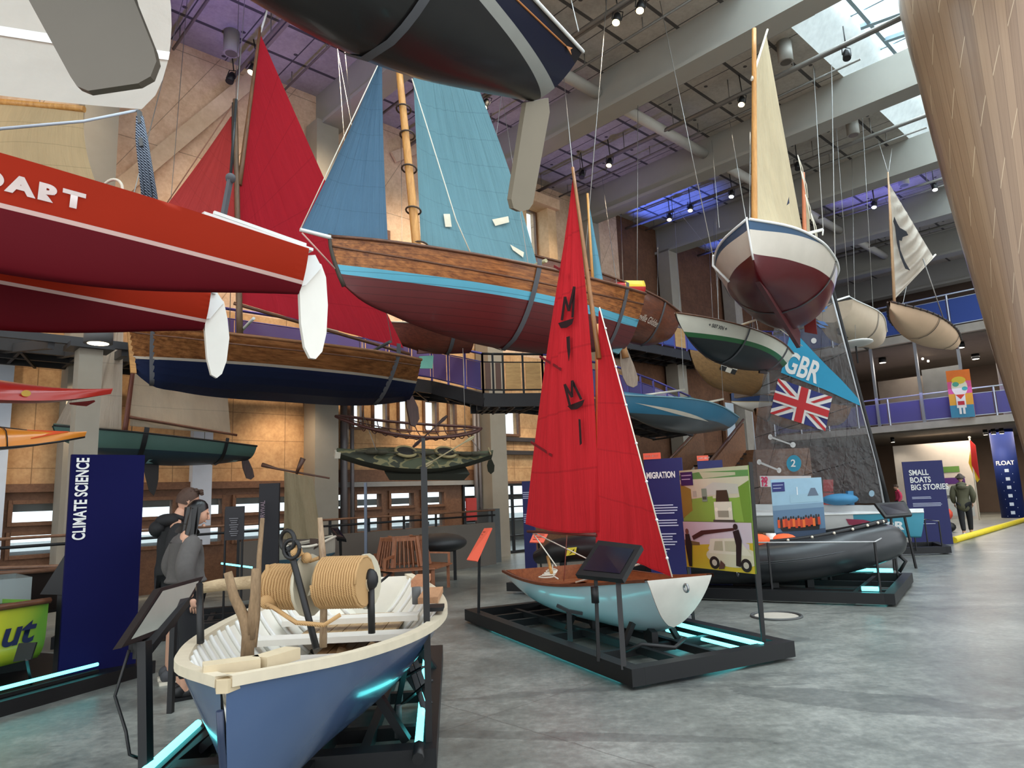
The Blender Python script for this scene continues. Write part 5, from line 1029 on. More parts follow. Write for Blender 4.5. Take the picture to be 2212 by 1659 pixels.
g=G(); c=b.w(2.05,-.2,-.42)
g.grid(lambda a,b_:c+b.x*(a-.5)*.6+b.y*(b_-.5)*.4+ZA*(.05*math.sin(7*a+3*b_)+.04*math.sin(11*b_-4*a)+.05),12,10); tag(g.build('sacking',M((140,112,80),.95,0,.15,10)),'crumpled brown sacking on the bottom boards of the blue boat','sacking')
# tall banner beside the blue boat, seen edge on
d=nrm(A3(-.6,4.45,0)); a=A3(-.585,4.5,0); r=thing('banner_board','tall black display board seen edge-on at the corner of the blue boat stand','banner',a); nn=np.cross(ZA,d)
z1=at(928,1010,4.6)[2]; g=G(); g.prism([a-nn*.02+ZA*.05,a+d*.5-nn*.02+ZA*.05,a+d*.5+nn*.02+ZA*.05,a+nn*.02+ZA*.05],ZA*(z1-.05)); g.build('board',BLACK,r)
z2=at(928,946,4.6)[2]; g=G(); a2=a+d*.08; g.prism([a2-nn*.012+ZA*z1,a2+d*.3-nn*.012+ZA*z1,a2+d*.3+nn*.012+ZA*z1,a2+nn*.012+ZA*z1],ZA*(z2-z1)); g.build('top_strip',BLACK,r)
# ---------- lectern left of the blue boat
r=thing('lectern','black lectern with a screen painted pale for its reflection between the couple and the blue boat','lectern',A3(-2.3,4.3,0))
A_,B_,C_=at(262,1400,4.1),at(348,1270,4.6),at(440,1245,5.2); D_=A_+(C_-B_)
n=nrm(np.cross(B_-A_,C_-B_)); n=n if n[2]>0 else -n; g=G(); g.prism([A_,B_,C_,D_],-n*.05); g.build('panel',BLACK,r)
g=G(); ip=lambda s,t:A_+(B_-A_)*s+(D_-A_)*t+n*.004; g.poly([ip(.1,.08),ip(.92,.08),ip(.92,.92),ip(.1,.92)]); g.build('screen',M((150,154,146),.12,0,.1,3),r)  # pale colour imitates window light reflected in the screen
g=G(); g.bar(at(312,1385,4.25),A3(*(pz(318,1700,.1)*A3(1,1,0)))+ZA*0,.075,.05); g.build('post',BLACK,r); q=pz(368,1540,0); g=G(); g.bar(q,q+ZA*.95,.05,.04); g.build('post',BLACK,r)
g=G(); g.hexa([at(x,y,Y) for x,y,Y in ((278,1390,4.3),(330,1392,4.35),(410,1290,4.9),(360,1300,4.7))]+[at(x,y,Y)-ZA*.05 for x,y,Y in ((278,1390,4.3),(330,1392,4.35),(410,1290,4.9),(360,1300,4.7))]); g.build('bracket',BLACK,r)
p0=at(300,1400,4.3); g=G(); g.tube([p0+A3(-.03,-.05,0),p0+A3(-.1,-.05,-.25),at(272,1580,4.2),at(280,1630,4.15),at(300,1638,4.2)],.009,6); g.build('power_cable',BLACK,r); g=G(); g.box(at(297,1402,4.3),A3(.012,0,0),A3(0,.03,0),ZA*.05); g.build('plug_box',BLACK,r)
# ---------- climate science banner, plinth and neighbours on the left
e0,e1=A3(-3.87,7.32,0),A3(-4.36,6.88,0); dd=nrm(e1-e0); W_=float(np.linalg.norm(e1-e0)); nb=nrm(np.cross(ZA,dd)); nb=nb if nb@(EYE-e0)*1>0 else -nb
zt=pl(307,983,nb,e0@nb)[2]
r=thing('banner_board','navy CLIMATE SCIENCE banner board on a black plinth at the left','banner',e0); e0=e0+ZA*.12; e1=e1+ZA*.12
eT1=pl(157,978,nb,e0@nb); eT0=pl(307,983,nb,e0@nb)
g=G(); g.hexa([e0,e1,e1-nb*.06,e0-nb*.06,A3(*(e0*A3(1,1,0)))+ZA*zt,A3(*(e1*A3(1,1,0)))+ZA*zt,A3(*(e1*A3(1,1,0)))-nb*.06+ZA*zt,A3(*(e0*A3(1,1,0)))-nb*.06+ZA*zt]); g.build('board',M((15,16,66),.85,0,.03,spec=.15),r)
t0=pl(182,1166,nb,e0@nb)+nb*.006; 
text(r,'CLIMATE SCIENCE',lambda x,y:t0+ZA*x+dd*(y),WHITE,.15,.63,.004,space=1.04)
p0=A3(-3.72,7.42,0); q0=pz(0,1550,0); dd2=nrm(q0-p0); q0=q0+dd2*1.5; nn2=np.cross(ZA,dd2); nn2=nn2 if nn2@(EYE-p0)<0 else -nn2
g=G(); g.prism([p0,q0,q0+nn2*2.6,p0+nn2*2.6],ZA*.12); tag(g.build('plinth',BLACK),'black floor plinth under the navy banner and the yellow and green boat','plinth')
yb=at(137,1302,6.75)+nn2*.62+dd2*.0; 
b=Boat(yb+dd2*0+ZA*.0,ps=yb+dd2*3.0,name='power_boat',label='yellow and green boat hull lettered ut at the left edge',cat='boat')
b.shape([(0,.02),(1,.05)],[(0,-.56),(1,-.62)],[(0,.42),(.2,.46),(1,.6)],[(0,.93),(1,.95)],p=7,q=.4)
tt=NT('yellow_green_hull'); vv=tt.coord('Object'); ss=tt.sep(vv); f_=tt.math('ADD',tt.math('MULTIPLY',ss[0],1.1),tt.math('MULTIPLY',tt.noise(vv,1.2,2),.6)); 
b.hull(tt.fin(tt.ramp(f_,[(.3,lin((92,140,44))),(.75,lin((190,190,48)))]),.35,coat=.3),n=16,m=10); b.rail(DARKW,.03); b.deck(M((40,34,32),.7),.9)
g=G(); g.poly([b.pt(0,h,1) for h in np.linspace(0,1,8)]+[b.pt(0,h,-1) for h in np.linspace(1,0,8)]); g.build('transom',M((92,140,44),.4),b.root,False)
sdn=1 if b.y@(EYE-b.O)>0 else -1
ut0=pl(6,1383,nn2,(b.w(*b.pt(.2,.6,sdn)))@nn2)-nn2*.02; text(b.root,'ut',lambda x,y:b.w(*b.pt((.44-x)/b.L,.42+y*1.75,sdn,.012)),M((24,30,70),.5),.3,1.2,.008,name='hull_lettering',shear=.2)
r=thing('light_bar','thin cyan light tube along the foot of the yellow and green boat','light tube',p0); a=p0+nn2*.12+ZA*.2+dd2*.55; tube_light(r,a,a+dd2*3.2,.016,name='tube'); g=G(); g.bar(a-ZA*.06,a+dd2*3.2-ZA*.06,.04,.03); g.build('channel',BLACK,r)
r=thing('info_plate','small black tilted info plate in front of the yellow and green hull','sign',pz(62,1470,.1)); g=G(); P=[at(x,y,6.1) for x,y in ((40,1390),(78,1388),(66,1425),(28,1430))]; g.prism(P,A3(0,.02,0)); g.build('plate',BLACK,r); g=G(); g.bar(at(58,1425,6.1),pz(68,1478,.12),.02); g.build('stem',BLACK,r)
r=thing('info_stand','dark slanted triangular info panel just left of the navy banner','sign',at(110,1300,7.0)*A3(1,1,0)); g=G(); P=[at(x,y,7.0) for x,y in ((139,1200),(142,1285),(86,1284))]; g.prism(P,A3(.02,.05,0)); g.build('panel',BLACK,r); g=G(); g.bar(at(133,1280,7.05),at(133,1280,7.05)*A3(1,1,0)+ZA*.1,.05); g.build('post',BLACK,r)
a=at(-60,1210,9.5); c=at(150,1205,10.5); g=G(); g.tube([a,(a+c)/2-ZA*.05,c],.03,6); g.tube([a-ZA*.12,(a+c)/2-ZA*.17,c-ZA*.12],.05,6); 
b=Boat(at(152,1232,9.4),ps=at(-160,1250,8.2),name='rowing_boat',label='dark wooden boat hull lying behind the yellow and green boat',cat='rowing boat'); b.shape([(0,.05),(1,.05)],[(0,-.5),(1,-.6)],[(0,.2),(.4,.6),(1,.5)],[(0,.4),(1,.7)]); b.hull(M((40,30,26),.6),n=14,m=8); b.rail(wood((96,66,48),(130,96,74)),.03); b.deck(M((60,46,38),.7),.9); g=G(); g.bar(b.w(1.2,0,-.55),b.w(1.2,0,-.55)*A3(1,1,0),.2,.3); g.build('cradle',BLACK,b.root)
r=thing('display_case','glass display case at the left edge beside the dark boat','display case',at(10,1320,7.4)*A3(1,1,0)); c=at(4,1285,7.4); g=G(); g.box(c-ZA*.0,A3(.14,.14,0)*.9,A3(-.4,.4,0)*.7,ZA*.18); g.build('glass_box',glassy((225,235,235),.7),r); g=G(); g.box(c-ZA*.65,A3(.15,.15,0)*.9,A3(-.42,.42,0)*.7,ZA*.46); g.build('base',BLACK,r)
# ---------- red-sailed pram dinghy on its stand
ML,MF,MR_=pz(1018,1345),pz(1372,1487),pz(1697,1425); MB=ML+(MR_-MF)
r=stand('display_stand','black steel stand with cyan tubes carrying the red-sailed dinghy',[MF,ML,MB,MR_],cross=(.35,.6),rails=(.22,.5,.78,.9)); MST=r
tube_light(r,pz(1458,1347,.16),pz(1647,1393,.16),.024); tube_light(r,pz(1440,1361,.1),pz(1643,1412,.1),.018); dl=nrm(MR_-MF); tube_light(r,ML*.9+MF*.1+dl*.13+ZA*.05,ML*.12+MF*.88+dl*.13+ZA*.05,.022)
g=G(); a=pz(1440,1420,.1); g.tube([a+A3(-.35,.15,.03),a+A3(-.2,.12,.1),a+A3(.1,.1,.06),a+A3(.25,.3,.1)],.02,7); g.build('power_cable',BLACK,r)
g=G(); c=(MF+ML+MB+MR_)/4; 
for k in (.25,.55): p=MF*(1-k)+ML*k; q=MR_*(1-k)+MB*k; m_=(p+q)/2; g=G(); g.bar(m_+ZA*.1,m_+ZA*.25,.5,.06); g.build('keel_block',STEEL,r); g=G(); g.bar(p*.7+q*.3+ZA*.1,p*.62+q*.38+ZA*.32,.05); g.build('cradle_arm',STEEL,r); g=G(); g.bar(p*.3+q*.7+ZA*.1,p*.38+q*.62+ZA*.32,.05); g.build('cradle_arm',STEEL,r)
g=G(); a=pz(1232,1385,.12); g.bar(a,a+ZA*.3,.05); g.bar(a+ZA*.3,a+A3(-.12,0,.36),.08,.03); g.bar(a+ZA*.3,a+A3(.14,.0,.27),.07,.03); g.build('cradle_clamp',STEEL,r)
b=Boat(A3(1.55,7.0,.775),ps=A3(.34,10.1,.62),name='sailing_dinghy',label='pale blue and white pram dinghy with tall red sails on the middle stand',cat='sailing boat'); BM=b
b.shape([(0,0),(.4,-.08),(1,.0)],[(0,-.48),(.12,-.55),(.45,-.55),(.8,-.46),(1,-.32)],[(0,.37),(.2,.57),(.5,.73),(.8,.7),(1,.6)],[(0,.4),(.3,.62),(.6,.78),(1,.7)],rake0=.2,p=2.8)
b.hull(M((196,214,220),.22,0,.02,coat=.4),n=36,m=16,inner=True,inmat=wood((112,58,30),(160,92,52),(1,6,6)),th=.03,floor_h=.18)
g=G(); g.grid(lambda a,b_:b.pt(0,b_,1)*(1-a)+b.pt(0,b_,-1)*a-A3(.006,0,0),6,20); g.build('bow_transom',M((212,208,198),.35),b.root,False)
b.rail(wood((84,40,22),(124,66,38)),.02,1,.005,hgt=.03,name='gunwale')
TW=wood((112,58,30),(160,92,52),(1,6,6))
g=G(); 
for x0,x1 in ((.3,.62),(1.55,1.8),(2.9,3.2)): 
    y=min(b.pt(x0/b.L,.8,1)[1],b.pt(x1/b.L,.6,1)[1],b.pt(x0/b.L,.6,1)[1])-.06; g.abox(x0,x1,-y,y,-.2,-.17)
for sd in (1,-1): g.abox(.9,3.0,min(sd*.3,sd*.44),max(sd*.3,sd*.44),-.3,-.24)
g.build('thwart',TW,b.root,False)
g=G(); g.ring(b.w(*b.cp(1478,1270))-b.x*.03,b.y,.035,.012,14); g.build('bow_eye',ALU,b.root)
SIGN=-1 if b.y@(EYE-b.O)<0 else 1
b.spar(b.cp(1291,1215,-SIGN*.12)-A3(0,0,.1),b.cp(1291,700,-SIGN*.12),.03,.03,SPARW); b.spar(b.cp(1294,775,SIGN*.04),b.cp(1237,362),.032,.02,wood((110,70,36),(160,108,60),(8,8,1)),'gaff')
RS=cloth((216,46,54),6,'t',(26,2.4),.4,.32,.75)
om,fm_=b.sail([(1295,1150),(1135,1132),(1241,392),(1239,385)],RS,camber=.14,wr=.03,freq=5,leech=.12,foot=.05,luff=.13,name='mainsail',nu=30,nv=50)
oj,fj_=b.sail([(1452,1247),(1287,1172),(1293,672),(1296,668)],cloth((214,46,54),5,'t',(20,3),.35,.36,.8),camber=-.1,wr=.025,freq=4,luff=.0,foot=.03,name='jib',nu=26,nv=40)
b.line([b.cp(1452,1247),b.cp(1295,664)],.008,OFFW); b.line([b.cp(1256,700),b.cp(1218,1255)],.006,M((190,120,110),.7))
g=G()
for k in range(7): g.ball(b.cp(1297+(1452-1297)*(k+.5)/7,668+(1247-668)*(k+.5)/7),.016,n=6)
g.build('jib_hank',WHITE,b.root,False)
g=G()
for (x0,y0),(x1,y1) in (((1197,575),(1237,597)),((1166,770),(1212,798)),((1147,955),(1192,984))): p,q=b.cp(x0,y0),b.cp(x1,y1); g=G(); p,q=onfn(b,fm_,x0,y0,.012),onfn(b,fm_,x1,y1,.012); g.bar(p,q,.035,.01,up=A3(0,1,0)); g.build('batten_pocket',M((134,18,28),.8),b.root,False)
def onsail(px,py,off=.02): return b.w(*onfn(b,fm_,px,py,off))
LT=M((46,14,18),.8)
def STR(P,w_):
    out=[]
    for (x0,y0),(x1,y1) in zip(P[:-1],P[1:]):
        L_=math.hypot(x1-x0,y1-y0); nx,ny=-(y1-y0)/L_*w_/2,(x1-x0)/L_*w_/2; out.append([(x0+nx,y0+ny),(x1+nx,y1+ny),(x1-nx,y1-ny),(x0-nx,y0-ny)])
    return out
def emblem(parent,polys,name): 
    g=G()
    for P in polys:
        y_=float(np.mean([onfn(b,fm_,*q,.0)[1] for q in P]))+SIGN*.05; g.prism([b.w(*b.cp(*q,y_)) for q in P],b.y*(SIGN*.004))
    return g.build(name,LT,parent)
emblem(b.root,STR([(1214,692),(1221,641),(1229,672),(1241,619),(1237,686)],5)+[[(1206,698),(1240,687),(1236,700),(1224,708),(1212,709)]],'sail_emblem')
emblem(b.root,[[(1224,728),(1231,726),(1232,760),(1229,780),(1225,750)]],'sail_letter')
emblem(b.root,STR([(1231,875),(1220,830),(1236,858),(1236,822),(1256,863)],5)+[[(1226,877),(1263,863),(1258,876),(1246,884),(1234,885)]],'sail_emblem'); emblem(b.root,[[(1250,905),(1254,906),(1257,958),(1253,962)]],'sail_letter')
g=G(); g.tube([b.cp(1140,1148),b.cp(1290,1156)],.022,6); g.build('boom',wood((84,30,26),(120,52,44)),b.root,False)
g=G(); p=b.w(2.85,.1,-.0); g.tube([b.w(2.5,.25,-.02),b.w(3.4,-.1,.14)],.022,7); g.build('tiller',BRIGHTW,b.root)
g=G()
for k in range(6): g.ring(b.w(2.55+.05*k,.3-.04*k,-.07+.012*k),ZA+b.x*.2*math.sin(k),.1-.008*k,.009,16)
g.tube([b.w(2.9,.05,.05),b.w(2.6,.2,-.06),b.w(2.2,.3,-.08)],.009,5); g.tube([b.w(*b.cp(1150,1150)),b.w(3.0,-.05,.02)],.009,5); g.tube([b.w(*b.cp(1152,1150)),b.w(2.5,-.5,.0)],.009,5)
c=b.w(.9,-.2,.08); g.tube([c,c+ZA*.08+b.y*.05,c+b.y*.1+ZA*.02,c+b.x*.3+b.y*.2-ZA*.05,b.w(1.7,.3,-.1)],.011,6); g.ball(c+ZA*.05,.035,n=8)
g.build('coiled_rope',ROPEW,b.root)
cable(b.cp(1237,362) if False else b.w(*b.cp(1237,362)),pz(1216,150,CEIL_Z),label='pale cable rising from the tip of the red dinghy sail to the roof')
# second small turquoise sail behind the red dinghy mast belongs to a boat farther back
Yt=11.0; r=thing('turquoise_sail','narrow turquoise sail on a slim mast just right of the red sail','sail',at(1300,640,Yt)); P=[at(x,y,Yt) for x,y in ((1270,428),(1309,640),(1285,640))]
g=G(); g.grid(lambda a,b_:(P[2]*(1-a)+P[1]*a)*(1-b_)+P[0]*b_+A3(0,-.08,0)*math.sin(3.14*a)*(1-b_),10,20); g.build('sail_panel',cloth((112,172,196),5,'t',(10,2),.3,.4),r); g=G(); g.tube([at(1284,660,Yt),at(1269,418,Yt)],[.03,.02],7); g.build('mast',SPARW,r)
# lectern on the red dinghy's stand
def lectern(label,TL,TR,BR,BL,legs,scr=(.1,.9,.14,.86)):
    r=thing('lectern',label,'lectern',legs[0]); n=nrm(np.cross(TR-TL,BL-TL)); n=n if n@(EYE-TL)>0 else -n
    g=G(); g.prism([TL,TR,BR,BL],-n*.05); g.build('panel',BLACK,r); g=G(); ip=lambda s,t:(TL*(1-s)+TR*s)*(1-t)+(BL*(1-s)+BR*s)*t+n*.004
    g.poly([ip(scr[0],scr[2]),ip(scr[1],scr[2]),ip(scr[1],scr[3]),ip(scr[0],scr[3])]); g.build('screen',M((26,20,34),.12,0,.02),r)
    for i,l in enumerate(legs):
        s=(.3,.78)[i] if len(legs)>1 else .5; tp=ip(s,.8)-n*.05; g=G(); g.bar(l,tp,.045,.03); g.build('leg',BLACK,r)
    return r
lr=lectern('black screen lectern on two legs in front of the pale blue dinghy',at(1292,1167,6.85),at(1386,1178,6.45),at(1344,1251,6.2),at(1243,1241,6.6),[pz(1293,1428,.14),pz(1348,1447,.14)])
g=G(); a=at(1285,1285,6.5); g.tube([a+ZA*.07,a-ZA*.07],.035,10); g.build('hinge_knob',BLACK,lr)
ORG=M((232,100,74),.6,0,.02)
def plate(label,P,leg,rows,mat=ORG):
    r=thing('info_plate',label,'sign',leg); n=nrm(np.cross(P[1]-P[0],P[3]-P[0])); n=n if n@(EYE-P[0])>0 else -n; g=G(); g.prism(P,-n*.015); g.build('plate',mat,r)
    g=G(); ip=lambda s,t:(P[0]*(1-s)+P[1]*s)*(1-t)+(P[3]*(1-s)+P[2]*s)*t+n*.003
    for k in range(rows): t=.12+.8*k/rows; g.poly([ip(.15,t),ip(.8-.1*(k%3),t),ip(.8-.1*(k%3),t+.25/rows),ip(.15,t+.25/rows)])
    g.build('printed_lines',M((120,36,26),.6),r); g=G(); c=(P[2]+P[3])/2*.6+(P[0]+P[1])/2*.4-n*.02; g.bar(leg,c,.035); g.build('leg',BLACK,r); return r
plate('bright orange slanted info plate at the far left corner of the red dinghy stand',[at(1046,1141,9.5),at(1062,1140,9.3),at(1030,1212,8.95),at(1008,1209,9.1)],pz(1034,1335,.1),9)
plate('orange info plate half behind the red sail foot near the black inflatable',[at(1152,1152,11.5),at(1184,1153,11.5),at(1174,1172,11.3),at(1144,1171,11.3)],pz(1170,1235,0),3)
# printed board with two holiday pictures
a,b_=pz(1650,1396,.12),pz(1499,1347,.12); r=thing('photo_board','tall printed board with two old pictures of small white cars beside the red dinghy','photo board',a)
tl=at(1467,1017,b_[1]); tr=at(1615,1005,a[1]); bl=at(1486,1224,b_[1]); br=at(1634,1240,a[1]); ex=nrm(np.cross(tr-tl,bl-tl)); nf=ex if ex@(EYE-tl)>0 else -ex
bm=lambda x,y:(tl*(1-x)+tr*x)*(1-y)+(bl*(1-x)+br*x)*y
g=G(); g.prism([tl,tr,br,bl],-nf*.012); g.build('board',M((150,180,90),.5,0,.1,4),r)
for p,q in ((a,br),(b_,bl)): g=G(); g.bar(p,q+(br-tr)*0+ZA*0,.03); g.build('pole',BLACK,r)
g=G(); g.bar(a,tr+ZA*.03+nf*-.03,.035); g.build('pole',BLACK,r)
car=lambda cx,cy,s:[(R(cx-.1*s,cy-.1*s,cx+.1*s,cy+.05*s),(222,222,200)),([(cx-.075*s,cy-.1*s),(cx+.075*s,cy-.1*s),(cx+.06*s,cy-.19*s),(cx-.06*s,cy-.19*s)],(60,50,36)),(EL(cx-.075*s,cy-.04*s,.02*s,.016*s,10),(240,236,214)),(EL(cx+.075*s,cy-.04*s,.02*s,.016*s,10),(240,236,214)),(R(cx-.06*s,cy-.03*s,cx+.06*s,cy+.02*s),(150,150,130)),(R(cx-.12*s,cy+.04*s,cx+.12*s,cy+.07*s),(70,70,60))]
it=[(R(0,0,1,.1),(190,196,160)),([(0,.05),(.3,.03),(1,.04),(1,.1),(0,.13)],(96,150,84)),(R(0,.1,1,.3),(206,206,178)),([(.2,.3),(1,.24),(1,.53),(.0,.53),(.08,.42)],(136,176,74)),([(0,.14),(.17,.2),(.17,.42),(0,.5)],(150,130,54)),([(.86,.2),(1,.14),(1,.53),(.9,.53)],(112,152,56)),([(.36,.2),(.52,.14),(.86,.17),(.86,.26),(.36,.27)],(196,200,186)),(R(.2,.22,.26,.28),(180,180,160)),(R(.34,.2,.42,.33),(130,150,130)),(R(.35,.28,.41,.31),(70,80,70)),(R(.02,.02,.22,.16),(56,36,96)),(R(.04,.05,.2,.06),(190,180,210)),(R(.04,.09,.18,.1),(190,180,210))]+car(.64,.46,1.25)+[(R(.0,.535,1,.8),(206,196,204)),([(0,.78),(.3,.76),(1,.72),(1,1),(0,1)],(206,182,48)),([(0,.72),(.25,.74),(.25,.77),(0,.78)],(120,100,60)),(EL(.72,.86,.38,.1,22),(212,210,178)),([(.38,.84),(.42,.7),(.82,.68),(.98,.84)],(222,220,196)),([(.46,.81),(.49,.72),(.6,.715),(.6,.81)],(180,180,150)),([(.63,.81),(.63,.715),(.78,.71),(.84,.81)],(190,190,160)),(EL(.46,.93,.075,.062,18),(30,28,26)),(EL(.46,.93,.038,.031,14),(196,190,170)),(EL(.9,.93,.07,.062,18),(30,28,26)),(EL(.9,.93,.036,.031,14),(196,190,170)),([(.14,.68),(.3,.62),(.78,.585),(.78,.61),(.34,.66),(.16,.72)],(70,34,30)),([(.03,.66),(.1,.66),(.13,.78),(.1,.99),(.05,.99),(.02,.8)],(24,20,20)),(EL(.065,.635,.03,.03,12),(120,80,66)),([(.76,.62),(.84,.6),(.87,.7),(.83,.95),(.77,.94),(.79,.75)],(26,20,22)),(EL(.8,.575,.032,.03,12),(40,30,28)),([(.52,.99),(.56,.9),(.62,.94),(.6,.98)],(90,60,50))]
decal(r,'printed_picture',bm,it,.0006,nf,True)
# migration banner
def banner(label,TL,TR,zb,body,title,lines_,tab=True,tsz=.1,wx=.75,tx=.07,ty=.12,seed=1,mat=NAVY,lw=1.):
    r=thing('banner_board',label,'banner',TL*A3(1,1,0)); W=float(np.linalg.norm((TR-TL)*A3(1,1,0))); d=nrm((TR-TL)*A3(1,1,0)); n=np.cross(ZA,d); n=n if n@(EYE-TL)>0 else -n; z=TL[2]
    O=TL*A3(1,1,0)+ZA*z; g=G(); g.prism([O,O+d*W,O+d*W-n*.05,O-n*.05],-ZA*(z-zb)); g.build('board',mat,r); mp=lambda x,y:O+d*x-ZA*y+n*.006
    for i,s in enumerate(title): text(r,s,lambda x,y,i=i:mp(tx*W+x,ty+tsz*.95*i-y),WHITE,tsz,wx,.004)
    random.seed(seed); g=G()
    for y0,k,wd in lines_:
        for q in range(k):
            y=y0+q*.035; x1=(tx+wd*random.uniform(.8,1)*lw)*W; g.poly([mp(tx*W,y),mp(x1,y),mp(x1,y+.014),mp(tx*W,y+.014)])
    g.build('printed_lines',M((196,200,222),.6),r)
    if tab: g=G(); g.prism([mp(0,-.0),mp(.46*W,0),mp(.46*W,-.085),mp(0,-.085)],-n*.02); g.build('orange_tab',ORG,r); text(r,'SMALL BOAT',lambda x,y:mp(.04*W+x,-.03-y),WHITE,.04,.8,.001)
    return r
banner('navy MIGRATION banner board with orange tab behind the red jib',at(1390,993,9.7),at(1472,991,9.5),.0,0,['MIGRATION'],[(.62,4,.78),(.82,3,.8),(1.0,5,.7),(1.2,2,.5)],tsz=.115,wx=.62,ty=.26,tx=.05)
banner('narrow navy banner top with orange tab peeping over the photo board',at(1506,996,11.6),at(1560,994,11.5),0.,0,[],[(.3,2,.6)],seed=3)
banner('navy banner board reading SMALL BOATS BIG STORIES beside the person in olive coat',at(1948,998,18.6),pl(2035,995,A3(0,1,0),18.3),0.0,0,['SMALL','BOATS','BIG STORIES'],[(.92,2,.5),(1.08,3,.72),(1.6,1,.5)],tab=False,tsz=.2,wx=.78,tx=.14,ty=.36,seed=5)
banner('narrow navy banner glimpsed left of the red sail above the orange plate',at(1127,1040,13.2),at(1150,1040,13.1),0.,0,[],[(.2,4,.8),(.6,5,.8)],tab=False,seed=8)
banner('black SURVIVAL banner board behind the forked winch post',at(560,1045,9.6),at(603,1040,9.6),0.,0,[],[],tab=False,mat=M((20,18,24),.6)); 
q=at(572,1130,9.55); text(bpy.data.objects[[o.name for o in bpy.data.objects if o.get('label','').startswith('black SURVIVAL')][0]],'SURVIVAL',lambda x,y:q+ZA*x+A3(-1,0,0)*y+A3(0,-.01,0),M((130,110,120),.6),.085,.8,.001)
# ---------- black inflatable with its stand
rf,rr=pz(1925,1310),pz(1963,1262); d=nrm(A3(2.27,-1.26,0)); n=nrm(rr-rf); rb=rf-d*4.6; rb2=rr-d*4.6
r=stand('display_stand','low black stand with cyan tubes and wire rail under the black inflatable',[rf,rr,rb2,rb],cross=(.1,.4,.75),rails=(.3,.7))
tube_light(r,rf-d*.1+n*1.5+ZA*.3,rf-d*1.4+n*1.5+ZA*.3,.03); tube_light(r,rf-d*.12+n*.15+ZA*.2,rf-d*.35+n*.15+ZA*.2,.03)
pp=[]
for k,(p) in enumerate((rf-d*.12+n*.12,rf-d*.12+n*2.2,rf-d*1.5+n*.1,rf-d*3.2+n*.1)): g=G(); g.bar(p+ZA*.1,p+ZA*.82,.025); g.build('rail_post',BLACK,r); pp.append(p+ZA*.82)
g=G(); g.tube([pp[3],pp[2],pp[0],pp[1]],.012,5); g.build('rail_wire',M((170,170,170),.4,.5),r)
o=rf-d*4.35+n*.25; r=thing('inflatable_boat','large black rubber inflatable boat with studded strake on the right stand','inflatable boat',o)
RUB=M((40,43,46),.34,0,.08,3); path=[(0,.3,.46),(1.2,.3,.46),(2.4,.3,.48),(3.2,.33,.54),(3.8,.5,.64),(4.15,.85,.72),(4.25,1.1,.74),(4.15,1.35,.72),(3.8,1.7,.64),(3.2,1.87,.54),(2.4,1.9,.48),(0,1.9,.46)]
fx,fy,fz=[herm([(i,p[k]) for i,p in enumerate(path)]) for k in range(3)]
W3=lambda x,y,z:o+d*x+n*y+ZA*z; N_=len(path)-1; ts=np.linspace(0,N_,70)
g=G(); g.tube([W3(fx(t),fy(t),fz(t)) for t in ts],[.3-.05*math.exp(-((t-6)/2.)**2) for t in ts],18); g.build('buoyancy_tube',RUB,r)
g=G(); g.tube([W3(fx(t),fy(t)+(.02 if t<6 else -.02),fz(t)+.3) for t in ts],.035,6); g.build('rubbing_strake',BLACK,r)
g=G()
for t in np.linspace(.4,5.6,12): g.ball(W3(fx(t),fy(t)-.04,fz(t)+.3),.022,n=6)
g.build('strake_stud',OFFW,r); g=G()
for k in range(4): g.tube([W3(fx(t),fy(t)-.31+.01*k,fz(t)+.03-.025*k) for t in np.linspace(0,4.5,20)],.006,4)
g.build('rib_band',M((70,74,78),.5),r); g=G(); q=W3(2.35,-.02,.38); g.ring(q,d,.06,.01,14); g.build('lifting_ring',ALU,r)
g=G(); g.grid(lambda a,b_:W3(a*4.0,.3+1.6*b_,.36-.08*math.sin(math.pi*b_)),8,6); g.build('floor_sheet',M((30,32,34),.7),r); g=G(); g.tube([W3(4.3,1.1,.62),W3(4.45,1.1,.45),W3(4.35,1.1,.3)],.03,6); g.build('bow_handle',BLACK,r)
g=G(); [(lambda g_:(g_.bar(W3(x,y,.1),W3(x,y,z),.1),g_.build('chock',STEEL,r)))(G()) for x,y,z in ((.3,.5,.24),(3.2,.6,.3),(.3,1.7,.24),(3.2,1.6,.3))]
a,c=at(1675,1172,11.9),at(1785,1160,11.7); r=thing('photo_board','printed board with a sea picture of a crowded raft behind the black inflatable','photo board',a*A3(1,1,0))
tl,tr=at(1664,1036,11.9),at(1774,1031,11.7); bmp=lambda x,y:(tl*(1-x)+tr*x)*(1-y)+(a*(1-x)+c*x)*y; nf=nrm(np.cross(tr-tl,a-tl)); nf=nf if nf@(EYE-tl)>0 else -nf
g=G(); g.prism([tl,tr,c,a],-nf*.015); g.build('board',M((150,186,206),.5),r)
for p in (a,c): g=G(); g.bar(p*A3(1,1,0)+ZA*.05,p,.03); g.build('pole',BLACK,r)
random.seed(4); it=[(R(0,.45,1,1),(92,122,150)),(R(0,.42,1,.5),(120,150,172)),(R(0,.85,1,1),(56,72,96)),(R(.36,.26,.96,.4),(150,184,200)),(R(.5,.14,.52,.27),(220,228,232)),([(.7,.3),(.78,.17),(.86,.17),(.92,.3)],(96,110,128)),(R(.02,.05,.27,.2),(40,46,110)),(R(.04,.09,.24,.1),(180,190,215)),(R(.04,.14,.2,.15),(180,190,215)),([(.08,.72),(.9,.74),(.88,.86),(.16,.84)],(30,26,28))]
for k in range(17): x=.1+.78*k/16; y=.66+random.uniform(-.02,.02); it+=[(R(x-.025,y,x+.025,y+.13),random.choice([(224,84,34),(236,110,40),(190,60,30),(60,34,30)])),(EL(x,y-.02,.018,.025,8),(44,34,30))]
decal(r,'printed_picture',bmp,it,.001,nf)
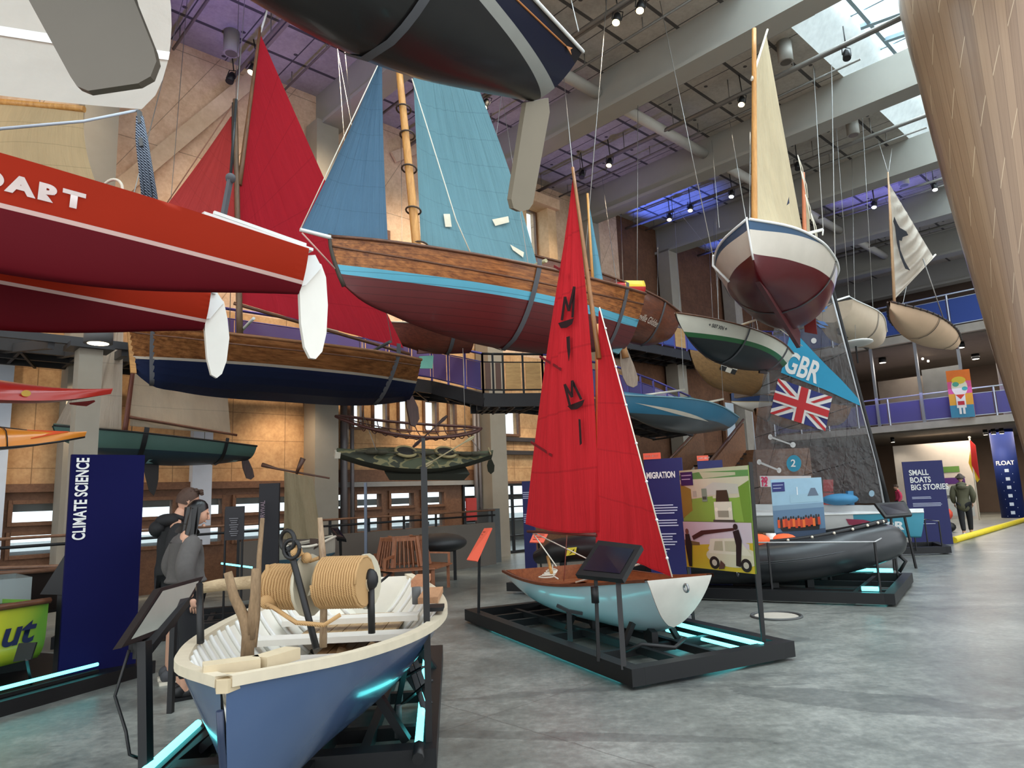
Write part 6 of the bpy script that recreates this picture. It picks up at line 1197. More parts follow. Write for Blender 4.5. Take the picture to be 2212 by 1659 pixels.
def vest(p,label,sc_=1.):
    r=thing('life_jacket',label,'life jacket',p); g=G(); g.tube([p-ZA*.06,p+ZA*.03,p+ZA*.1,p+ZA*.15],[.13,.1,.07,.075],10); g.build('bust',WHITE,r)
    return r
v=vest(at(1667,1174,10.9),'orange life jacket on a white bust resting on the black inflatable')
g=G(); p=at(1665,1168,10.85); g.ball(p+A3(-.2,0,-.0),.2,.12,.11,n=12); g.ball(p+A3(.2,0,-.0),.2,.12,.1,n=12); g.build('vest',M((238,96,44),.7),v)
v=vest(at(1450,1170,10.6),'blue life jacket on a white bust behind the red jib foot'); g=G(); p=at(1452,1176,10.55); g.ball(p+A3(-.12,0,0),.16,.12,.12,n=12); g.ball(p+A3(.14,0,0),.16,.12,.12,n=12); g.build('vest',M((70,84,140),.7),v)
g=G(); p=at(1450,1190,10.6); g.bar(p*A3(1,1,0),p-ZA*.06,.5,.3); tag(g.build('pedestal',BLACK),'black pedestal under the blue life jacket','pedestal'); g=G(); p=at(1665,1180,10.9); g.bar(p*A3(1,1,0)+ZA*.12,p-ZA*.06,.1,.1); tag(g.build('bust_post',BLACK),'black post under the orange life jacket','post')
lectern('black screen lectern above the black inflatable with hanging cord',at(1890,1087,13.6),at(1955,1083,13.8),at(1971,1112,13.5),at(1913,1117,13.3),[at(1918,1117,13.4)*A3(1,1,0),at(1964,1112,13.55)*A3(1,1,0)])
# ---------- clear-sailed skiff
b=Boat(at(1996,1110,15.2),ps=A3(4.2,17.6,1.05),name='racing_skiff',label='white and turquoise racing skiff with clear grey sail marked GBR',cat='sailing boat'); SK=b
b.shape([(0,.04),(.4,.0),(1,-.02)],[(0,-.5),(.3,-.5),(1,-.35)],[(0,.03),(.3,.35),(.7,.7),(1,.75)],[(0,.3),(.5,.7),(1,.8)],p=3.5,rake0=.1)
b.hull(band('skiff_hull',[(1.35,(70,150,172)),(9,(206,208,206))],slope=0,rough=.3,coat=.3,axis=0),n=30,m=14); b.deck(M((226,228,226),.4),.99,crown=.08); b.rail(WHITE,.015)
sdn=1 if b.y@(EYE-b.O)>0 else -1; hm=lambda x,y:b.w(*b.pt(max(0,x/b.L),min(1,max(0,y)),sdn,.015))
text(b.root,'GBR',lambda x,y:hm(.95-x,.34+y*1.6),M((226,232,232),.5),.27,1.1,.012,name='hull_lettering'); text(b.root,'2012',lambda x,y:hm(2.6-x,.55+y*1.6),M((90,96,96),.5),.12,1.4,.004,name='hull_number')
g=G(); g.poly([hm(1.15,.75),hm(.9,.6),hm(1.2,.62),hm(.95,.4),hm(1.45,.55),hm(1.5,.8)]); g.build('hull_graphic',M((150,60,84),.5),b.root)
g=G(); g.bar(b.w(2.2,-1.2,.1),b.w(4.2,-1.25,.1),.5,.04); g.bar(b.w(2.2,1.2,.1),b.w(4.2,1.25,.1),.5,.04); g.build('wing',M((206,208,206),.5),b.root); g=G(); g.bar(b.w(.8,0,.1),b.w(4.6,0,.16),.3,.16); g.build('cockpit_spine',M((190,194,194),.5),b.root)
g=G(); g.ball(b.w(1.6,.1,.32),.4,.3,.13,n=12); g.bar(b.w(1.4,0,.2),b.w(1.4,0,.5),.12,.12); g.build('folded_gennaker',M((66,134,176),.7),b.root)
def mat_clear():
    t=NT('clear_film_sail'); uv=t.coord('UV'); s=t.sep(uv); n=t.noise(t.coord('UV',(3,4,1)),1.,5,.6)
    ln=t.math('MAXIMUM',lines(t,t.math('ADD',s[1],t.math('MULTIPLY',s[0],.12)),.21,.0035,.03),lines(t,t.math('ADD',s[0],t.math('MULTIPLY',s[1],.5)),.31,.004))
    col=t.mix(ln,lin((104,104,104)),(.008,.008,.008,1)); t.bump(n,.6,.3); t.fin(col,.14,0,.6)
    tr=t.nd('ShaderNodeBsdfTransparent'); tr.inputs[0].default_value=(.8,.8,.82,1); mx=t.nd('ShaderNodeMixShader'); t.put(mx.inputs[0],t.math('SUBTRACT',.56,t.math('MULTIPLY',ln,.45)))
    t.l.new(t.bs.outputs[0],mx.inputs[1]); t.l.new(tr.outputs[0],mx.inputs[2]); t.l.new(mx.outputs[0],t.out.inputs[0]); return t.m
P=[b.cp(*q) for q in ((1914,1087),(1620,1090),(1715,560),(1778,560))]
g=G()
def skf(u,v_):
    p=(P[0]*(1-u)+P[1]*u)*(1-v_)+(P[3]*(1-u)+P[2]*u)*v_; p=p+A3(1,0,0)*(.22*u*math.sin(math.pi*v_)) ; return p
g.grid(skf,14,20); g.build('clear_sail',mat_clear(),b.root,False)
b.spar(b.cp(1921,1098),b.cp(1782,560),.05,.035,BLACK); b.spar(b.cp(1916,1094),b.cp(1620,1100),.04,.04,M((150,150,150),.4),'boom')
g=G(); p=[b.cp(x,y,sdn*.02) for x,y in ((1909,1088),(1893,1000),(1850,840),(1792,620))]; g.tube(p,.022,5); g.build('luff_sleeve',M((200,202,204),.3),b.root,False)
def sk(x,y,o_=.03): return b.w(*b.cp(x,y,sdn*o_))
items=[([(1709,711),(1730,731),(1760,763),(1789,793),(1815,818),(1840,845),(1860,868),(1859,877),(1780,841),(1687,805)],(36,148,186))]
nf=b.y*sdn; decal(b.root,'turquoise_panel',sk,items,.004,nf)
px_map=lambda ox,oy,s:(lambda x,y: sk(ox+s*(x*.93+y*.33),oy+s*(x*.36-y*.96),.05))
text(b.root,'GBR',px_map(1690,799,1.),WHITE,62,.66,1.6,name='sail_lettering')
uj=lambda x,y:sk(*((np.array((1681,818))*(1-x)+np.array((1798,858))*x)*(1-y)+(np.array((1664,893))*(1-x)+np.array((1783,931))*x)*y),.03)
W_,RD,BL=(222,220,214),(186,36,40),(34,44,110)
decal(b.root,'union_flag',uj,[(R(0,0,1,1),BL),([(0,0),(.14,0),(1,.86),(1,1),(.86,1),(0,.14)],W_),([(1,0),(1,.14),(.14,1),(0,1),(0,.86),(.86,0)],W_),([(0,0),(.02,.0),(.5,.46),(.5,.5),(.44,.5),(0,.07)],RD),([(1,1),(.98,1),(.5,.54),(.5,.5),(.56,.5),(1,.93)],RD),([(1,0),(1,.02),(.56,.5),(.5,.5),(.93,.0)],RD),([(0,1),(0,.98),(.44,.5),(.5,.5),(.07,1)],RD),(R(.39,0,.61,1),W_),(R(0,.34,1,.66),W_),(R(.43,0,.57,1),RD),(R(0,.4,1,.6),RD)],.004,nf)
decal(b.root,'sail_badge',sk,[(EL(1715,1001,16,18,24),(46,140,168))],.004,nf)
decal(b.root,'sail_strip',sk,[(R(1641,1028,1752,1030)[:2]+[(1752,1036),(1748,1050),(1643,1052)],(214,212,212)),],.004,nf)
decal(b.root,'small_badge',sk,[(EL(1883,1066,6,7,14),(150,180,196))],.004,nf)
decal(b.root,'batten_mark',sk,[(EL(1664,944,5,6,12),(206,206,204)),(EL(1713,961,6,6,12),(206,206,204)),([(1664,942),(1713,960),(1713,963),(1664,946)],(190,190,188))],.004,nf)
decal(b.root,'batten_mark',sk,[(EL(1640,1028-30,5,6,12),(206,206,204)),(EL(1683,1016,5,6,12),(206,206,204)),([(1640,996),(1683,1014),(1683,1018),(1640,1001)],(190,190,188))],.004,nf)
decal(b.root,'small_badge',sk,[(EL(1758,736,6,6,12),(206,206,204))],.004,nf)
text(b.root,'2',lambda x,y:sk(1708+x*1.1,1008-y,.06),WHITE,22,.9,.4,name='sail_number'); text(b.root,'20',lambda x,y:sk(1644+x,1040-y,.06),M((200,30,84),.5),14,1,.6,name='sail_number'); text(b.root,'12',lambda x,y:sk(1644+x,1050-y,.06),M((200,30,84),.5),14,1,.6,name='sail_number')
decal(b.root,'wave_marks',sk,[([(1757,664),(1772,660),(1788,662),(1786,667),(1770,668)],(70,120,180)),([(1757,670),(1775,668),(1784,672),(1772,675)],(70,120,180)),([(1762,692),(1780,695),(1790,704),(1776,702)],(80,116,170)),([(1762,699),(1776,703),(1786,709),(1772,708)],(80,116,170))],.004,nf)
q0=pz(2048,1197,0); q1=pz(1905,1203,0); 
r=stand('display_stand','black stand with thin posts and rope under the racing skiff bow',[q0,q0+A3(.5,1.3,0),q1+A3(-3.5,1.8,0),q1+A3(-3.5,.6,0)],cross=(.3,.6),rails=(.5,))
tops=[]
for x,y in ((2036,1187),(2005,1180),(1980,1190)): p=pz(x,y,.1); g=G(); g.bar(p,p+ZA*.62,.022); g.build('rail_post',BLACK,r); tops.append(p+ZA*.62)
g=G(); g.tube([tops[0],tops[1],tops[2]],.01,5); g.build('rail_rope',ROPEW,r); g=G(); p=b.w(1.6,0,-.5); g.bar(p*A3(1,1,0),p,.3,.12); p=b.w(4.,0,-.38); g.bar(p*A3(1,1,0),p,.3,.12); g.build('cradle',STEEL,r)
decal(thing('red_poster','red poster block seen through the clear sail','poster',at(1790,1040,17.)),'poster_sheet',lambda x,y:at(x,y,17.),[(R(1778,1036,1800,1062),(206,70,66)),(R(1778,1064,1801,1090),(196,74,70))],.002,A3(0,-1,0))
# ---------- mid-distance clutter
c=pz(872,1276,0); r=thing('tree_seat','round slatted wooden seat with arms behind the rope winch','bench',c); TK=wood((120,70,44),(172,112,76),(6,6,1),3,.5); n_s=6
for k in range(6):
    a0,a1=2*math.pi*k/6+.3,2*math.pi*(k+1)/6+.3; P=lambda a,rr,z:c+A3(math.cos(a)*rr,math.sin(a)*rr,z)
    g=G()
    for j in range(6):
        s=(j+.5)/6; lo=P(a0,.5,.45)*(1-s)+P(a1,.5,.45)*s; hi=P(a0,.4,.93)*(1-s)+P(a1,.4,.93)*s; g.bar(lo,hi,.05,.018)
    g.bar(P(a0,.4,.94),P(a1,.4,.94),.05,.06); g.bar(P(a0,.5,.45),P(a0,.39,.98),.06); g.build('back_panel',TK,r)
    g=G()
    for rr in (.58,.68,.78,.88): g.bar(P(a0,rr,.43),P(a1,rr,.43),.085,.025)
    g.build('seat',TK,r); g=G(); g.bar(P(a0,.84,0),P(a0,.84,.43),.055); g.build('leg',TK,r); g=G(); g.bar(P(a0,.5,0),P(a0,.5,.43),.055); g.build('leg',TK,r)
    if k%2==0: g=G(); g.bar(P(a0,.47,.66),P(a0,.88,.63),.06,.03); g.bar(P(a0,.86,.43),P(a0,.86,.63),.045); g.build('armrest',TK,r)
g=G(); c=at(950,1173,14.7); g.ball(c,.56,.7,.2,n=18); g.ball(c+A3(-.25,0,.02),.52,.6,.18,n=16); r=thing('inflatable_boat','smaller dark inflatable at the back behind the wooden seat','inflatable boat',c*A3(1,1,0)); g.build('buoyancy_tube',M((34,36,38),.5),r); g=G(); g.bar(c*A3(1,1,0)+A3(.3,0,0),c+A3(.3,0,-.15),.06); g.build('stand_leg',STEEL,r); g=G(); g.bar(c*A3(1,1,0)+A3(-.3,0,0),c+A3(-.3,0,-.15),.06); g.build('stand_leg',STEEL,r)
c=at(1215,1190,10.4); r=thing('inflatable_boat','low black inflatable with yellow flash sticker behind the pale blue dinghy','inflatable boat',c*A3(1,1,0)); g=G(); g.tube([c+A3(-.35,.3,-.1),c+A3(-.1,0,0),c+A3(.5,-.1,.06),c+A3(1.4,-.2,.06)],[.1,.17,.2,.2],14); g.build('buoyancy_tube',M((30,31,33),.4),r); g=G(); q=c+A3(.12,-.2,.1); g.prism([at(1226,1184,10.1),at(1246,1182,10.1),at(1243,1198,10.1),at(1223,1201,10.1)],A3(0,.02,0)); g.prism([at(1231,1196,10.06),at(1241,1185,10.06),at(1240,1190,10.06),at(1229,1199,10.06)],A3(0,.02,0),1); g.build('sticker',[M((222,206,60),.5),BLACK],r); g=G(); g.bar(c*A3(1,1,0),c-ZA*.12,.1); g.build('stand_leg',STEEL,r); g=G(); g.bar((c+A3(1.2,-.2,0))*A3(1,1,0),c+A3(1.2,-.2,-.12),.1); g.build('stand_leg',STEEL,r)
g=G(); g.bar(at(1115,1188,12.6)*A3(1,1,0)+ZA*.12,at(1260,1186,12.)*A3(1,1,0)+ZA*.12,.8,.14); tag(g.build('low_stand',BLACK),'low black stand on the floor left of the red dinghy boom','stand')
# survival raft with sail made of oars and canvas
b=Boat(at(575,1180,10.3),ps=at(722,1164,10.8),name='small_boat',label='grey and white raft boat with canvas sail hung on oars behind the winch',cat='boat'); b.shape([(0,.02),(.5,-.03),(1,.04)],[(0,-.3),(.5,-.45),(1,-.22)],[(0,.2),(.5,.5),(1,.06)],[(0,.5),(1,.5)]); b.hull(band('raft_hull',[(-.2,(66,100,116)),(9,(176,172,158))],rough=.6),n=18,m=10); b.deck(M((70,72,70),.8),.9); b.rail(OFFW,.02)
Ya=10.45; g=G(); g.tube([at(566,1004,Ya),at(600,1013,Ya),at(712,1033,Ya)],[.035,.016,.014],7); g.build('yard_oar',wood((60,38,28),(92,60,44)),b.root); g=G(); g.tube([at(640,1023,Ya-.05),at(655,990,Ya-.05)],[.02,.045],7); g.tube([at(641,1180,Ya),at(641,1020,Ya)],.02,7); g.build('mast_oar',wood((60,38,28),(92,60,44)),b.root)
cv=[at(x,y,Ya-.03) for x,y in ((612,1165),(692,1163),(677,1032),(614,1018))]; g=G(); g.grid(lambda s,t:(cv[0]*(1-s)+cv[1]*s)*(1-t)+(cv[3]*(1-s)+cv[2]*s)*t+A3(0,.03*math.sin(14*s+3*t)*(1-t*.5)-.08*math.sin(3.14*s),0),22,18); g.build('canvas_sail',cloth((150,136,108),0,'t',(12,3),.5,.25),b.root)
g=G(); p=b.w(b.L*.7,-.45,-.02); g.prism([at(669,1163,10.2),at(687,1164,10.2),at(687,1182,10.2),at(678,1187,10.2),at(669,1181,10.2)],A3(0,.02,0)); g.build('small_crest',M((70,54,44),.7),b.root); g=G(); p=b.w(b.L*.5,0,-.45); g.bar(p*A3(1,1,0),p+ZA*.05,.5,.2); g.build('stand_block',BLACK,b.root)
r=thing('info_board','dark text board on two thin poles behind the woman','sign',at(505,1200,8.6)*A3(1,1,0)); g=G(); g.box(at(507,1130,8.6),A3(.115,0,0),A3(0,.01,0),ZA*.2); g.build('board',M((40,38,42),.6),r); g=G()
for k in range(9): g.box(at(505,1120+k*4.6,8.58),A3(.055-.01*(k%3),0,0),A3(0,.004,0),ZA*.005)
g.build('printed_lines',M((120,118,122),.6),r)
for x in (488,525): q=at(x,1100,8.62); g=G(); g.bar(q*A3(1,1,0),q,.02,.02); g.build('pole',BLACK,r)
lectern('small dark lectern with cyan glint left of the wooden seat',at(712,1139,11.6),at(730,1139,11.6),at(748,1165,11.3),at(728,1162,11.3),[pz(738,1268,0)])
g=G(); tag(stand('display_stand','black stand with thin blue tubes behind the couple',[A3(-5.6,8.8,0),A3(-3.4,9.6,0),A3(-3.9,11.,0),A3(-6.1,10.2,0)]),'black stand with thin blue light tubes behind the couple','display stand'); tube_light([o for o in bpy.data.objects if o.get('label')=='black stand with thin blue light tubes behind the couple'][0],at(478,1217,9.5),at(545,1226,9.5),.012)
# ramp wall and handrails below the left windows
g=G(); P=[uvz(12.6,5.2),uvz(12.9,8.4),uvz(13.3,11.9)]
for i in range(2): g.prism([P[i],P[i+1],P[i+1]+UA*.15,P[i]+UA*.15],ZA*1.02)
tag(g.build('ramp_wall',M((96,88,80),.8,0,.12,1.5)),'grey solid balustrade of the ramp under the left windows','balustrade')
r=thing('ramp_railing','brown handrail with posts along the ramp under the left windows','railing',P[0])
for k,z_ in enumerate((1.32,1.2)): g=G(); g.tube([P[0]-VA*6+ZA*z_-UA*1.0,P[0]+ZA*z_,P[1]+ZA*z_,P[2]+ZA*z_],.025,6); g.build('handrail',WOODF if k==0 else STEEL,r)
for k in range(8): q=P[0]*(1-k/7)+P[2]*(k/7)+UA*.1; g=G(); g.bar(q+ZA*0.,q+ZA*1.32,.05); g.build('post',STEEL,r)
g=G(); g.uvbox(13.6,14.0,11.95,12.35,0,1.35); tag(g.build('grey_cabinet',M((80,84,84),.6)),'grey cabinet at the end of the ramp balustrade','cabinet')
g=G(); q=pl(1018,1100,UA,14.7); g.box(q,UA*.03,VA*.17,ZA*.3); tag(g.build('wall_poster',M((186,60,54),.6)),'red poster on the concrete column by the glass doors','poster')
p=at(790,1115,13.5)*A3(1,1,0); g=G(); g.bar(p,p+ZA*2.0,.05); tag(g.build('tall_post',M((110,120,136),.4,.4)),'tall thin grey post behind the wooden seat','post')
for k in range(5):
    q=uvz(17.5,12.2+.7*k,-.1); g=G(); g.bar(q,q+ZA*1.1,.12); tag(g.build('bollard',M((60,62,64),.7)),'dark quay post outside the glass doors','post','quay posts outside')
# floor things
c=pz(1677,1331,.004); g=G(); g.tube([c,c+ZA*.006],.26,28); g.ring(c+ZA*.004,ZA,.3,.018,28,1); tag(g.build('drain_cover',[M((176,170,158),.6),M((70,72,72),.5)]),'round pale cover set in the floor behind the photo board','floor cover')
a,c=pz(2060,1167,.07),pz(2230,1118,.07); g=G(); g.tube([a,c],.085,10); tag(g.build('floor_barrier',M((226,200,40),.5)),'long yellow tube lying on the floor at the right','barrier')
c=pz(2062,1150,.0)+A3(0,.9,0); r=thing('rescue_sled','orange rescue inflatable beside the person in the olive coat','inflatable boat',c); g=G(); g.ball(c+ZA*.55,.4,.7,.3,n=14); g.ball(c+A3(-.1,-.1,.25),.4,.6,.22,n=12); g.build('inflatable_body',M((206,72,48),.6),r); g=G(); g.ball(c+A3(.05,-.5,.15),.25,.2,.17,n=10); g.build('black_bag',BLACK,r)
# ---------- ceiling spotlights
spots=[((1383,16),1,'warm lit spotlight at the top right of the dark overhead boat'),((1332,42),1,'black tilted spotlight beside the topmost warm lamp'),((1048,226),1,'warm lit spotlight right of the blue mainsail top'),((1316,352),1,'warm lit spotlight right of the red dinghy masthead'),((1257,378),0,'unlit black spotlight next to the red dinghy masthead'),((1602,220),1,'warm lit spotlight just left of the cream sail'),((1580,420),2,'white lit spotlight left of the cream sail foot'),((1491,450),1,'black spotlight with small warm lens over the blue lit bay'),((1446,470),1,'lower warm spotlight over the blue lit bay'),((1888,443),2,'white lit spotlight left of the lateen sail'),((2019,405),2,'white lit spotlight beside the planked wall'),((1723,360),0,'unlit black spotlight behind the cream sail top'),((1829,120),0,'black spotlight silhouetted on the glazed rooflight'),((546,150),1,'warm lit spotlight beside the red sail masthead'),((498,170),0,'small unlit spotlight on the conduit left of the red sail')]
for (px,py),on,lb in spots:
    p=pz(px,py,11.35); r=thing('spotlight',lb,'spotlight',p,group='ceiling spotlights'); ax_=nrm(A3(-.25+.1*math.sin(px),-.3,-1)); g=G()
    g.tube([p-ax_*.17,p-ax_*.1,p+ax_*.1],[.05,.08,.09],12); g.build('housing',BLACK,r); g=G(); sd=nrm(np.cross(ax_,A3(0,1,0)))
    g.tube([p+sd*.1,p+sd*.1-ax_*.26,p-sd*.1-ax_*.26,p-sd*.1],.012,5); g.tube([p-ax_*.26,A3(p[0],p[1],12.1)],.014,5); g.build('yoke',BLACK,r)
    g=G(); g.tube([p+ax_*.101,p+ax_*.106],.078,14); g.build('lens',glow((255,226,160),9) if on==1 else glow((240,246,255),10) if on==2 else BLACK,r)
    if on: lamp('spotlight_beam','SPOT',p+ax_*.16,130,(1,.84,.62) if on==1 else (.92,.96,1),.06,p+ax_*4,50,.7)
for (px,py),lb in (((1696,120),'first big round white can light under the ceiling right of the cream sail'),((1842,280),'second big round white can light, left of the lateen sail cable'),((1952,390),'third big round can light above the lateen sail'),((2020,470),'round can light in the last bay by the planked wall'),((500,100),'round can light in the violet bay at top left')):
    p=pz(px,py,11.75); r=thing('can_light',lb,'ceiling light',p,group='round can lights'); g=G(); g.tube([p-ZA*.18,p+ZA*.35],.17,16); g.build('housing',M((150,146,138),.5),r); g=G(); g.tube([p-ZA*.182,p-ZA*.186],.13,14); g.build('lens',M((90,86,80),.2),r)
p=at(212,742,9.9); r=thing('can_light','big round lit can light under the walkway beside the grey column','ceiling light',p); g=G(); g.tube([p,p+ZA*.2],.19,16); g.build('housing',GREYS,r); g=G(); g.tube([p-ZA*.004,p],.14,14); g.build('lens',glow((255,236,200),6),r)
# ================================================================ people
SKIN=M((206,158,132),.55,0,.04,12)
def skin(name,nodes,edges,mat,parent,root=0,sub=2):
    """one continuous limb-and-trunk surface grown on a jointed skeleton"""
    inv=MW[parent.name].inverted(); me=bpy.data.meshes.new(name); me.from_pydata([tuple(inv@Vector(p)) for p,_ in nodes],edges,[])
    bm=bmesh.new(); bm.from_mesh(me); bm.verts.layers.skin.verify(); bm.to_mesh(me); bm.free()
    for i,(_,r) in enumerate(nodes):
        sv=me.skin_vertices[0].data[i]; sv.radius=(r,r) if not isinstance(r,tuple) else r; sv.use_root=(i==root)
    o=bpy.data.objects.new(name,me); COL.objects.link(o); o.parent=parent; MW[o.name]=MW[parent.name].copy(); me.materials.append(mat)
    m=o.modifiers.new('skin','SKIN'); m.use_smooth_shade=True; m.branch_smoothing=.6; m=o.modifiers.new('smooth','SUBSURF'); m.levels=sub; m.render_levels=sub
    return o
def head(parent,c,f,tilt=0.,s=1.,hair=None,hairlen=0,skinm=SKIN,hm=None):
    f=nrm(f); sd=np.cross(f,ZA); up=nrm(ZA*math.cos(tilt)+f*math.sin(tilt)); f2=nrm(f*math.cos(tilt)-ZA*math.sin(tilt))
    L=lambda x,y,z:c+s*(sd*x+f2*y+up*z); g=G()
    def fn(a,b):
        th=2*math.pi*a; ph=math.pi*b; x=math.sin(ph)*math.cos(th); y=math.sin(ph)*math.sin(th); z=-math.cos(ph)
        wx=.074*(1-.22*max(0,-z)**1.5); wy=.094*(1-.1*max(0,-z)); fy=y*wy+(.012 if z<-.1 and y>0 else 0)*max(0,y)
        return L(x*wx,fy-.004,z*.116)
    g.grid(fn,20,16)
    def blob(x,y,z,rx,ry,rz): g.ball(L(x,y,z),rx*s,ry*s,rz*s,n=10,ax=(sd,f2,up))
    g.tube([L(0,.088,.02),L(0,.104,-.012),L(0,.112,-.028),L(0,.092,-.036)],[.008*s,.011*s,.013*s,.008*s],7)
    for k in (1,-1): blob(k*.076,-.01,-.008,.01,.018,.03); blob(k*.03,.084,.028,.02,.012,.008)
    blob(0,.09,-.062,.024,.01,.007); blob(0,.086,-.1,.022,.018,.016)
    hd=g.build('head',skinm,parent)
    g=G()
    for k in (1,-1): g.ball(L(k*.03,.09,.014),.009*s,.005*s,.005*s,n=8,ax=(sd,f2,up))
    g.build('eyes',M((40,30,26),.3),hd)
    if hm:
        g=G()
        def hf(a,b):
            th=2*math.pi*a; front=max(0,math.sin(th)); lo=.5-.0*front; ph=math.pi*(.18+.34*(1-.0) + (0 if True else 0)); e=b*math.pi*(.62-.3*front**.7)
            x=math.sin(e)*math.cos(th); y=math.sin(e)*math.sin(th); z=math.cos(e); j=1+.03*math.sin(13*a*6.28+9*b)*math.sin(3.1*b)
            return L(x*.085*j,y*.104*j-.012,z*.128*j)
        g.grid(hf,28,12)
        if hairlen:
            def dr(a,b):
                w_=.1+.035*b; x=(a-.5)*2; y=-.06-.035*math.sin(math.pi*a)-.03*b+.03*abs(x); zz=.06-b*hairlen
                return c+s*(sd*x*w_+nrm(f*A3(1,1,0))*(y+.006*math.sin(24*a+5*b)-.02)+ZA*(zz))
            g.grid(dr,24,14); g.grid(lambda a,b:dr(a,b)+f*(.05+.03*math.sin(3.14*a)),24,14)
            for k in (1,-1): g.grid(lambda a,b:c+s*(sd*k*(.084+.014*b)+f*(-.08+.11*a*(1-.4*b))+ZA*(.04-b*hairlen*.8)),8,10)
        else:
            random.seed(3)
            for q in range(26): g.ball(L(random.uniform(-.06,.06),random.uniform(-.03,.09),.1+random.uniform(-.015,.02)),.022,.02,.014,n=6)
        g.build('hair',hm,hd)
    return hd
def hand(parent,w_,d,side,palm_n,skinm=SKIN,s=1.):
    d=nrm(d); side=nrm(side); g=[]; nodes=[(w_,.022*s),(w_+d*.045*s,.03*s),(w_+d*.085*s,.03*s)]; edges=[(0,1),(1,2)]
    for k in range(4):
        o=(-.03+.02*k); ln=(.062,.075,.08,.068)[k]*s; b_=w_+d*.088*s+side*o*s; i=len(nodes); nodes+=[(b_,.0095*s),(b_+d*ln*.5+palm_n*.006,.0088*s),(b_+d*ln*.85+palm_n*.028*s,.0078*s)]; edges+=[(2,i),(i,i+1),(i+1,i+2)]
    i=len(nodes); t=w_+d*.03*s+side*.03*s; nodes+=[(t,.011*s),(t+d*.03*s+side*.022*s+palm_n*.01,.01*s),(t+d*.055*s+side*.026*s+palm_n*.02,.0085*s)]; edges+=[(1,i),(i,i+1),(i+1,i+2)]
    return skin('hand',nodes,edges,skinm,parent,0,1)
def person(label,base,f,H,jacket,trousers,hairm,hairlen=0,tilt=.25,shorts=False,shoe=BLACK,coatlen=.0,arms=None,stance=.1,stride=.0,headoff=.05,headf=None,hood=None,skinm=SKIN,wide=1.,bare=True):
    r=thing('person',label,'person',base); f=nrm(f); sd=np.cross(f,ZA); k=H/1.75
    P=lambda x,y,z:np.asarray(base)+sd*x*k+f*y*k+ZA*z*k
    fl,frt=P(-stance,-stride,.07),P(stance,stride,.07)
    # body: one continuous figure
    nd=[(P(0,0,.98),.11*k),(P(0,0,1.18),.1*k),(P(0,-.01,1.36),.1*k),(P(0,.01,1.5),.052*k),(P(0,headoff*.75,1.59),.052*k)]; ed=[(0,1),(1,2),(2,3),(3,4)]
    arms=arms or {-1:[(-.2,-.0,1.42),(-.25,-.03,1.14),(-.22,.12,.92)],1:[(.2,0,1.42),(.25,-.03,1.14),(.22,.12,.92)]}
    for s_,ft in ((-1,fl),(1,frt)):
        i=len(nd); nd+=[(P(s_*.09,0,.93),.095*k),(P(s_*.1,(stride*s_)*.5+.02,.5),.062*k),(ft,.042*k),(ft+f*.13*k-ZA*.035*k,.035*k)]; ed+=[(0,i),(i,i+1),(i+1,i+2),(i+2,i+3)]
        i=len(nd); A_=arms[s_]; nd+=[(P(*A_[0]),.045*k),(P(*A_[1]),.04*k),(P(*A_[2]),.03*k)]; ed+=[(2,i),(i,i+1),(i+1,i+2)]
    body=skin('body',nd,ed,skinm,r)
    head(body,P(0,headoff+.02,1.655),headf if headf is not None else f,tilt,k,hm=hairm,hairlen=hairlen,skinm=skinm)
    # clothes
    nj=[(P(0,0,1.0-coatlen),(.19*k*wide,.16*k)),(P(0,0,1.2),(.18*k*wide,.15*k)),(P(0,-.01,1.37),(.19*k*wide,.16*k)),(P(0,0,1.475),(.115*k,.11*k)),(P(0,headoff*.3,1.54),(.068*k,.07*k))]; ej=[(0,1),(1,2),(2,3),(3,4)]
    for s_ in (-1,1):
        A_=arms[s_]; i=len(nj); p2=np.array(A_[1])+(np.array(A_[2])-np.array(A_[1]))*.88
        nj+=[(P(*A_[0]),.09*k*wide**.5),(P(*A_[1]),.08*k*wide**.5),(P(*p2),.06*k)]; ej+=[(2,i),(i,i+1),(i+1,i+2)]
        w_=P(*A_[2]); d_=w_-P(*A_[1]); hand(body,w_,d_,f,-sd*s_,skinm,k)
    skin('jacket',nj,ej,jacket,r,1)
    if hood: g=G(); g.ball(P(0,-.07,1.47),.13*k,.11*k,.07*k,n=14,ax=(sd,f,ZA)); g.ball(P(0,-.15,1.4),.12*k,.08*k,.08*k,n=12,ax=(sd,f,ZA)); g.build('hood',jacket,r)
    nt=[(P(0,0,.98),(.155*k,.13*k))]; et=[]
    for s_,ft in ((-1,fl),(1,frt)):
        i=len(nt); kn=P(s_*.1,(stride*s_)*.5+.02,.5)
        if shorts: nt+=[(P(s_*.09,0,.9),.115*k),(kn+ZA*.06,.1*k)]; et+=[(0,i),(i,i+1)]
        else: nt+=[(P(s_*.09,0,.9),.112*k),(kn,.082*k),(ft+ZA*(.05+(.04 if bare else 0))*k,.06*k)]; et+=[(0,i),(i,i+1),(i+1,i+2)]
    skin('shorts' if shorts else 'trousers',nt,et,trousers,r)
    for ft in (fl,frt):
        g=G(); b0=ft*A3(1,1,0)+ZA*base[2]; q=lambda x,y,z:b0+sd*x*k+f*y*k+ZA*z*k
        g.ball(q(0,.06,.05),.048*k,.135*k,.05*k,n=14,ax=(sd,f,ZA)); g.ball(q(0,-.03,.07),.045*k,.06*k,.06*k,n=12,ax=(sd,f,ZA)); g.build('shoe',shoe,r)
        g=G(); g.box(q(0,.045,.014),sd*.046*k,f*.14*k,ZA*.014*k); g.build('shoe_sole',OFFW if shoe is not BLACK else BLACK,r)
    return r
WB_=pz(392,1508,0); MB_=pz(362,1478,0)
DH=M((9,8,9),.35,0,.1,20); BH=M((70,48,36),.7,0,.2,40)
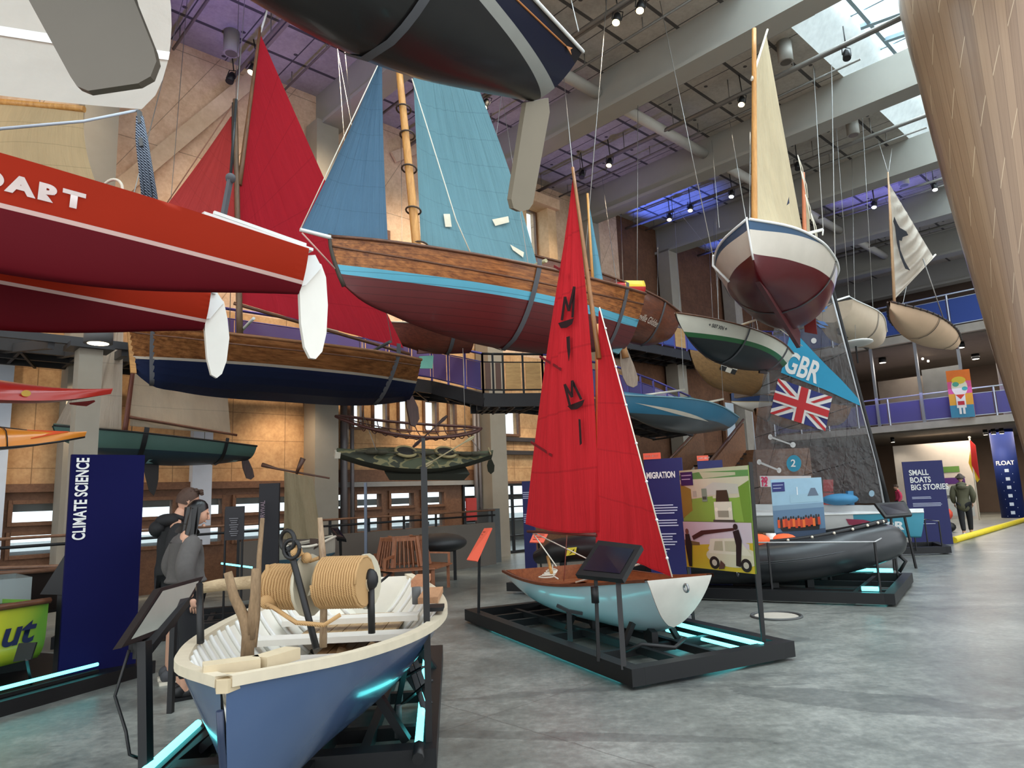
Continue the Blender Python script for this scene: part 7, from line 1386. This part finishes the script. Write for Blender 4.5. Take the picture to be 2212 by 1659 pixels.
person('woman with long dark hair in grey wool jacket standing behind the lectern',WB_+A3(.0,.0,0),A3(.8,.6,0),1.67,M((84,80,78),.9,0,.12,30),M((26,26,30),.85,0,.06),DH,.34,.3,arms={-1:[(-.2,0,1.42),(-.3,-.1,1.15),(-.24,.06,.95)],1:[(.2,0,1.42),(.29,-.08,1.15),(.25,.0,.9)]},wide=1.35,headf=A3(.9,.42,0),headoff=.07,stance=.07)
person('man in a black hooded jacket and shorts standing behind the dark-haired woman',MB_+A3(-.03,.1,0),A3(.85,.5,0),1.80,M((18,18,20),.8,0,.08),M((24,24,27),.85,0,.06),BH,0,.3,shorts=True,shoe=M((70,70,74),.7),hood=True,coatlen=.12,wide=1.2,headoff=.09,headf=A3(.86,.5,0))
person('person in an olive hooded coat seen from behind, walking past the navy banner',pz(2092,1160,0),A3(.5,.86,0),1.76,M((84,82,62),.85,0,.1,12),M((22,22,24),.8,0,.05),M((70,60,52),.7),.06,.1,shoe=M((222,222,220),.6),coatlen=.32,hood=True,stance=.09,stride=.12,wide=1.12)
person('person in dark clothes mostly hidden behind the blue column',pl(2182,1100,VA,37.2)*A3(1,1,0),A3(-.6,.8,0),1.75,M((30,34,46),.8),M((26,26,30),.8),M((50,40,34),.7),0,.1,coatlen=.1)
person('small figure in a pink top seen between the clear sail and the navy banner',pl(1946,1110,VA,32.5)*A3(1,1,0),A3(-1,.2,0),1.5,M((200,60,96),.8),M((40,40,50),.8),M((60,44,36),.7),0,.3)
# ================================================================ coloured and warm lamps of the hall
lamp('violet_uplight','SPOT',uvz(13.8,5.4,7.5),260,(.3,.22,1),.15,uvz(13.0,6.0,12.1),80,.8)
lamp('violet_uplight','SPOT',uvz(12.6,3.0,7.5),200,(.3,.22,1),.15,uvz(11.5,3.9,12.1),80,.8)
lamp('violet_uplight','SPOT',uvz(13.9,10.7,7.5),200,(.35,.28,1),.15,uvz(13.2,11.2,12.1),80,.8)
lamp('violet_uplight','SPOT',uvz(13.0,15.8,7.8),180,(.35,.3,1),.15,uvz(12.6,16.2,12.1),80,.8)
lamp('blue_uplight','SPOT',uvz(14.2,20.6,9.2),900,(.1,.18,1),.15,uvz(13.4,21.0,12.1),66,.6)
lamp('blue_uplight','SPOT',uvz(14.2,25.6,9.2),600,(.1,.18,1),.15,uvz(13.6,26.2,12.1),66,.6)
lamp('blue_uplight','SPOT',uvz(8.4,25.4,9.0),520,(.2,.2,1),.15,uvz(8.0,25.8,12.1),76,.7)
lamp('walkway_violet','SPOT',A3(-1.6,16.0,5.6),160,(.3,.25,1),.2,A3(-1.4,15.3,4.2),110,.8)
lamp('gallery_violet','AREA',uvz(9,33.,5.4),60,(.4,.36,1),5,uvz(9,33.2,4))
lamp('gallery_blue','AREA',uvz(9,33.,9.4),90,(.25,.36,1),5,uvz(9,32.,8))
lamp('gallery_warm','AREA',uvz(8,35,3.5),320,(1,.85,.68),4,uvz(8,35,0))
lamp('gallery_warm','AREA',uvz(9,36,7.1),240,(1,.9,.78),4,uvz(9,36,0))
for v_,pw in ((-1.,1200),(3.,1500),(7.,1600),(11.,1400),(15.,700)): 
    lamp('wall_wash','SPOT',uvz(11.5,v_,11.4),pw,(1,.82,.6),.3,uvz(15.4,v_+.3,5.5),85,.9)
    lamp('wall_wash_low','SPOT',uvz(14.3,v_,3.95),pw*.06,(1,.78,.55),.2,uvz(15.4,v_+.3,1.8),120,.9)
